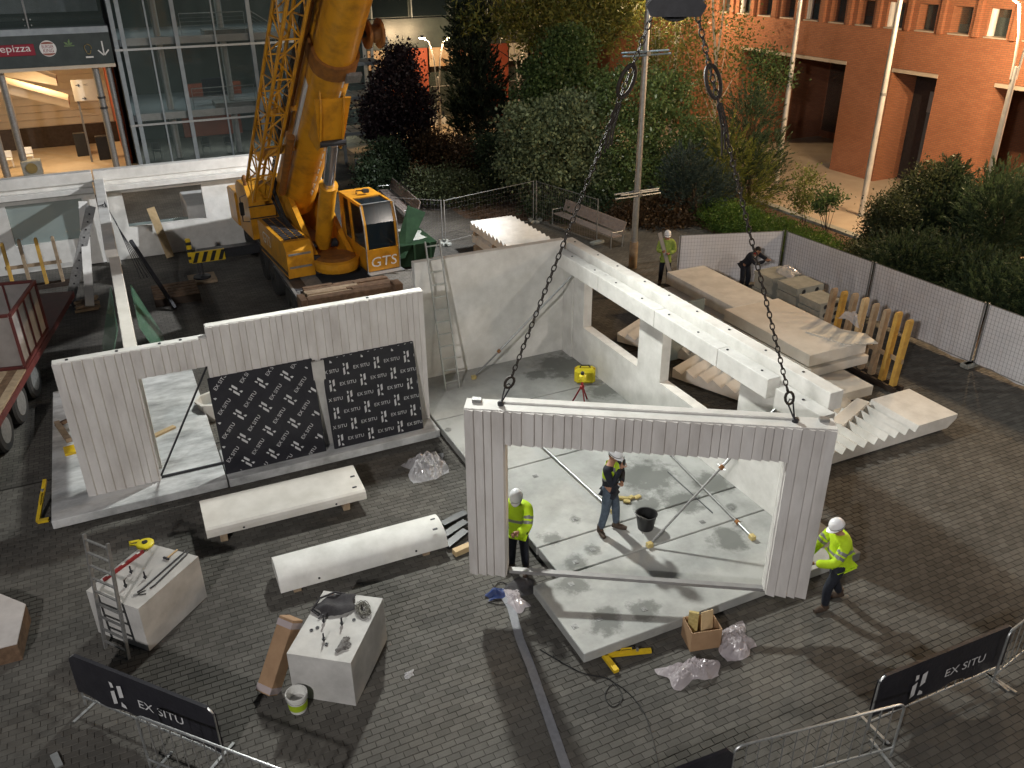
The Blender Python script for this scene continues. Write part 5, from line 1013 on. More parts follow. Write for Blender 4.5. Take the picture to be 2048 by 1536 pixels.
for k in range(6): meta(MB().cbox((-1.5 + 0.05 * (k % 2), 28.6 + 0.1 * k, 0.045 + 0.082 * (k // 2)), (0.7, 0.10, 0.075), 0.2 * (k % 3) + 0.05).build('timber_offcut', 'weather_wood'), 'weathered timber offcut in the small pile under the leaning column, %s' % ('bottom left', 'bottom right', 'middle left', 'middle right', 'top left', 'top right')[k], 'timber', 'timber offcuts under the column')
meta(MB().bar((1.45, 32.9, 0.03), (1.12, 33.25, 1.85), 0.28, 0.14, up=(0, 1, 0)).build('plank', 'new_wood'), 'pale timber plank leaning under the rear window opening', 'timber')
meta(MB().bar((1.05, 27.4, 0.05), (0.2, 29.2, 1.9), 0.1, 0.1).build('dark_bar', 'dark_steel'), 'dark steel bar leaning on the cross beam in the shade', 'bar')
t = thing('cable_bundle', (-0.3, 29, 3.05), 'dark wires hanging over the cross beam', 'wires')
for k in range(4): MB().tube([(-0.45 + .05 * k, 29.5 - .1 * k, 3.06), (-0.3, 29.2 + .1 * k, 3.16), (-0.1, 29 - .1 * k, 2.6), (0.25 + .1 * k, 28.6, 0.8)], 0.012, 5).build('wire', 'dark_steel', t)
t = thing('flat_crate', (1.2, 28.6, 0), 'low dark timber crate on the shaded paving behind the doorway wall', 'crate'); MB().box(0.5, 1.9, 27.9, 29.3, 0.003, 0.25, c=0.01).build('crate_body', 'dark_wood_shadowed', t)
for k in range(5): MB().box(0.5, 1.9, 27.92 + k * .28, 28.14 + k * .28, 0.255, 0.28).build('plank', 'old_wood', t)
meta(MB().box(2.4, 5.0, 34.0, 36.4, 0.003, 1.55, c=0.04).build('white_tank', 'white_paint'), 'white container box behind the crane at the rear window wall', 'container')
# green skip beside the cab
SK = thing('green_skip', (9.2, 28.6, 0), 'dark green steel skip with its lid tilted open beside the crane cab', 'skip'); b = MB(); b.prism([(8.55, 27.7, 0.1), (9.85, 27.7, 0.1), (10.0, 27.5, 0.95), (8.4, 27.5, 0.95)], (0, 1.9, 0)); b.build('skip_body', 'green_steel', SK); b = MB(); b.prism([(8.35, 27.6, 0.5), (8.75, 27.4, 0.55), (9.9, 28.3, 1.75), (9.35, 28.6, 2.0)], (0.03, 0.05, 0.04)); b.build('lid', 'green_steel', SK)
for k in range(3): MB().box(8.5 + k * 0.6, 8.57 + k * 0.6, 27.44, 27.50, 0.1, 0.95).build('rib', 'green_steel', SK)
meta(cloth('r', (9.2, 28.6, 0.95), 1.2, 1.2, 0.2, '', '', '', 9).build('rubble', 'concrete_old'), 'rubble heaped in the green skip', 'rubble')
# ================================================================== fences
def mesh_fence(a, c, h, label, sheet, step=0.1, zlo=0.02, group='temporary fence panels', posts=True):
    a = np.array([a[0], a[1], 0.0]); c = np.array([c[0], c[1], 0.0]); d_ = c - a; L = np.linalg.norm(d_); d_ /= L; nr = np.array([d_[1], -d_[0], 0]); nr = nr if nr @ -a > 0 else -nr
    t = thing('fence_panel', (a + c) / 2, label, 'fence', group); Z = lambda p, z: p + np.array([0, 0, z])
    for p in (a + d_ * 0.03, c - d_ * 0.03): MB().tube([Z(p, 0.0), Z(p, h)], 0.024, 8).build('post', 'galv_dull', t, smooth=True)
    for z in (0.12, h - 0.03): MB().tube([Z(a, z), Z(c, z)], 0.012, 6).build('rail', 'galv_dull', t)
    b = MB(); n = int(L / step)
    for k in range(1, n): p = a + d_ * L * k / n + nr * 0.008; b.add([Z(p - d_ * .0022, .12), Z(p + d_ * .0022, .12), Z(p + d_ * .0022, h - .03), Z(p - d_ * .0022, h - .03), Z(p - d_ * .0022 + nr * .005, .12), Z(p - d_ * .0022 + nr * .005, h - .03)], [(0, 1, 2, 3), (0, 4, 5, 3)])
    m_ = int(h / (step * 1.3))
    for k in range(1, m_): z = 0.12 + (h - .15) * k / m_; b.add([Z(a + nr * .014, z - .0022), Z(c + nr * .014, z - .0022), Z(c + nr * .014, z + .0022), Z(a + nr * .014, z + .0022), Z(a + nr * .019, z + .0022), Z(c + nr * .019, z + .0022)], [(0, 1, 2, 3), (3, 2, 5, 4)])
    w_ = b.build('wire_mesh', 'wire', t); meta(w_, kind='stuff')
    if sheet:
        n = 40; V = []; F = []
        for i in range(n + 1):
            f = i / n
            for j in range(9):
                g_ = j / 8; V.append(Z(a + d_ * L * f - nr * (0.012 + 0.03 * abs(math.sin(f * 21 + 2 * g_)) * g_ * (1 - g_) * 3 + 0.02 * math.sin(f * 50) * (1 - g_)), 0.10 + 0.04 * math.sin(f * 13) * (1 - g_) + (h - 0.13) * g_))
        for i in range(n):
            for j in range(8): F.append((i * 9 + j, (i + 1) * 9 + j, (i + 1) * 9 + j + 1, i * 9 + j + 1))
        MB().add(V, F).build('privacy_sheet', 'mesh_sheet', t, smooth=True)
    for p in (a, c): MB().cbox(Z(p, .07), (0.62, 0.22, 0.13), math.atan2(nr[1], nr[0]), c=0.03).build('base_block', 'concrete_old', t)
mesh_fence((16.35, 21.95), (19.68, 20.80), 1.85, 'fence panel with pale sheet behind the bending man', True)
mesh_fence((19.72, 20.75), (19.90, 17.22), 1.85, 'pale sheeted fence panel behind the hollow blocks', True)
mesh_fence((19.92, 17.18), (20.05, 13.52), 1.85, 'pale sheeted fence panel behind the timber rack', True)
mesh_fence((20.07, 13.48), (20.2, 9.9), 1.85, 'pale sheeted fence panel at the right picture edge', True)
mesh_fence((20.22, 9.8), (20.4, 6.3), 1.85, 'pale sheeted fence panel nearest the camera on the right', True)
mesh_fence((11.15, 29.75), (15.52, 30.85), 1.75, 'open wire fence panel behind the skip and stair stack', False, 0.14)
mesh_fence((15.58, 30.8), (16.4, 27.2), 1.75, 'open wire fence panel in front of the dark benches', False, 0.14)
mesh_fence((8.2, 32.2), (11.1, 29.8), 1.75, 'open wire fence panel beside the first bench', False, 0.14)
# ================================================================== benches
def park_bench(c, rz, L, label):
    t = thing('park_bench', (c[0], c[1], 0), label, 'bench', 'steel park benches', rz)
    for k in range(4): MB().box(-L / 2, L / 2, -0.22 + k * 0.115, -0.22 + k * 0.115 + 0.105, 0.42, 0.45).build('seat_slat', 'bench_slat', t, local=True)
    for k in range(4): z = 0.52 + k * 0.105; y = 0.26 + 0.035 * k; MB().prism([(-L / 2, y, z), (-L / 2, y + 0.03, z), (-L / 2, y + 0.06, z + .095), (-L / 2, y + 0.03, z + .095)], (L, 0, 0)).build('back_slat', 'bench_slat', t, local=True)
    for x in (-L / 2 + 0.02, L / 2 - 0.02):
        MB().tube([(x, -0.28, 0), (x, -0.28, 0.62), (x, 0.24, 0.62), (x, 0.30, 0.45), (x, 0.26, 0)], 0.022, 6).build('leg_frame', 'galv', t, local=True)
    return t
park_bench((11.0, 35.0), math.radians(-93), 4.4, 'long slatted bench behind the crane cab')
park_bench((16.6, 28.4), math.radians(-83), 3.9, 'long slatted bench in front of the dark shrubs by the tall mast')
# ================================================================== people
def skin_mesh(J, edges, sub=2, root='pelvis'):
    """J: name -> (xyz, radius); grows a tapered continuous surface along the joint edges"""
    names = list(J); idx = {n: i for i, n in enumerate(names)}
    me = bpy.data.meshes.new('tmp'); me.from_pydata([tuple(map(float, J[n][0])) for n in names], [(idx[a], idx[b]) for a, b in edges], [])
    o = bpy.data.objects.new('tmp', me); COL.objects.link(o); o.modifiers.new('s', 'SKIN'); sm = o.modifiers.new('u', 'SUBSURF'); sm.levels = sub; sm.render_levels = sub
    for i, n in enumerate(names):
        r = J[n][1]; r = (r, r) if isinstance(r, (int, float)) else r; me.skin_vertices[0].data[i].radius = r; me.skin_vertices[0].data[i].use_root = (n == root)
    dg = bpy.context.evaluated_depsgraph_get(); ev = o.evaluated_get(dg); m2 = ev.to_mesh(); V = [tuple(v.co) for v in m2.vertices]; F = [tuple(p.vertices) for p in m2.polygons]; ev.to_mesh_clear(); bpy.data.objects.remove(o); bpy.data.meshes.remove(me)
    return V, F
def hand(mb, wr, dirv, palm_n, curl=0.5, side=1):
    """palm and five bent fingers; dirv = forearm direction, palm_n = palm normal"""
    wr = np.array(wr, float); d_ = np.array(dirv, float); d_ /= np.linalg.norm(d_); n_ = np.array(palm_n, float); n_ = n_ - d_ * (n_ @ d_); n_ /= np.linalg.norm(n_); s_ = np.cross(d_, n_) * side
    mb.tube([wr - d_ * 0.01, wr + d_ * 0.03, wr + d_ * 0.07, wr + d_ * 0.092], [0.026, 0.034, 0.038, 0.030], 10)
    for f, ln in ((-0.030, 0.066), (-0.010, 0.078), (0.010, 0.074), (0.029, 0.058)):
        b0 = wr + d_ * 0.08 + s_ * f; b1 = b0 + d_ * ln * 0.5 * math.cos(curl * .6) + n_ * ln * 0.5 * math.sin(curl * .6); b2 = b1 + d_ * ln * 0.35 * math.cos(curl * 1.7) + n_ * ln * 0.35 * math.sin(curl * 1.7); b3 = b2 + d_ * ln * 0.25 * math.cos(curl * 2.6) + n_ * ln * 0.25 * math.sin(curl * 2.6)
        mb.tube([b0, b1, b2, b3], [0.0105, 0.010, 0.009, 0.006], 6)
    t0 = wr + d_ * 0.03 - s_ * 0.028; t1 = t0 + d_ * 0.025 - s_ * 0.026 + n_ * 0.012; t2 = t1 + d_ * 0.03 - s_ * 0.006 + n_ * 0.018; mb.tube([t0, t1, t2], [0.014, 0.012, 0.008], 6)
def head_mesh(mb, c, fwd, up):
    """skull, jaw, nose, ears as one island; c = head centre"""
    c = np.array(c, float); f = np.array(fwd, float); f /= np.linalg.norm(f); u = np.array(up, float); u = u - f * (u @ f); u /= np.linalg.norm(u); r = np.cross(f, u)
    b = MB().ball((0, 0, 0), 1.0, 18, 14); V = []
    for x, y, z in b.v:
        k = 1 - 0.28 * max(0, -z) ** 1.5; yy = y * (0.098 if y < 0 else 0.092) + 0.016 * max(0, -z) * (1 if y > 0 else -.2)
        V.append(c + r * x * 0.076 * k + f * yy + u * z * 0.118)
    mb.add(V, b.f)
    nose = c + f * 0.098 - u * 0.012; mb.tube([nose + u * 0.03 - f * 0.012, nose + f * 0.006, nose - u * 0.014 + f * 0.010, nose - u * 0.022 - f * 0.012], [0.008, 0.012, 0.015, 0.008], 8)
    for s_ in (-1, 1): mb.ball(c + r * s_ * 0.078 - u * 0.01 - f * 0.008, (0.012, 0.02, 0.03), 8, 6)
    mb.tube([c + f * 0.088 - u * 0.055 - r * 0.022, c + f * 0.096 - u * 0.056, c + f * 0.088 - u * 0.055 + r * 0.022], 0.007, 6)
    return c, f, u, r
EDGES_BODY = [('pelvis', 'waist'), ('waist', 'chest'), ('chest', 'neck'), ('neck', 'skull')] + [(a + s, b + s) for s in 'LR' for a, b in (('clav', 'sho'), ('sho', 'elb'), ('elb', 'wri'), ('hip', 'kne'), ('kne', 'ank'), ('ank', 'toe'))] + [('chest', 'clavL'), ('chest', 'clavR'), ('pelvis', 'hipL'), ('pelvis', 'hipR')]
def person(loc, facing, J, label, top, legs, shoes, helmet=True, vest=None, stripes=None, hem=0.80, hands=((0.6, 0.6), (0, 0)), headdir=None, hair=False, group='workers on the site', jacket=True, head_up=None, tie=None):
    """J: joints in local axes (x right, y forward, z up); facing = world direction of local y"""
    fa = math.atan2(facing[1], facing[0]) - math.pi / 2; t = thing('person', loc, label, 'person', group, fa)
    R0 = {'pelvis': 0.135, 'waist': 0.125, 'chest': 0.145, 'neck': 0.058, 'skull': 0.05, 'clav': 0.085, 'sho': 0.062, 'elb': 0.042, 'wri': 0.028, 'hip': 0.085, 'kne': 0.055, 'ank': 0.038, 'toe': 0.034}
    rad = lambda n, e=0.0: R0[n if n in R0 else n[:-1]] + e
    body = MB(); V, F = skin_mesh({n: (p, rad(n)) for n, p in J.items()}, EDGES_BODY); body.add(V, F)
    hc = np.array(J['skull'], float) + np.array((0, 0.02, 0.05)); hd = headdir or (0, 1, -0.15); c, f, u, r = head_mesh(body, hc, hd, head_up or (0, 0, 1))
    for s_, sd in (('L', -1), ('R', 1)):
        e, w_ = np.array(J['elb' + s_], float), np.array(J['wri' + s_], float); hand(body, w_ + (w_ - e) * 0.06, w_ - e, hands[0 if s_ == 'L' else 1][1] if isinstance(hands[0 if s_ == 'L' else 1][1], tuple) else (0, 0.3, -1), hands[0 if s_ == 'L' else 1][0], sd)
    bo = body.build('body', 'skin', t, smooth=True, local=True)
    for s_ in (-1, 1): MB().ball(c + f * 0.083 + r * s_ * 0.03 + u * 0.012, 0.011, 8, 6).build('eye', 'hair', bo, local=True)
    # trousers
    names = ['pelvis', 'hipL', 'hipR', 'kneL', 'kneR', 'ankL', 'ankR']; Jt = {n: (J[n], rad(n, 0.028 if n[:3] in ('kne', 'ank') else 0.016)) for n in names}; Jt['waist'] = (np.array(J['pelvis']) * 0.4 + np.array(J['waist']) * 0.6, 0.135)
    V, F = skin_mesh(Jt, [('waist', 'pelvis'), ('pelvis', 'hipL'), ('pelvis', 'hipR'), ('hipL', 'kneL'), ('hipR', 'kneR'), ('kneL', 'ankL'), ('kneR', 'ankR')]); MB().add(V, F).build('trousers', legs, t, smooth=True, local=True)
    for s_ in 'LR':
        a, b_ = np.array(J['ank' + s_], float), np.array(J['toe' + s_], float); d_ = b_ - a; d_[2] = 0; d_ /= np.linalg.norm(d_) + 1e-9
        z0 = a[2] - 0.085; b = MB(); b.tube([a + (0, 0, 0.10), a + (0, 0, 0.03), a - (0, 0, 0.03)], [0.058, 0.06, 0.062], 10); b.tube([np.array([a[0], a[1], z0 + 0.045]) - d_ * 0.07, np.array([a[0], a[1], z0 + 0.05]), np.array([a[0], a[1], z0 + 0.045]) + d_ * 0.10, np.array([a[0], a[1], z0 + 0.04]) + d_ * 0.20], [0.04, 0.055, 0.052, 0.034], 10); b.build('boot', shoes, t, smooth=True, local=True)
    # upper garment with sleeves
    ex = 0.042 if jacket else 0.018
    Jj = {n: (J[n], rad(n, ex)) for n in ('waist', 'chest', 'clavL', 'clavR', 'shoL', 'shoR', 'elbL', 'elbR', 'wriL', 'wriR', 'neck')}; Jj['neck'] = (np.array(J['neck']) * 0.75 + np.array(J['chest']) * 0.25, 0.078); Jj['pelvis'] = (J['pelvis'], 0.135 + ex * 0.8)
    hp = np.array(J['pelvis'], float); dn = (hp - np.array(J['waist'], float)); dn /= np.linalg.norm(dn); Jj['hem'] = (hp + dn * (0.12 if jacket else 0.03), 0.140 + ex if jacket else 0.145)
    ed = [('hem', 'pelvis'), ('pelvis', 'waist'), ('waist', 'chest'), ('chest', 'neck'), ('chest', 'clavL'), ('chest', 'clavR'), ('clavL', 'shoL'), ('clavR', 'shoR'), ('shoL', 'elbL'), ('shoR', 'elbR'), ('elbL', 'wriL'), ('elbR', 'wriR')]
    V, F = skin_mesh(Jj, ed, 3); mats = [top, stripes] if stripes else [top]; b = MB(); V = np.array(V); cen_ = np.array([V[list(q)].mean(0) for q in F]); mi = np.zeros(len(F), int)
    if stripes:
        def par(a, c_): a, c_ = np.array(Jj[a][0], float), np.array(Jj[c_][0], float); d_ = c_ - a; L = np.linalg.norm(d_); tt = (cen_ - a) @ d_ / L / L; dist = np.linalg.norm(cen_ - a - np.outer(np.clip(tt, 0, 1), d_), axis=1); return tt * L, dist
        dt = {}
        for a, c_ in ed: dt[(a, c_)] = par(a, c_)
        best = np.array([dt[e][1] - Jj[e[0]][1] for e in ed]).argmin(0)
        for k, e in enumerate(ed):
            tt = dt[e][0]; sel = best == k
            if e[0] == 'pelvis': mi[sel & ((tt > 0.01) & (tt < 0.06))] = 1
            if e[0] == 'waist': mi[sel & ((tt > 0.03) & (tt < 0.085))] = 1
            if e[0][:3] == 'sho': mi[sel & ((tt > 0.13) & (tt < 0.18))] = 1; mi[sel & ((tt > 0.22) & (tt < 0.27))] = 1
    b.add(V, F); b.mi = mi.tolist(); b.build('jacket' if jacket else 'sweater', mats, t, smooth=True, local=True)
    if vest:
        Jv = {n: (J[n], rad(n, 0.034)) for n in ('waist', 'chest', 'clavL', 'clavR')}; Jv['pelvis'] = (J['pelvis'], 0.158); Jv['neck'] = (np.array(J['neck']) * 0.55 + np.array(J['chest']) * 0.45, 0.085)
        V, F = skin_mesh(Jv, [('pelvis', 'waist'), ('waist', 'chest'), ('chest', 'neck'), ('chest', 'clavL'), ('chest', 'clavR')], 3); V = np.array(V); cen_ = np.array([V[list(q)].mean(0) for q in F]); b = MB().add(V, F); zz = cen_[:, 2]; wz, cz_ = J['waist'][2], J['chest'][2]
        mi = np.zeros(len(F), int)
        if vest[1]: mi[zz < wz + 0.03] = 1; mi[(zz > wz + 0.03) & (zz < wz + 0.07)] = 2; mi[(np.abs(np.abs(cen_[:, 0]) - 0.10) < 0.022) & (zz > wz + 0.07)] = 2
        else: mi[(zz > wz - 0.02) & (zz < wz + 0.04)] = 2; mi[(np.abs(np.abs(cen_[:, 0]) - 0.10) < 0.02) & (zz > wz)] = 2
        b.mi = mi.tolist(); b.build('safety_vest', [vest[0], vest[1] or vest[0], 'reflective' if vest[1] else 'reflective_pale'], t, smooth=True, local=True)
    if helmet:
        b = MB(); prof = [(0.128, -0.005), (0.130, 0.012), (0.122, 0.06), (0.10, 0.105), (0.06, 0.135), (0.004, 0.146)]; tm = MB().lathe(prof, (0, 0, 0), 24, cap=True); hc2 = c + u * 0.030 - f * 0.004
        b.add([hc2 + r * p[0] * 0.86 + f * p[1] + u * p[2] for p in tm.v], tm.f); ho = b.build('helmet', 'helmet', t, smooth=True, local=True)
        b = MB(); pk = [(0.128 * math.cos(q) * 0.86, 0.128 * math.sin(q)) for q in np.linspace(0.35, math.pi - 0.35, 11)]; pk2 = [(x * 1.02, y + 0.055 * math.sin((k + 0.0) / 10 * math.pi)) for k, (x, y) in enumerate(pk)]
        V = [hc2 + r * x + f * y + u * 0.004 for x, y in pk] + [hc2 + r * x + f * y - u * 0.014 for x, y in pk2]; n = len(pk); b.add(V, [(i, i + 1, n + i + 1, n + i) for i in range(n - 1)]); b.add([v + u * 0.006 for v in V], [(i, n + i, n + i + 1, i + 1) for i in range(n - 1)]); b.build('peak', 'helmet', ho, smooth=True, local=True)
        b = MB(); tm = MB().lathe([(0.1325, 0.008), (0.1325, 0.026)], (0, 0, 0), 24, cap=False); b.add([hc2 + r * p[0] * 0.865 + f * p[1] + u * p[2] for p in tm.v], tm.f); b.build('headband', 'reflective', ho, local=True)
    hb = MB(); tm = MB().ball((0, 0, 0), 1.0, 16, 10); hb.add([c + r * p[0] * 0.082 + f * (p[1] * 0.1 - 0.012) + u * (p[2] * 0.118 + 0.014) for p in tm.v], [q for q in tm.f if np.mean([tm.v[i][2] for i in q]) > -0.35 and (np.mean([tm.v[i][1] for i in q]) < 0.25 or np.mean([tm.v[i][2] for i in q]) > 0.62)]); hb.build('hair', hair if hair else 'hair', t, smooth=True, local=True)
    if tie: MB().lathe([(0.085, 0.0), (0.095, 0.03), (0.075, 0.06)], np.array(J['neck']) + (0, 0.01, -0.02), 16, cap=False).build('collar', tie, t, smooth=True, local=True)
    t.scale = (1.06, 1.06, 1.06); return t
def stand(lean=0.0, **kw):
    J = {'pelvis': (0, 0, 0.95), 'waist': (0, 0.01, 1.10), 'chest': (0, 0.01, 1.32), 'neck': (0, 0.02, 1.49), 'skull': (0, 0.03, 1.56), 'clavL': (-0.11, 0.0, 1.40), 'clavR': (0.11, 0.0, 1.40), 'shoL': (-0.195, 0, 1.40), 'shoR': (0.195, 0, 1.40), 'elbL': (-0.25, 0.0, 1.12), 'elbR': (0.25, 0.0, 1.12), 'wriL': (-0.24, 0.12, 0.90), 'wriR': (0.24, 0.12, 0.90),
         'hipL': (-0.085, 0, 0.90), 'hipR': (0.085, 0, 0.90), 'kneL': (-0.11, 0.02, 0.50), 'kneR': (0.11, 0.02, 0.50), 'ankL': (-0.13, 0, 0.09), 'ankR': (0.13, 0, 0.09), 'toeL': (-0.16, 0.14, 0.04), 'toeR': (0.16, 0.14, 0.04)}
    if lean:
        for n in ('waist', 'chest', 'neck', 'skull', 'clavL', 'clavR', 'shoL', 'shoR', 'elbL', 'elbR', 'wriL', 'wriR'):
            x, y, z = J[n]; dz = z - 0.95; c, s_ = math.cos(lean), math.sin(lean); J[n] = (x, y * c + dz * s_, 0.95 + dz * c - y * s_)
    J.update(kw); return J
CAMR = np.array([_r2[0], _r2[1]]); CAMR /= np.linalg.norm(CAMR); CAMF = np.array([-CAMR[1], CAMR[0]])       # right and away in plan
def face(right, away): v = CAMR * right + CAMF * away; return (v[0], v[1])
# standing man with the radio
J = stand(elbR=(0.24, 0.13, 1.15), wriR=(0.07, 0.21, 1.42), elbL=(-0.24, 0.12, 1.15), wriL=(0.06, 0.24, 1.16), ankL=(-0.14, 0.10, 0.09), toeL=(-0.16, 0.25, 0.04), kneL=(-0.12, 0.08, 0.5), ankR=(0.15, -0.08, 0.09), toeR=(0.26, 0.04, 0.04), kneR=(0.13, 0.0, 0.5))
p1 = person((7.25, 11.22, SZ + 0.006), face(0.85, -0.5), J, 'man in white helmet, yellow-and-navy vest and jeans holding a radio to his mouth', 'navy', 'jeans', 'boots', vest=('hi_vis', 'navy'), jacket=False, headdir=(0, 1, -0.45), hands=((0.9, (0, -.3, 1)), (1.1, (-1, 0.2, 0))))
t = thing('hand_radio', np.array(p1.location) + 0, 'small dark radio held at the mouth of the man in jeans', 'radio', None, p1.rotation_euler.z); t.scale = (1.06,) * 3; MB().cbox((0.03, 0.25, 1.54), (0.05, 0.035, 0.11), None, c=0.006).build('radio_body', 'black_plastic', t, local=True); MB().tube([(0.045, 0.25, 1.59), (0.05, 0.25, 1.68)], 0.006, 6).build('aerial', 'black_plastic', t, local=True)
# man behind the left leg of the frame
tgt = fpt(0.55, 0.34, 0)[:2]; pos = np.array([5.36, 11.22]); fv = tgt - pos
J = stand(0.10, elbR=(0.23, 0.22, 1.12), wriR=(0.16, 0.42, 1.12), elbL=(-0.24, 0.22, 1.12), wriL=(-0.14, 0.44, 1.16))
person((pos[0], pos[1], 0.006), fv / np.linalg.norm(fv), J, 'man in yellow hi-vis jacket and white helmet guiding the left frame leg', 'hi_vis', 'navy', 'boots', stripes='reflective', headdir=(-0.15, 1, -0.75), hands=((0.8, (0, 0, -1)), (0.8, (0, 0, -1))))
# man pushing the right leg of the frame
J = stand(0.22, elbL=(-0.26, 0.30, 1.08), wriL=(-0.12, 0.56, 1.06), elbR=(0.27, 0.28, 1.06), wriR=(0.14, 0.54, 1.00), ankL=(-0.10, 0.20, 0.09), toeL=(-0.12, 0.35, 0.04), kneL=(-0.11, 0.22, 0.5), ankR=(0.12, -0.22, 0.09), toeR=(0.14, -0.07, 0.04), kneR=(0.12, -0.04, 0.49))
person((9.86, 8.02, 0.006), face(-0.93, -0.25), J, 'man in yellow hi-vis jacket and white helmet pushing the right frame leg', 'hi_vis', 'navy', 'boots', stripes='reflective', headdir=(0.05, 1, -0.45), hands=((0.7, (0.2, 0.2, -1)), (0.7, (-.2, 0.2, -1))))
# man by the mast with a plank
J = stand(elbL=(-0.25, 0.05, 1.12), wriL=(-0.08, 0.24, 1.10), elbR=(0.25, 0.06, 1.12), wriR=(0.14, 0.26, 1.16))
p4 = person((16.22, 22.45, 0.006), face(-0.1, -1), J, 'man in white helmet and dull green vest holding a pale plank by the mast', 'vest_dull', 'navy', 'boots', vest=('hi_vis', None), hands=((1.2, (0, 0, 1)), (1.2, (0, 0, 1))))
a = np.array([16.22, 22.45, 0]); pl = thing('held_plank', a, 'long pale plank held upright at a slant by the man at the mast', 'plank'); r3 = np.array([CAMR[0], CAMR[1], 0]); f3 = np.array([CAMF[0], CAMF[1], 0]); MB().bar(a - r3 * 0.32 - f3 * 0.27 + (0, 0, 1.88), a + r3 * 0.14 - f3 * 0.33 + (0, 0, 0.45), 0.13, 0.03, up=(0, -1, 0)).build('board', 'bar_galv', pl)
# bending man at the blocks
J = stand(0.62, elbL=(-0.28, 0.62, 1.16), wriL=(-0.10, 0.74, 1.30 - 0.04), elbR=(0.28, 0.62, 1.16), wriR=(0.06, 0.78, 1.27), kneL=(-0.12, 0.08, 0.5), kneR=(0.12, 0.06, 0.5))
person((18.05, 20.62, 0.006), (0.15, -1), J, 'man in dark clothes with short hair bending over the hollow blocks', 'navy', 'navy', 'boots', helmet=False, jacket=False, headdir=(0.1, 0.75, -0.75), tie='red_cloth', hands=((0.5, (0, 0, -1)), (0.5, (0, 0, -1))))
# ================================================================== brick building on the right
def brick_material(name, c1, c2, mortar):
    m = bpy.data.materials.new(name); m.use_nodes = True; n = m.node_tree.nodes; l = m.node_tree.links; b = n['Principled BSDF']; b.inputs['Roughness'].default_value = 0.85
    geo = n.new('ShaderNodeNewGeometry'); sp = n.new('ShaderNodeSeparateXYZ'); l.new(geo.outputs['Position'], sp.inputs[0]); ad = n.new('ShaderNodeMath'); ad.operation = 'ADD'; l.new(sp.outputs[0], ad.inputs[0]); l.new(sp.outputs[1], ad.inputs[1])
    cb = n.new('ShaderNodeCombineXYZ'); l.new(ad.outputs[0], cb.inputs[0]); l.new(sp.outputs[2], cb.inputs[1])
    br = n.new('ShaderNodeTexBrick'); br.inputs['Scale'].default_value = 1.0; br.inputs['Brick Width'].default_value = 0.25; br.inputs['Row Height'].default_value = 0.075; br.inputs['Mortar Size'].default_value = 0.012; br.inputs['Bias'].default_value = -0.2
    br.inputs['Color1'].default_value = (*c1, 1); br.inputs['Color2'].default_value = (*c2, 1); br.inputs['Mortar'].default_value = (*mortar, 1); l.new(cb.outputs[0], br.inputs['Vector'])
    nz = n.new('ShaderNodeTexNoise'); nz.inputs['Scale'].default_value = 0.5; nz.inputs['Detail'].default_value = 8; l.new(geo.outputs['Position'], nz.inputs['Vector']); mr = n.new('ShaderNodeMapRange'); mr.inputs['To Min'].default_value = 0.72; mr.inputs['To Max'].default_value = 1.2; l.new(nz.outputs['Fac'], mr.inputs['Value'])
    vm = n.new('ShaderNodeVectorMath'); vm.operation = 'SCALE'; l.new(br.outputs['Color'], vm.inputs[0]); l.new(mr.outputs['Result'], vm.inputs['Scale']); l.new(vm.outputs[0], b.inputs['Base Color'])
    bp = n.new('ShaderNodeBump'); bp.inputs['Strength'].default_value = 0.6; bp.inputs['Distance'].default_value = 0.01; bp.invert = True; l.new(br.outputs['Fac'], bp.inputs['Height']); l.new(bp.outputs['Normal'], b.inputs['Normal']); MATS[name] = m
brick_material('red_brick', (0.40, 0.155, 0.075), (0.33, 0.115, 0.055), (0.22, 0.12, 0.075))
BK = thing('brick_building', (33.0, 32.0, 0), 'large red brick building with deep square entrances behind the flagpoles', 'building')
BX = 33.0; zT = 5.15
b = MB()
def bw(y0, y1, z0, z1, x0=BX, x1=BX + 1.2): b.box(x0, x1, y0, y1, z0, z1)
bw(29.55, 32.38, 0.02, zT); bw(24.3, 27.1, 0.02, zT); bw(40.15, 58, 0.02, zT); bw(8, 20.6, 0.02, zT)
bw(8, 58, zT, 6.75)
ww = []; yy = 12.3
while yy < 43: ww.append((yy, yy + 0.95)); yy += 1.72
prev = 8
for a, c in ww: bw(prev, a, 6.75, 7.85); prev = c
bw(prev, 58, 6.75, 7.85); bw(8, 58, 7.85, 8.6)
b.build('wall', 'red_brick', BK)
b = MB(); b.box(BX + 5.5, BX + 5.9, 24.3, 58, 0.02, zT); b.box(BX + 1.2, BX + 5.5, 39.0, 40.15, 0.02, zT); b.box(BX + 1.2, BX + 5.5, 29.55, 30.0, 0.02, zT); b.box(BX + 1.2, BX + 3.2, 26.7, 27.1, 0.02, zT); b.box(BX + 3.0, BX + 3.4, 27.1, 29.55, 0.02, zT); b.box(BX + 1.2, BX + 1.6, 8, 20.6, 0.02, zT); b.box(BX + 4.0, BX + 4.4, 15, 24.3, 0.02, zT); b.build('recess_wall', 'red_brick', BK)
MB().box(BX + 0.02, BX + 6, 8, 58, zT + 1.45, zT + 1.6).build('ceiling', 'warm_plaster', BK)
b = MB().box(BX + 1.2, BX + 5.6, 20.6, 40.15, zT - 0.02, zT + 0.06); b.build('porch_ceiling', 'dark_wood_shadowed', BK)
for y0, y1 in ((32.38, 40.15), (27.1, 29.55), (20.6, 24.3)):
    MB().box(BX - 0.03, BX + 1.22, y0 - 0.02, y1 + 0.02, zT - 0.16, zT - 0.01).build('lintel', 'lintel', BK)
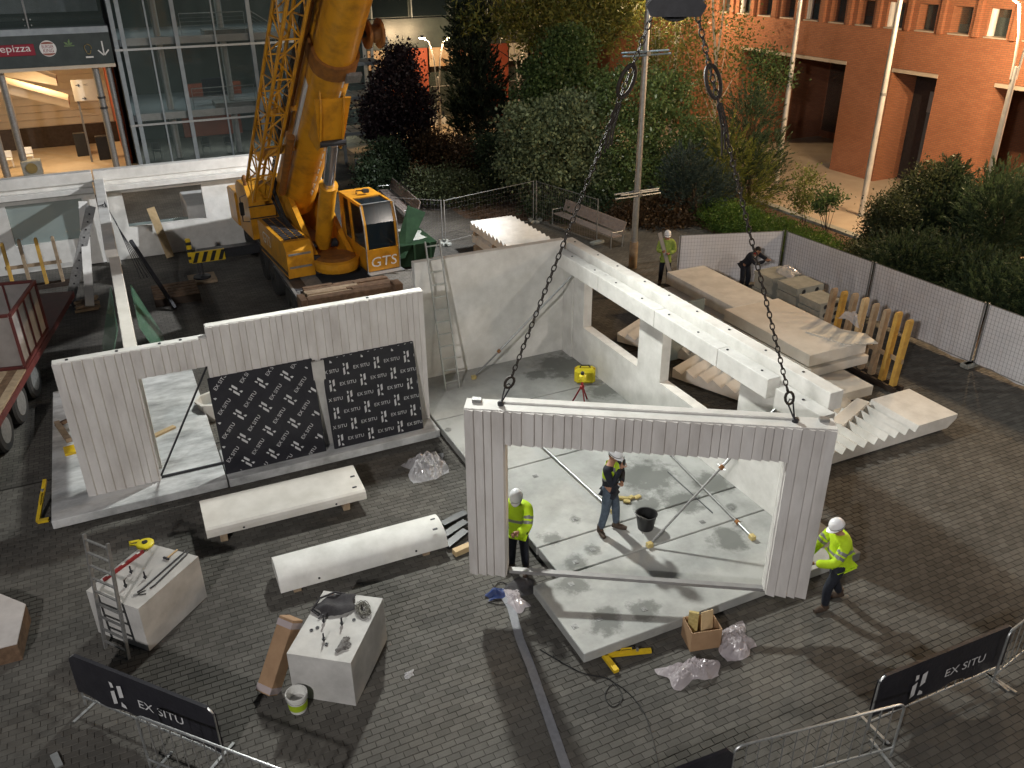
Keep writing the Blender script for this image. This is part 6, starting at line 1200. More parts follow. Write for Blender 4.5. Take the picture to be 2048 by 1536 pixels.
for k, (a, c) in enumerate(ww):
    w_ = MB().box(BX + 0.50, BX + 0.54, a, c, 6.80, 7.85).build('window', 'window_glass', BK)
    MB().box(BX - 0.05, BX + 0.5, a - 0.03, c + 0.03, 6.753, 6.81).build('sill', 'lintel', w_); MB().box(BX + 0.44, BX + 0.50, a, a + 0.10, 6.81, 7.85).build('frame', 'white_paint', w_)
    MB().box(BX + 0.56, BX + 0.58, a, c, 6.8, 7.85 - 0.35 * (k % 3)).build('blind', 'door_metal', w_)
    MB().box(BX - 0.16, BX - 0.002, c + 0.28, c + 0.50, 6.76, 8.55).build('pier', 'red_brick', BK)
    if k % 3 == 1: MB().lathe([(0.16, 6.82), (0.16, 7.84)], (BX + 0.28, c + 0.0, 0), 14).build('column', 'white_paint', BK, smooth=True)
# upper storey glazing
b = MB().box(BX + 0.02, BX + 0.4, 8, 58, 8.603, 8.8); b.build('upper_band', 'lintel', BK)
yy = 10.0
while yy < 44:
    w_ = MB().box(BX + 0.1, BX + 0.14, yy, yy + 2.2, 8.8, 10.6).build('window', 'window_glass', BK); MB().box(BX + 0.04, BX + 0.16, yy - 0.06, yy + 0.02, 8.803, 10.6).build('mullion', 'white_paint', w_); yy += 2.3
MB().box(BX + 0.02, BX + 1, 8, 58, 10.6, 13.0).build('upper_wall', 'red_brick', BK)
dA = MB().box(BX + 5.44, BX + 5.495, 33.2, 36.4, 0.05, 4.4).build('door', 'dark_steel', BK); MB().tube([(BX + 5.40, 34.9, 1.0), (BX + 5.40, 34.9, 1.5)], 0.03, 6).build('handle', 'galv', dA)
dB = MB().box(BX + 1.30, BX + 1.36, 27.12, 28.35, 0.05, 3.3).build('door', 'door_metal', BK); MB().box(BX + 1.26, BX + 1.36, 27.12, 28.35, 3.303, 4.2).build('door_head', 'steel_frame', dB)
MB().box(BX + 1.6, BX + 1.66, 28.36, 29.53, 0.05, zT - .18).build('door', 'dark_steel', BK)  # dark panel standing in for the gloom inside the entrance
dC = MB().box(BX + 3.9, BX + 3.995, 21.0, 23.8, 0.05, 4.4).build('door', 'dark_steel', BK)
for y in (21.9, 22.9): MB().box(BX + 3.86, BX + 3.895, y, y + 0.06, 0.1, 4.3).build('mullion', 'steel_frame', dC)
gA = MB().box(BX + 5.40, BX + 5.43, 36.8, 38.8, 0.4, 4.2).build('window', 'window_glass', BK)
# ================================================================== glazed building at the back left
GB = thing('glass_building', (7.0, 49.0, 0), 'glass-fronted building with steel mullions, landings and stairs at the back left', 'building')
GY = 49.0
for x in (1.62, 1.98, 4.48, 8.15, 11.2, 14.1): MB().box(x - 0.10, x + 0.10, GY - 0.12, GY + 0.10, 0.02, 12.0).build('mullion', 'steel_frame', GB)
for x in (3.2, 6.35, 9.7, 12.6): MB().box(x - 0.04, x + 0.04, GY - 0.09, GY + 0.06, 0.02, 12.0).build('mullion', 'steel_frame', GB)
for z in (2.10, 5.72, 9.35): MB().box(1.5, 14.25, GY - 0.20, GY - 0.125, z, z + 0.10).build('transom', 'galv', GB)
for z in (2.28, 5.90, 9.5):
    MB().box(1.75, 14.0, GY + 0.15, GY + 7.5, z, z + 0.30).build('floor_plate', 'steel_frame', GB); MB().box(2.1, 14.0, GY + 0.10, GY + 0.145, z + 0.02, z + 0.36).build('slab_edge', 'white_paint', GB)
xs = (2.08, 4.38, 8.05, 11.1, 14.0); zs = (0.05, 2.09, 5.71, 9.34, 11.9)
for i in range(4):
    for k in range(4): MB().box(xs[i] + (0.2 if i else 0.0), xs[i + 1], GY - 0.03, GY - 0.018, zs[k] + 0.12 * (k > 0), zs[k + 1]).build('pane', 'window_glass', GB)
MB().box(1.5, 14.2, GY + 7.5, GY + 7.8, 0.02, 12).build('back_wall', 'facade_dark', GB); MB().box(4.6, 8.0, GY + 6.9, GY + 7.2, 0.05, 2.2).build('red_partition', 'red_render', GB); MB().box(5.0, 8.0, GY + 5.0, GY + 5.2, 2.6, 3.3).build('red_partition', 'red_render', GB)
MB().box(1.5, 14.3, GY + 0.2, GY + 7.8, 11.95, 12.2).build('roof', 'facade_dark', GB); MB().box(14.0, 14.3, GY, GY + 7.8, 0.02, 12).build('side_wall', 'facade_dark', GB); MB().box(1.5, 1.6, GY + 0.2, GY + 7.8, 0.02, 12).build('side_wall', 'facade_dark', GB)
for x in (3.7, 6.9, 10.2): MB().lathe([(0.17, 0.03), (0.17, 11.9)], (x, GY + 1.5, 0), 14).build('column', 'white_paint', GB, smooth=True)
def railing(p0, p1, n=5, posts=4):
    p0, p1 = np.array(p0, float), np.array(p1, float); r = MB().tube([p0 + (0, 0, 1.05), p1 + (0, 0, 1.05)], 0.025, 6).build('railing', 'galv', GB)
    for k in range(n): z = 0.12 + k * 0.18; MB().tube([p0 + (0, 0, z), p1 + (0, 0, z)], 0.010, 5).build('rail_wire', 'galv', r)
    for k in range(posts): p = p0 + (p1 - p0) * k / (posts - 1); MB().tube([p, p + (0, 0, 1.05)], 0.018, 5).build('rail_post', 'galv', r)
def stair_run(p0, p1, wd, n):
    p0, p1 = np.array(p0, float), np.array(p1, float); st_ = MB().prism([p0, p0 - (0, 0, .28), p1 - (0, 0, .28), p1], (0, wd, 0)).build('stair_stringer', 'steel_frame', GB)
    for k in range(n): p = p0 + (p1 - p0) * (k + .5) / n; MB().box(p[0] - .15, p[0] + .15, p[1] + .02, p[1] + wd - .02, p[2] + 0.0, p[2] + 0.05).build('tread', 'galv_dull', st_)
for z in (2.6, 6.22):
    railing((4.8, GY + 0.55, z), (8.0, GY + 0.55, z), 5, 3); stair_run((8.3, GY + 0.6, z), (11.8, GY + 0.6, z - 2.3), 1.3, 12); railing((8.3, GY + 0.55, z + 0.05), (11.8, GY + 0.55, z - 2.25), 5, 4); MB().box(5.9, 8.3, GY + 0.6, GY + 2.0, z - 0.05, z + 0.22).build('landing', 'galv_dull', GB)
MB().box(5.55, 6.9, GY + 2.2, GY + 2.3, 3.0, 3.9).build('screen', 'blue_screen', GB)
def cafe_chair(x, y, z, label, grp='chairs inside the glazed ground floor', mat='dark_steel', fr='galv'):
    t = thing('cafe_chair', (x, y, z), label, 'chair', grp); MB().box(x - .22, x + .22, y - .22, y + .22, z + .43, z + .46, c=.01).build('seat', mat, t); MB().box(x - .22, x + .22, y + .20, y + .23, z + .50, z + .85, c=.01).build('backrest', mat, t)
    for dx in (-.19, .19):
        for dy in (-.19, .21): MB().tube([(x + dx, y + dy, z), (x + dx * .9, y + dy, z + (.43 if dy < 0 else .85))], 0.013, 5).build('leg', fr, t)
for k, (x, y, nm) in enumerate(((2.6, 50.6, 'left of the mullion'), (5.2, 50.8, 'left of the pair right of the mullion'), (6.4, 50.6, 'right of the pair right of the mullion'))): cafe_chair(x, y, 0.02, 'dark cafe chair behind the ground floor glass, ' + nm)
for z in (2.2, 5.8, 9.4):
    for x in (3.2, 6.4, 9.7, 12.6):
        MB().box(x - .7, x + .7, GY + 2.9, GY + 3.1, z - .04, z - .005).build('ceiling_glow_box', 'interior_fill_glow', GB); l = bpy.data.lights.new('interior_fill', 'AREA'); l.shape = 'RECTANGLE'; l.size = 1.3; l.size_y = .2; l.energy = 45; l.color = (.86, 1.0, .96); o = bpy.data.objects.new('interior_fill', l); COL.objects.link(o); o.location = (x, GY + 3.0, z - .06)  # glowing strips and area lamps added to brighten the dim interior
# outdoor stair tower right of the crane boom
ST = thing('stair_tower', (13.0, 45.5, 0), 'steel stair tower with glazed landings right of the crane boom', 'stair tower')
for x, y in ((11.3, 44.2), (13.9, 44.2), (11.3, 46.8), (13.9, 46.8)): MB().box(x - .07, x + .07, y - .07, y + .07, 0.02, 6.2).build('post', 'steel_frame', ST)
for z in (1.55, 3.3, 4.9):
    MB().box(11.3, 13.9, 44.2, 44.32, z, z + .16).build('beam', 'steel_frame', ST)
    for k in range(5): MB().box(11.4 + k * .5, 11.82 + k * .5, 44.4, 46.7, z + .04, z + .07).build('grating', 'galv_dull', ST)
MB().box(11.4, 13.6, 43.1, 44.1, 0.6, 0.66).build('canopy', 'warm_floor', ST); MB().box(11.5, 11.6, 43.2, 43.3, 0.02, .6).build('canopy_leg', 'steel_frame', ST); MB().box(13.4, 13.5, 43.2, 43.3, 0.02, .6).build('canopy_leg', 'steel_frame', ST)
for z in (1.9, 2.2, 2.5, 3.7, 4.0): MB().tube([(11.3, 44.15, z), (13.9, 44.15, z)], 0.016, 5).build('rail', 'galv', ST)
# ================================================================== passage with shop signs at the far left
UP = thing('passage_building', (-5.0, 49.0, 0), 'building with lit open passage below a dark sign band at the far left', 'building')
MB().box(-22, 1.38, GY - 0.15, GY + 0.05, 5.2, 6.62).build('sign_band', 'facade_dark', UP); MB().box(-22, 1.38, GY - 0.22, GY + 1.0, 6.62, 6.9).build('slab_edge', 'steel_frame', UP)
MB().box(-22, 1.4, GY - 0.1, GY + 14, 5.02, 5.18).build('ceiling', 'warm_plaster', UP); MB().box(-22, 1.4, GY + 13.6, GY + 14, 0.02, 5.0).build('back_wall', 'warm_plaster', UP); MB().box(1.0, 1.3, GY + 1.2, GY + 13.6, 0.02, 5.0).build('red_wall', 'red_render', UP)
for k in range(12): MB().box(-22, 1.0, GY + 13.55, GY + 13.598, 0.3 + k * .42, 0.31 + k * .42).build('wall_joint', 'lintel', UP)
b = MB(); b.prism([(-9.0, GY + 6, 5.0), (-1.2, GY + 6, 2.35), (-1.2, GY + 6, 2.75), (-7.0, GY + 6, 5.0)], (0, 2.6, 0)); b.build('stair_soffit', 'warm_plaster', UP); b = MB(); b.prism([(-6.0, GY + 4, 5.0), (-1.5, GY + 4, 3.8), (-1.5, GY + 4, 4.15), (-3.2, GY + 4, 5.0)], (0, 2.0, 0)); b.build('stair_soffit', 'warm_plaster', UP)
MB().box(-8, 1.4, GY + 7.8, GY + 8.0, 0.02, 1.15).build('counter_front', 'dark_wood_shadowed', UP)
for i in range(4):
    x0 = -12 + i * 3.33; MB().box(x0 + .05, x0 + 3.28, GY - 0.06, GY - 0.05, 6.92, 11.8).build('pane', 'window_glass', UP); MB().box(x0 - .03, x0 + .03, GY - 0.1, GY + .05, 6.9, 11.8).build('mullion', 'galv_dull', UP)
    for dz in (7.05, 7.3):
        for dx in (-.14, .14): MB().ball((x0 + dx, GY - .12, dz), 0.04, 8, 6).build('glass_clamp', 'galv', UP)
MB().box(-22, 1.4, GY + 5.5, GY + 5.7, 6.9, 12).build('upper_back_wall', 'facade_dark', UP); MB().box(-22, 1.4, GY + .1, GY + 5.5, 6.70, 6.85).build('upper_floor', 'facade_dark', UP); MB().box(-14, 1.2, GY + 3.0, GY + 3.2, 7.4, 8.2).build('parapet', 'steel_frame', UP)
for (x, r) in ((-4.65, .17), (-3.75, .17), (0.45, .16), (1.05, .13)): MB().lathe([(r, .02), (r, 5.0)], (x, GY + 0.9 if x < 0 else GY + .5, 0), 16).build('column', 'galv_dull', UP, smooth=True)
for z in (3.0, 3.5): MB().lathe([(.19, z), (.19, z + .1)], (0.45, GY + .5, 0), 16).build('column_band', 'dark_steel', UP)
c0 = OY(60, 320, GY + .7); MB().box(c0[0] - .45, c0[0] + .45, GY + .45, GY + 1.15, 0.03, .75, c=.02).build('planter', 'concrete_old', UP)
b = MB().lathe([(0.26, -.03), (0.26, .03)], (c0[0], GY + .40, .42), 20, 'y'); b.build('round_emblem', 'sign_gold', UP)
for k, (x, y) in enumerate(((-6.5, 51), (-2.2, 51), (-6.5, 57), (-2.2, 57))):
    MB().box(x - .6, x + .6, y - .3, y + .3, 4.97, 5.015).build('ceiling_glow_box', 'ceiling_glow', UP); l = bpy.data.lights.new('passage_light', 'AREA'); l.shape = 'RECTANGLE'; l.size = 1.1; l.size_y = .5; l.energy = 260; l.color = (1.0, .68, .36); o = bpy.data.objects.new('passage_light', l); COL.objects.link(o); o.location = (x, y, 4.95)
# signs
SY = GY - 0.16
def sgn(px, py): p = OY(px, py, SY); return p[0], p[2]
x0, z0 = sgn(-10, 117); x1, z1 = sgn(67, 90); rs = MB().box(x0 - 1.0, x1, SY - .04, SY, z0 + .05, z1 + .05, c=.02); SG = thing('shop_sign', ((x0 + x1) / 2, SY, z0), 'dark red sign with white lettering on the band at the far left', 'sign'); rs.build('board', 'sign_red', SG)
b = MB(); put_text(b, 'telepizza', (x0 - .28, SY - .045, z0 + .24), (1, 0, 0), (0, 0, 1), (z1 - z0) * .62, x1 - x0 + .12); b.build('lettering', 'white_paint', SG)
cx_, cz_ = sgn(96, 97); SG = thing('shop_sign', (cx_, SY, cz_), 'round white sign with red lettering on the dark band', 'sign'); MB().lathe([(.36, -.04), (.36, 0)], (cx_, SY, cz_), 28, 'y').build('disc', 'white_paint', SG)
for zz, h, w_, tx in ((.02, .14, .50, 'BURGER'), (-.17, .16, .44, 'KING')): b = MB(); put_text(b, tx, (cx_ - w_ / 2, SY - .046, cz_ + zz), (1, 0, 0), (0, 0, 1), h, w_); b.build('lettering', 'sign_red', SG)
for s_, zz in ((1, .20), (-1, -.21)): b = MB(); b.prism([(cx_ + .27 * math.cos(q), SY - .042, cz_ + zz + s_ * .10 * math.sin(q)) for q in np.linspace(0, math.pi, 9)], (0, -.004, 0)); b.build('bun', 'sign_orange', SG)
cx_, cz_ = sgn(137, 90); SG = thing('shop_sign', (cx_, SY, cz_), 'small green leaf emblem on the dark band', 'sign')
for a, ln in ((.5, .22), (1.3, .3), (2.5, .24)): b = MB(); b.prism([(cx_, SY - .01, cz_), (cx_ + ln * .5 * math.cos(a) - .05 * math.sin(a), SY - .01, cz_ + ln * .5 * math.sin(a) + .05 * math.cos(a)), (cx_ + ln * math.cos(a), SY - .01, cz_ + ln * math.sin(a)), (cx_ + ln * .5 * math.cos(a) + .05 * math.sin(a), SY - .01, cz_ + ln * .5 * math.sin(a) - .05 * math.cos(a))], (0, -.01, 0)); b.build('leaf', 'sign_leaf', SG)
MB().box(cx_ - .2, cx_ + .25, SY - .02, SY - .005, cz_ - .06, cz_ - .02).build('line', 'sign_leaf', SG)
cx_, cz_ = sgn(176, 98); SG = thing('shop_sign', (cx_, SY, cz_), 'gold oval emblem on the dark band beside the arrow', 'sign')
for a0 in (0, 2.1, 4.2): MB().tube([(cx_ + (.14 + .03 * math.sin(3 * q)) * math.cos(q + a0), SY - .02, cz_ + .22 * math.sin(q + a0)) for q in np.linspace(0, 1.8, 8)], .022, 5).build('swirl', 'sign_gold', SG)
MB().box(cx_ - .17, cx_ + .17, SY - .02, SY - .005, cz_ - .40, cz_ - .33).build('line', 'white_paint', SG)
cx_, cz_ = sgn(206, 97); SG = thing('arrow_sign', (cx_, SY, cz_), 'white arrow pointing down at the right end of the sign band', 'sign'); MB().bar((cx_, SY - .015, cz_ - .30), (cx_, SY - .015, cz_ + .34), .06, .02, up=(0, 1, 0)).build('shaft', 'white_paint', SG)
for s_ in (-1, 1): MB().bar((cx_ + s_ * .02, SY - .015, cz_ - .30), (cx_ + s_ * .24, SY - .015, cz_ - .06), .06, .02, up=(0, 1, 0)).build('barb', 'white_paint', SG)
p0, p1 = OY(150, 203, 51.5), OY(200, 157, 51.5); SG = thing('direction_board', ((p0[0] + p1[0]) / 2, 51.5, 0), 'white wayfinding board with black arrows in the lit passage', 'sign'); MB().box(p0[0], p1[0], 51.5, 51.56, p0[2], p1[2]).build('board', 'sign_white', SG)
MB().box(p0[0] + .1, p0[0] + .2, 51.57, 51.67, 0.02, p1[2] - .1).build('post', 'galv_dull', SG); MB().box(p1[0] - .2, p1[0] - .1, 51.57, 51.67, 0.02, p1[2] - .1).build('post', 'galv_dull', SG)
for (fx, fz, dr) in ((.2, .75, 1), (.32, .12, 1), (.9, .14, -1)):
    ax_, az_ = p0[0] + (p1[0] - p0[0]) * fx, p0[2] + (p1[2] - p0[2]) * fz; b = MB().bar((ax_ - .09 * dr, 51.49, az_), (ax_ + .09 * dr, 51.49, az_), .03, .01, up=(0, 1, 0))
    for s_ in (-1, 1): b.bar((ax_ + .09 * dr, 51.49, az_), (ax_ + .02 * dr, 51.49, az_ + s_ * .07), .03, .01, up=(0, 1, 0))
    b.build('arrow', 'black_plastic', SG)
b = MB(); put_text(b, 'WC', (p0[0] + .55, 51.49, p1[2] - .3), (1, 0, 0), (0, 0, 1), .09); b.build('lettering', 'reflective', SG)
for k, (px, py, nm) in enumerate(((147, 225, 'rear'), (195, 245, 'front'))):
    p = OY(px, py, 53.5 - 1.5 * k); meta(MB().box(p[0] - .3, p[0] + .3, p[1] - .2, p[1] + .25, 0.02, 1.25, c=.02).build('litter_bin', 'black_plastic'), nm + ' black litter bin in the lit passage', 'litter bin', 'litter bins in the passage')
for k, (px, nm) in enumerate(((8, 'left'), (50, 'right'))):
    p = OY(px, 290, 52); cafe_chair(p[0], 52.0 + .5 * k, 0.03, 'white cafe chair in the lit passage, %s one' % nm, 'white chairs in the passage', 'white_paint', 'white_paint')
# ================================================================== building behind the trees
CB = thing('rear_building', (24, 53.5, 0), 'dark banded building with orange-red piers and shop posters behind the trees', 'building')
CY = 53.4
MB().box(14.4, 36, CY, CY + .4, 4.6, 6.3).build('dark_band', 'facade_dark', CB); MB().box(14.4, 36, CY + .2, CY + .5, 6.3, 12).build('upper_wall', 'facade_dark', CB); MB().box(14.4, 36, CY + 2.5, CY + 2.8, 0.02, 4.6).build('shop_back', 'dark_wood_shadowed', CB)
for x in (16.0, 18.5, 21.0, 23.5, 26, 28.5): MB().box(x, x + .06, CY - .03, CY, 6.35, 12).build('mullion', 'steel_frame', CB); MB().box(x + .1, x + 2.35, CY + .12, CY + .16, 6.4, 9.2).build('pane', 'cab_glass', CB)
for (pa, pb) in ((765, 858), (985, 1018), (1080, 1180)):
    x0 = OY(pa, 150, CY)[0]; x1 = OY(pb, 150, CY)[0]; MB().box(x0, x1, CY + .1, CY + 1.0, .02, 4.6).build('red_pier', 'red_render', CB)
for k, (a, c, d_, e) in enumerate(((735, 97, 790, 145), (860, 94, 940, 137), (1019, 90, 1056, 125))):
    q0, q1 = OY(a, e, CY), OY(d_, c, CY); po = MB().box(q0[0], q1[0], CY + .02, CY + .06, q0[2] + .1, 4.58).build('poster', 'poster' if k < 2 else 'sign_white', CB)
    if k == 2: b = MB(); put_text(b, 'natur', (q0[0] + .08, CY + .012, q0[2] + .35), (1, 0, 0), (0, 0, 1), .24, (q1[0] - q0[0]) * .6); b.build('lettering', 'reflective', po)
    if k == 1:
        MB().box(q1[0] - .8, q1[0] - .3, CY + .01, CY + .018, q0[2] + .3, q0[2] + 1.0).build('picture_patch', 'red_render', po)
for (pa, pb) in ((860, 940), (1019, 1075)):
    x0 = OY(pa, 190, CY)[0]; x1 = OY(pb, 190, CY)[0]; w_ = MB().box(x0, x1, CY + .3, CY + .33, .1, 3.1).build('shop_window', 'window_glass', CB); MB().box(x0, x1, CY + .26, CY + .3, 2.2, 2.26).build('transom', 'galv', w_); MB().box(x0, x0 + .06, CY + .26, CY + .3, .1, 3.1).build('frame', 'galv', w_)
meta(MB().box(OY(860, 255, 52.8)[0], OY(895, 255, 52.8)[0], 52.8, 53.1, .02, .5).build('planter_box', 'white_paint'), 'pale planter box under the shop window behind the lamp post', 'planter')
# ================================================================== poles and lamps
for k, y in enumerate((30.8, 25.5)):
    t = thing('flagpole', (28.2, y, 0.02), 'tall pale flagpole in front of the brick building, %s one' % ('left', 'right')[k], 'flagpole', 'flagpoles on the plaza'); MB().tube([(28.2, y, .02), (28.2, y, 4.9), (28.2, y, 14)], [.125, .11, .06], 14).build('pole', 'pole_white', t, smooth=True); MB().lathe([(.2, .02), (.2, .05)], (28.2, y, 0), 16).build('base_plate', 'galv_dull', t); MB().lathe([(.125, 4.85), (.125, 4.95)], (28.2, y, 0), 14).build('joint_ring', 'galv_dull', t)
def street_lamp(x, y, h, label, power, lit=True):
    t = thing('street_lamp', (x, y, 0.02), label, 'street lamp', 'twin-arm street lamps'); zs_ = h - 2.3
    MB().tube([(x, y, .02), (x, y, zs_)], [.12, .085], 14).build('post', 'pole_white', t, smooth=True)
    ar = np.array([CAMR[0], CAMR[1], 0]) * .9
    for s_ in (-1, 1):
        a = np.array([x, y, zs_ - .4]); pts = [a + ar * s_ * .10, a + ar * s_ * .12 + (0, 0, .6), a + ar * s_ * .2 + (0, 0, 1.4), a + ar * s_ * .45 + (0, 0, 2.35), a + ar * s_ * .9 + (0, 0, 2.6)]
        ao = MB().tube(pts, .04, 8).build('arm', 'pole_white', t, smooth=True); e = pts[-1]
        MB().lathe([(.05, .10), (.2, .04), (.24, 0)], e, 16, cap=True).build('lamp_hood', 'galv_dull', ao, smooth=True)
        if lit:
            MB().lathe([(.2, -.03), (.15, -.09), (.02, -.11)], e, 16).build('lamp_globe', 'lamp_glow', ao, smooth=True)
            l = bpy.data.lights.new('street_light', 'POINT'); l.energy = power / 2; l.color = (1.0, 0.70, 0.40); l.shadow_soft_size = .12; o = bpy.data.objects.new('street_light', l); COL.objects.link(o); o.location = tuple(map(float, e - (0, 0, .22)))
street_lamp(18.75, 50.0, 5.6, 'lit twin-arm street lamp in front of the dark banded building', 1300)
street_lamp(28.4, 20.3, 8.75, 'lit twin-arm street lamp at the right picture edge by the conifers', 5200)
q = OY(1038, 110, 49); street_lamp(q[0], 49.0, 5.4, 'unlit twin-arm lamp post half hidden by the trees', 0, False)
street_lamp(28.4, 9.0, 8.75, 'assumed street lamp outside the picture on the right', 2400)  # unseen lamp, assumed for the warm light on the right-hand paving
street_lamp(29.6, 41.5, 8.0, 'assumed lit street lamp hidden among the trees by the brick building', 1300)  # unseen lamp, assumed from the brightly lit brick and birch
# tall mast with cross bars
t = thing('steel_mast', (16.18, 24.33, 0), 'tall galvanised mast with cross bars beside the man with the plank', 'mast'); MB().tube([(16.18, 24.33, 0), (16.18, 24.33, .9), (16.18, 24.33, 15)], [.13, .115, .075], 16).build('pole', 'galv', t, smooth=True); MB().lathe([(.15, .0), (.15, .95)], (16.18, 24.33, 0), 16).build('sleeve', 'weather_wood', t, smooth=True)
for z, mt_ in ((2.62, 'galv'), (7.12, 'bluish_steel')):
    for k, (dy, dz, l0, l1) in enumerate(((-.16, 0, -.95, .85), (.16, .06, -.80, 1.0), (-.16, .10, -.75, .75))): MB().tube([(16.18 + l0, 24.33 + dy, z + dz), (16.18 + l1, 24.33 + dy, z + dz)], .03, 8).build('cross_bar', mt_, t, smooth=True)
    MB().cbox((16.18, 24.33, z + .04), (.16, .4, .14), None, c=.01).build('clamp', 'galv_dull', t)
# ================================================================== vegetation
def leaf_material(name, c1, c2, rough=0.5, trans=0.35):
    m = bpy.data.materials.new(name); m.use_nodes = True; n = m.node_tree.nodes; l = m.node_tree.links; b = n['Principled BSDF']; b.inputs['Roughness'].default_value = rough; b.inputs['Specular IOR Level'].default_value = 0.35
    at = n.new('ShaderNodeAttribute'); at.attribute_name = 'tone'; rp = n.new('ShaderNodeValToRGB'); rp.color_ramp.elements[0].color = (*c2, 1); rp.color_ramp.elements[1].color = (*c1, 1); l.new(at.outputs['Fac'], rp.inputs['Fac']); l.new(rp.outputs['Color'], b.inputs['Base Color'])
    tr = n.new('ShaderNodeBsdfTranslucent'); l.new(rp.outputs['Color'], tr.inputs['Color']); mx = n.new('ShaderNodeMixShader'); mx.inputs[0].default_value = trans; out = n['Material Output']; l.new(b.outputs[0], mx.inputs[1]); l.new(tr.outputs[0], mx.inputs[2]); l.new(mx.outputs[0], out.inputs['Surface']); MATS[name] = m
leaf_material('leaf_mid', (0.12, 0.19, 0.065), (0.045, 0.08, 0.028)); leaf_material('leaf_grey', (0.20, 0.25, 0.135), (0.07, 0.095, 0.05)); leaf_material('leaf_gloss', (0.17, 0.25, 0.09), (0.065, 0.105, 0.04), 0.3)
leaf_material('leaf_dark', (0.055, 0.085, 0.04), (0.02, 0.034, 0.018)); leaf_material('leaf_cypress', (0.05, 0.075, 0.045), (0.02, 0.03, 0.02), .7); leaf_material('leaf_purple', (0.026, 0.015, 0.020), (0.012, 0.007, 0.010), .55, .15)
leaf_material('leaf_yellow', (0.24, 0.23, 0.05), (0.10, 0.14, 0.05)); leaf_material('leaf_birch', (0.20, 0.22, 0.06), (0.09, 0.12, 0.04)); leaf_material('leaf_juniper', (0.075, 0.12, 0.055), (0.03, 0.05, 0.028), .6); leaf_material('leaf_blue', (0.06, 0.09, 0.075), (0.025, 0.04, 0.035), .6)
leaf_material('leaf_hedge', (0.11, 0.19, 0.03), (0.05, 0.10, 0.02), .5); leaf_material('leaf_rust', (0.11, 0.065, 0.034), (0.045, 0.03, 0.015)); leaf_material('leaf_olive', (0.075, 0.095, 0.042), (0.032, 0.04, 0.02)); leaf_material('leaf_yjun', (0.20, 0.22, 0.04), (0.08, 0.10, 0.025), .6)
def leaves(centers, dirs, size, aspect, rng, spread=0.6, tone=None):
    """one bent kite-shaped leaf per centre"""
    n = len(centers); d_ = dirs + rng.normal(0, spread, (n, 3)); d_ /= np.linalg.norm(d_, axis=1)[:, None] + 1e-9; r = rng.normal(0, 1, (n, 3)); s_ = np.cross(d_, r); s_ /= np.linalg.norm(s_, axis=1)[:, None] + 1e-9; nn = np.cross(d_, s_)
    L = size * rng.uniform(0.6, 1.35, n)[:, None]; W = L / aspect; V = np.empty((n, 4, 3)); V[:, 0] = centers - d_ * L * .5; V[:, 1] = centers + s_ * W * .5 + nn * L * .08; V[:, 2] = centers + d_ * L * .5 - nn * L * .10; V[:, 3] = centers - s_ * W * .5 + nn * L * .08
    t = rng.random(n) if tone is None else np.clip(tone + rng.normal(0, .15, n), 0, 1); return V.reshape(-1, 3), t
def crown_mesh(name, V, tone, mat, parent):
    n = len(V) // 4; me = bpy.data.meshes.new(name); me.vertices.add(len(V)); me.vertices.foreach_set('co', V.ravel()); me.loops.add(n * 4); me.loops.foreach_set('vertex_index', np.arange(n * 4, dtype=np.int32)); me.polygons.add(n); me.polygons.foreach_set('loop_start', np.arange(0, n * 4, 4, dtype=np.int32)); me.polygons.foreach_set('loop_total', np.full(n, 4, dtype=np.int32)); me.update(calc_edges=True)
    a = me.attributes.new('tone', 'FLOAT', 'POINT'); a.data.foreach_set('value', np.repeat(tone, 4).astype(np.float32)); me.materials.append(MATS[mat]); o = bpy.data.objects.new(name, me); COL.objects.link(o); o.parent = parent; return o
def blob_points(c, r, n, rng, shell=0.55, clump=0.20, per=14):
    """leaf clumps spread through an ellipsoid, denser near its surface, with an uneven outline"""
    m = max(6, n // per); u = rng.normal(0, 1, (m, 3)); u /= np.linalg.norm(u, axis=1)[:, None]; rad = shell + (1 - shell) * rng.random(m) ** 0.6; rad *= 1 + 0.16 * np.sin(u[:, 0] * 5 + c[0]) * np.cos(u[:, 2] * 6 + c[1]); cc_ = np.array(c) + u * rad[:, None] * np.array(r); k = rng.integers(0, m, n)
    sz = clump * rng.uniform(.6, 1.5, m); p = cc_[k] + rng.normal(0, 1, (n, 3)) * sz[k][:, None] * np.array([1, 1, .7]); d_ = u[k] * 0.7 + np.array([0, 0, .15]); ctone = np.clip(rng.normal(.5, .22, m), 0, 1)[k]; return p, d_, ctone
def pblob(px, py, Y, wpx, hpx, depth=None):
    p = OY(px, py, Y); dist = (RM @ (p - np.array([0, 0, CAMZ])))[2]; k = dist / FPX; return p, np.array([wpx / 2 * k, (depth if depth else wpx / 2 * k), hpx / 2 * k * 1.06])
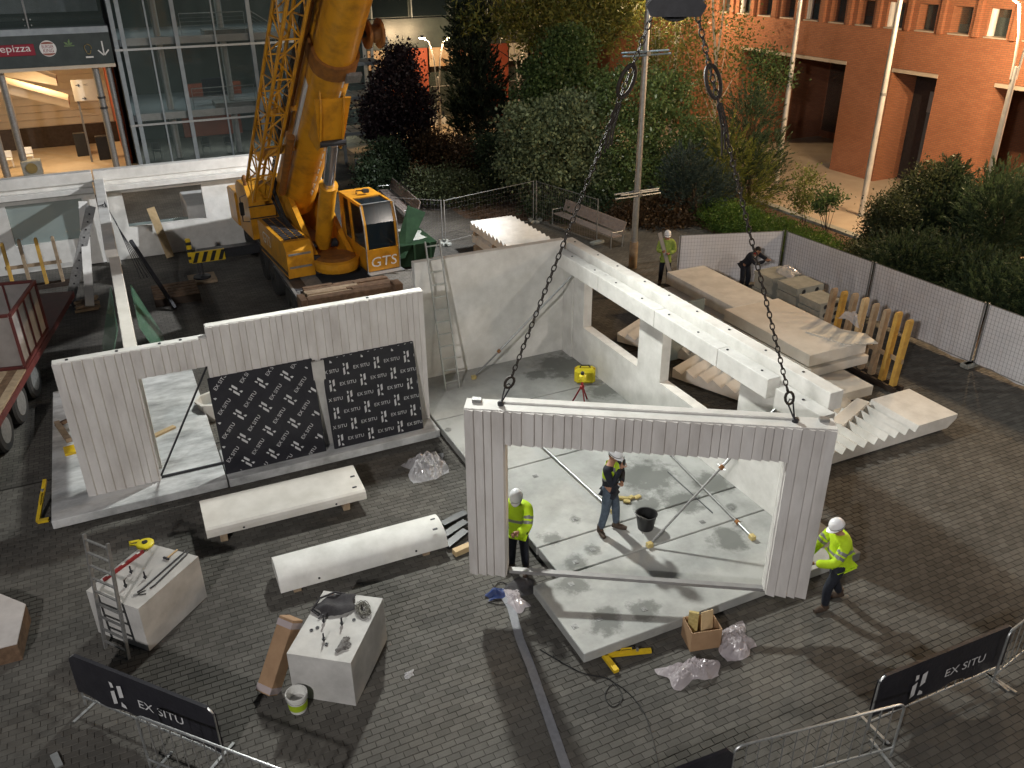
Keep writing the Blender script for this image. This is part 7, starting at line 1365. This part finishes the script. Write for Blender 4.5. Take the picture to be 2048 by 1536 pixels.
def tree(name, base, blobs, n, size, aspect, mat, label, cat='tree', seed=1, trunk=0.14, bark='bark', group='trees and shrubs round the site', spread=.6, clump=.22, limbs=6, shell=.5, trunks=None):
    rng = np.random.default_rng(seed); t = thing(name, (base[0], base[1], 0.015), label, cat, group); b3 = np.array([base[0], base[1], .015]); VV = []; TT = []; vol = np.array([np.prod(r) ** (2 / 3) for c, r in blobs]); vol /= vol.sum()
    for (c, r), f in zip(blobs, vol):
        p, d_, tn = blob_points(c, r, int(n * f), rng, shell, clump); ok = p[:, 2] > .05; V, tt = leaves(p[ok], d_[ok], size, aspect, rng, spread, tn[ok]); VV.append(V); TT.append(tt)
    crown_mesh('crown', np.vstack(VV) - b3, np.concatenate(TT), mat, t)
    tk = MB(); top = np.mean([c for c, r in blobs], axis=0); zt = max(c[2] + r[2] * .4 for c, r in blobs); mid = np.array([base[0] * .6 + top[0] * .4, base[1] * .6 + top[1] * .4, zt * .45])
    if trunks: 
        for (a, bq, r0, r1) in trunks: m_ = (np.array(a) + np.array(bq)) / 2 + rng.normal(0, .05, 3); tk.tube([a, m_, bq], [r0, (r0 + r1) / 2, r1], 8)
    else: tk.tube([b3, b3 * .5 + mid * .5 + rng.normal(0, .05, 3), mid, np.array([top[0], top[1], zt])], [trunk, trunk * .8, trunk * .62, trunk * .2], 8)
    for k in range(limbs):
        c, r = blobs[k % len(blobs)]; e = np.array(c) + rng.normal(0, .5, 3) * r; f = rng.uniform(.35, .95); s0 = b3 * (1 - f) + mid * f; tk.tube([s0, s0 * .5 + e * .5 + (0, 0, -.1), e], [trunk * .42, trunk * .28, trunk * .08], 6)
    tk.build('trunk', bark, t, smooth=True); return t
def sprays(name, base, blobs, n, size, mat, label, cat, seed, group, per=26, aspect=5.0, trunk=.1):
    """conifer: feathery sprays of thin blades pointing up and out"""
    rng = np.random.default_rng(seed); t = thing(name, (base[0], base[1], 0.015), label, cat, group); b3 = np.array([base[0], base[1], .015]); VV = []; TT = []; vol = np.array([np.prod(r) ** (2 / 3) for c, r in blobs]); vol /= vol.sum(); tk = MB()
    for (c, r), f in zip(blobs, vol):
        m = max(8, int(n * f / per)); u = rng.normal(0, 1, (m, 3)); u /= np.linalg.norm(u, axis=1)[:, None]; rad = .35 + .65 * rng.random(m) ** .5; p0 = np.array(c) + u * rad[:, None] * np.array(r); ax_ = u * np.array([1, 1, .5]) + np.array([0, 0, .75]); ax_ += rng.normal(0, .25, ax_.shape); ax_ /= np.linalg.norm(ax_, axis=1)[:, None]; ln = rng.uniform(.35, .95, m) * min(1.0, np.mean(r) * .9)
        k = rng.integers(0, m, int(n * f)); s_ = rng.random(len(k)); p = p0[k] + ax_[k] * (s_ * ln[k])[:, None] + rng.normal(0, .045, (len(k), 3)) * (1.15 - s_)[:, None]; tn = np.clip(rng.normal(.5, .22, m), 0, 1)[k]; ok = p[:, 2] > .03
        V, tt = leaves(p[ok], ax_[k][ok], size, aspect, rng, .35, tn[ok]); VV.append(V); TT.append(tt)
    crown_mesh('crown', np.vstack(VV) - b3, np.concatenate(TT), mat, t); top = np.mean([c for c, r in blobs], axis=0); tk.tube([b3, b3 * .4 + top * .6, top], [trunk, trunk * .7, trunk * .3], 8)
    for k in range(5): c, r = blobs[k % len(blobs)]; e = np.array(c) + rng.normal(0, .4, 3) * r; tk.tube([b3 * .6 + top * .4, e], [trunk * .4, trunk * .1], 6)
    tk.build('trunk', 'bark', t, smooth=True); return t
GR = 'trees and shrubs round the site'
def gb(px, py): return G(px, py, 0)
# cypress
bl = [pblob(958, 255, 44, 105, 150), pblob(955, 190, 44, 112, 150), pblob(945, 110, 44, 88, 150), pblob(933, 40, 44, 62, 120), pblob(925, -30, 44, 40, 100)]
sprays('cypress_tree', (bl[0][0][0], 44), bl, 36000, .20, 'leaf_cypress', 'tall dark cypress right of the lit twin-arm lamp', 'tree', 3, GR, trunk=.2, aspect=3.5)
bl = [pblob(800, 255, 42, 125, 130), pblob(795, 185, 42, 100, 120), pblob(800, 130, 42, 62, 80), pblob(755, 235, 42, 60, 90), pblob(845, 215, 42, 40, 60)]
tree('plum_tree', (bl[0][0][0], 42), bl, 21600, .17, 1.6, 'leaf_purple', 'dark purple-leaved tree beside the crane boom', seed=4, clump=.25)
bl = [pblob(1115, 150, 40, 130, 130), pblob(1140, 100, 40, 100, 90), pblob(1080, 200, 40, 110, 110), pblob(1170, 190, 40, 110, 110)]
tree('maple_tree', (bl[0][0][0], 40), bl, 20400, .17, 1.5, 'leaf_mid', 'dark green broadleaf tree behind the grey-green one', seed=5)
bl = [pblob(1090, 300, 33, 150, 120), pblob(1050, 260, 33, 100, 90), pblob(1130, 240, 33, 140, 100), pblob(1170, 340, 33, 150, 130), pblob(1100, 380, 33, 120, 110), pblob(1040, 330, 33, 80, 80)]
tree('whitebeam_tree', (OY(1140, 400, 33)[0], 33), bl, 26400, .16, 1.5, 'leaf_grey', 'grey-green broadleaf tree in the middle of the planting', seed=6, clump=.24)
bl = [pblob(1265, 190, 32, 140, 120), pblob(1330, 270, 32, 150, 150), pblob(1250, 300, 32, 120, 140), pblob(1300, 370, 32, 150, 130), pblob(1390, 330, 32, 110, 150), pblob(1225, 390, 32, 100, 110), pblob(1345, 170, 32, 80, 60)]
tree('laurel_tree', (OY(1300, 420, 32)[0], 32), bl, 31200, .15, 1.9, 'leaf_gloss', 'glossy bright green tree behind the tall mast', seed=7, clump=.24)
bl = [pblob(1020, 40, 43, 130, 70), pblob(1100, 30, 43, 140, 90), pblob(1190, 50, 43, 150, 110), pblob(1250, 20, 43, 120, 80), pblob(1060, 75, 43, 60, 60), pblob(940, 35, 43, 40, 60), pblob(1150, -40, 43, 300, 90)]
tree('robinia_tree', (OY(1210, 200, 43)[0], 43), bl, 12480, .30, 3.2, 'leaf_yellow', 'tree with hanging yellow-green leaves at the top of the picture', seed=8, clump=.35, shell=.2)
bx_ = OY(1428, 235, 38); bl = [pblob(1400, 60, 38, 150, 130), pblob(1440, 160, 38, 120, 120), pblob(1360, 150, 38, 110, 140), pblob(1480, 70, 38, 80, 110), pblob(1400, 230, 38, 120, 90)]
tree('birch_tree', (OY(1425, 300, 38)[0], 38), bl, 3600, .16, 1.6, 'leaf_birch', 'slender birch with a white trunk in front of the brick wall', seed=9, bark='birch_bark', limbs=5, trunk=.09, shell=.2, clump=.4, trunks=[(np.array([OY(1425, 300, 38)[0], 38, .02]), OY(1432, 130, 38), .10, .08), (OY(1432, 130, 38), OY(1425, -40, 38), .08, .05), (OY(1432, 130, 38), OY(1452, -30, 38), .06, .04)])
bl = [pblob(1320, 60, 41, 120, 120), pblob(1300, 130, 41, 100, 100)]
tree('birch_tree', (OY(1312, 300, 41)[0], 41), bl, 2200, .17, 1.6, 'leaf_birch', 'second birch with a white trunk half hidden behind the tall mast', seed=10, bark='birch_bark', limbs=3, trunk=.1, shell=.2, clump=.4, trunks=[(np.array([OY(1312, 300, 41)[0], 41, .02]), OY(1318, 60, 41), .11, .08)])
bl = [pblob(1500, 245, 29.5, 90, 120), pblob(1470, 320, 29.5, 120, 130), pblob(1535, 310, 29.5, 80, 90), pblob(1510, 360, 29.5, 110, 80)]
sprays('juniper_shrub', (OY(1495, 420, 29.5)[0], 29.5), bl, 21600, .15, 'leaf_juniper', 'upright spiky grey-green juniper left of the first flagpole', 'shrub', 11, GR)
bl = [pblob(1480, 370, 28.6, 130, 140), pblob(1450, 320, 28.6, 80, 130)]
sprays('golden_juniper', (OY(1475, 440, 28.6)[0], 28.6), bl, 12000, .14, 'leaf_yjun', 'yellow-green juniper below the spiky grey one', 'shrub', 12, GR)
bl = [pblob(1395, 385, 28, 130, 90), pblob(1370, 340, 28, 80, 70)]
sprays('blue_juniper', (OY(1395, 430, 28)[0], 28), bl, 14400, .15, 'leaf_blue', 'low dark blue-green juniper right of the tall mast', 'shrub', 13, GR)
bl = [(np.array([21.9, y, .55]), np.array([.95, 1.0, .6])) for y in np.arange(21.3, 27.0, .9)]
tree('clipped_hedge', (21.9, 24), bl, 28800, .085, 1.8, 'leaf_hedge', 'bright green low hedge behind the sheeted fence corner', 'hedge', 14, trunk=.05, clump=.13, limbs=8, shell=.75)
bl = [pblob(1610, 370, 24.8, 60, 90), pblob(1600, 400, 24.8, 60, 60)]; tree('sapling', (OY(1605, 455, 24.8)[0], 24.8), bl, 1680, .11, 1.8, 'leaf_birch', 'thin pale sapling between the two flagpoles', 'tree', 15, trunk=.025, clump=.2, shell=.1, limbs=8)
bl = [pblob(1660, 395, 22.8, 60, 40), pblob(1645, 410, 22.8, 40, 30)]; tree('sapling', (OY(1655, 460, 22.8)[0], 22.8), bl, 912, .12, 1.8, 'leaf_mid', 'small flat-topped sapling left of the second flagpole', 'tree', 16, trunk=.03, clump=.12, shell=.1, limbs=8)
bl = [pblob(1790, 445, 20.5, 110, 120), pblob(1850, 400, 20.5, 100, 130), pblob(1760, 500, 20.5, 90, 70)]
tree('olive_shrub', (OY(1790, 540, 20.5)[0], 20.5), bl, 38400, .10, 2.0, 'leaf_olive', 'olive-green rounded shrub in front of the brick building', 'shrub', 17, trunk=.06, clump=.16)
bl = [pblob(1895, 375, 20.2, 60, 90), pblob(1880, 450, 19.8, 120, 120)]; sprays('conifer_shrub', (OY(1885, 530, 20)[0], 20.0), bl, 31200, .17, 'leaf_dark', 'pointed dark conifer right of the olive shrub', 'shrub', 18, GR)
bl = [pblob(1990, 440, 18, 130, 160), pblob(2050, 470, 18, 120, 200)]; sprays('conifer_shrub', (OY(2000, 590, 18)[0], 18.0), bl, 40800, .17, 'leaf_juniper', 'tall fan-shaped conifer at the right picture edge', 'shrub', 19, GR)
bl = [pblob(1900, 540, 17.6, 150, 80), pblob(1810, 525, 18.4, 130, 70)]; sprays('conifer_shrub', (OY(1880, 590, 18)[0], 18.0), bl, 38400, .17, 'leaf_dark', 'spreading dark juniper directly behind the sheeted fence', 'shrub', 20, GR)
bl = [pblob(1990, 590, 16, 150, 90), pblob(2060, 600, 15, 120, 110)]; sprays('conifer_shrub', (OY(2000, 650, 16)[0], 16.0), bl, 38400, .17, 'leaf_juniper', 'low spreading juniper over the fence at the right edge', 'shrub', 21, GR)
bl = [pblob(900, 310, 39, 110, 70), pblob(960, 330, 39, 70, 70), pblob(860, 300, 39, 70, 60)]; tree('rust_shrub', (OY(900, 350, 39)[0], 39), bl, 10080, .14, 1.6, 'leaf_rust', 'reddish-brown shrub below the lit lamp', 'shrub', 22, trunk=.05, shell=.2, clump=.3)
bl = [pblob(770, 325, 39, 90, 80), pblob(745, 350, 38, 60, 50)]; tree('green_shrub', (OY(765, 360, 39)[0], 39), bl, 8400, .13, 1.7, 'leaf_dark', 'bushy green shrub below the purple tree', 'shrub', 23, trunk=.05)
bl = [pblob(905, 375, 35, 130, 70), pblob(850, 370, 35, 70, 60), pblob(960, 385, 35, 90, 60)]; tree('green_shrub', (OY(900, 410, 35)[0], 35), bl, 12480, .12, 1.8, 'leaf_olive', 'feathery green shrub behind the wire fence', 'shrub', 24, trunk=.05)
bl = [pblob(1020, 360, 35, 130, 90), pblob(990, 300, 37, 80, 60)]; tree('dark_shrub', (OY(1010, 410, 35)[0], 35), bl, 10800, .13, 1.6, 'leaf_dark', 'very dark shrub under the grey-green tree', 'shrub', 25, trunk=.05)
bl = [pblob(1130, 415, 31.5, 170, 60), pblob(1220, 430, 31, 120, 60)]; tree('dark_shrub', (OY(1170, 445, 31.5)[0], 31.5), bl, 10800, .12, 1.6, 'leaf_dark', 'low dark shrubs behind the second bench', 'shrub', 26, trunk=.05)
bl = [pblob(1320, 430, 28.5, 130, 70), pblob(1260, 440, 29, 90, 60)]; tree('rust_shrub', (OY(1310, 465, 28.5)[0], 28.5), bl, 10080, .12, 1.6, 'leaf_rust', 'dull brownish shrub behind the tall mast', 'shrub', 27, trunk=.05)
bl = [pblob(1530, 130, 31, 70, 70), pblob(1560, 160, 31, 50, 60), pblob(1510, 200, 31, 50, 80)]; tree('leaning_tree', (OY(1480, 420, 31)[0], 31), bl, 2600, .14, 1.8, 'leaf_mid', 'thin branches hanging in front of the left brick entrance', 'tree', 28, trunk=.07, shell=.2, clump=.25)
bl = [pblob(1720, 505, 19.6, 60, 50)]; tree('sapling', (OY(1720, 530, 19.6)[0], 19.6), bl, 1200, .10, 1.8, 'leaf_olive', 'small wispy plant left of the olive shrub', 'plant', 29, trunk=.02, shell=.1, clump=.2)
# ground cover and litter under the trees
rng = np.random.default_rng(5); n = 16000; P_ = np.c_[rng.uniform(21.3, 25.5, n), rng.uniform(11, 40, n), np.full(n, .03)]; Q_ = np.c_[rng.uniform(13.5, 21.2, n), rng.uniform(31.5, 45, n), np.full(n, .03)]; P_ = np.vstack([P_[:6000], Q_[:10000]]); V, tt = leaves(P_, np.tile([0, 0, .4], (len(P_), 1)), .09, 2.2, rng, .9)
t = thing('ground_cover', (20, 30, 0), None, None); bpy.data.objects.remove(t); o = crown_mesh('ground_cover', V, tt, 'leaf_rust', None); meta(o, 'dry leaf litter and low ground cover under the trees', 'ground cover', kind='stuff')
# ================================================================== assumed floodlights out of view
def spot(name, loc, target, power, col, angle=150, blend=0.4, size=0.12):
    l = bpy.data.lights.new(name, 'SPOT'); l.energy = power; l.color = col; l.spot_size = math.radians(angle); l.spot_blend = blend; l.shadow_soft_size = size
    o = bpy.data.objects.new(name, l); COL.objects.link(o); o.location = tuple(map(float, loc)); d_ = Vector(tuple(map(float, target))) - o.location; o.rotation_euler = d_.to_track_quat('-Z', 'Y').to_euler(); return o
def assumed_flood(loc, target, power, col, label=None, parent=None, **k):
    loc = np.array(loc, float); d_ = np.array(target, float) - loc; d_ /= np.linalg.norm(d_); sd = np.cross(d_, (0, 0, 1)); sd /= np.linalg.norm(sd); up = np.cross(sd, d_); Rm = np.array([d_, sd, up]).T
    MB().cbox(loc - d_ * 0.14, (0.16, 0.46, 0.34), Rm, c=0.02).build('assumed_flood_housing', 'dark_steel', parent); MB().cbox(loc - d_ * 0.055, (0.006, 0.42, 0.30), Rm).build('assumed_flood_lens', 'white_glow', parent)
    spot('assumed_flood_beam', loc + d_ * 0.02, target, power, col, **k)
fl = bp_(10.6, -0.05, -1.15); MB().tube([bp_(10.6, 0, -0.6), fl - (0, 0, -.1)], 0.05, 8).build('assumed_flood_bracket', 'dark_steel', CR)
assumed_flood(fl, (7.8, 2.3, 3.3), 8800, (0.98, 1.0, 0.95), parent=CR, angle=128, blend=0.85, size=0.3)  # assumed boom lamp above the view, placed from the standing man's shadow
fill_head = bp_(10.6, 0.45, -1.10); assumed_flood(fill_head, (-0.9, 18.6, 0.3), 3600, (0.97, 1.0, 0.96), parent=CR, angle=58, blend=0.9, size=0.2)  # second head, added to brighten the slab behind the doorway
def assumed_flood_mast(loc, h, target, power, col, label):
    t = thing('assumed_flood_mast', (loc[0], loc[1], 0), label, 'floodlight', 'assumed floodlight masts'); MB().tube([(loc[0], loc[1], 0), (loc[0], loc[1], h)], [0.14, 0.08], 12).build('mast', 'galv_dull', t, smooth=True); MB().cbox((loc[0], loc[1], .15), (.9, .9, .3), c=.03).build('base', 'concrete_old', t)
    assumed_flood((loc[0], loc[1], h), target, power, col, parent=t, angle=110, blend=0.6, size=0.45)
assumed_flood_mast((-11, -6), 15, (4, 18, 0), 14500, (1.0, 0.96, 0.945), 'assumed floodlight mast, unseen behind the viewer on the left')  # unseen mast, assumed for the light on faces turned to the viewer
assumed_flood_mast((21, -5), 13, (10, 14, 0), 3600, (1.0, 0.90, 0.80), 'assumed floodlight mast, unseen behind the viewer on the right')  # unseen mast, assumed as warm fill from the front right
MAST = bpy.data.objects['steel_mast']
MB().box(15.9, 16.46, 24.27, 24.39, 10.7, 10.8).build('assumed_flood_arm', 'galv_dull', MAST)
assumed_flood((15.85, 24.25, 10.9), (1.5, 33.0, 1.2), 15000, (0.95, 0.97, 1.0), parent=MAST, angle=82, blend=0.6, size=0.15)  # assumed lamp head above the view, lights the crane and rear wall
assumed_flood((16.4, 24.5, 10.9), (17.0, 36.0, 0.0), 1700, (1.0, 0.97, 0.88), parent=MAST, angle=140, blend=0.6, size=0.15)  # assumed lamp head above the view, lights the trees
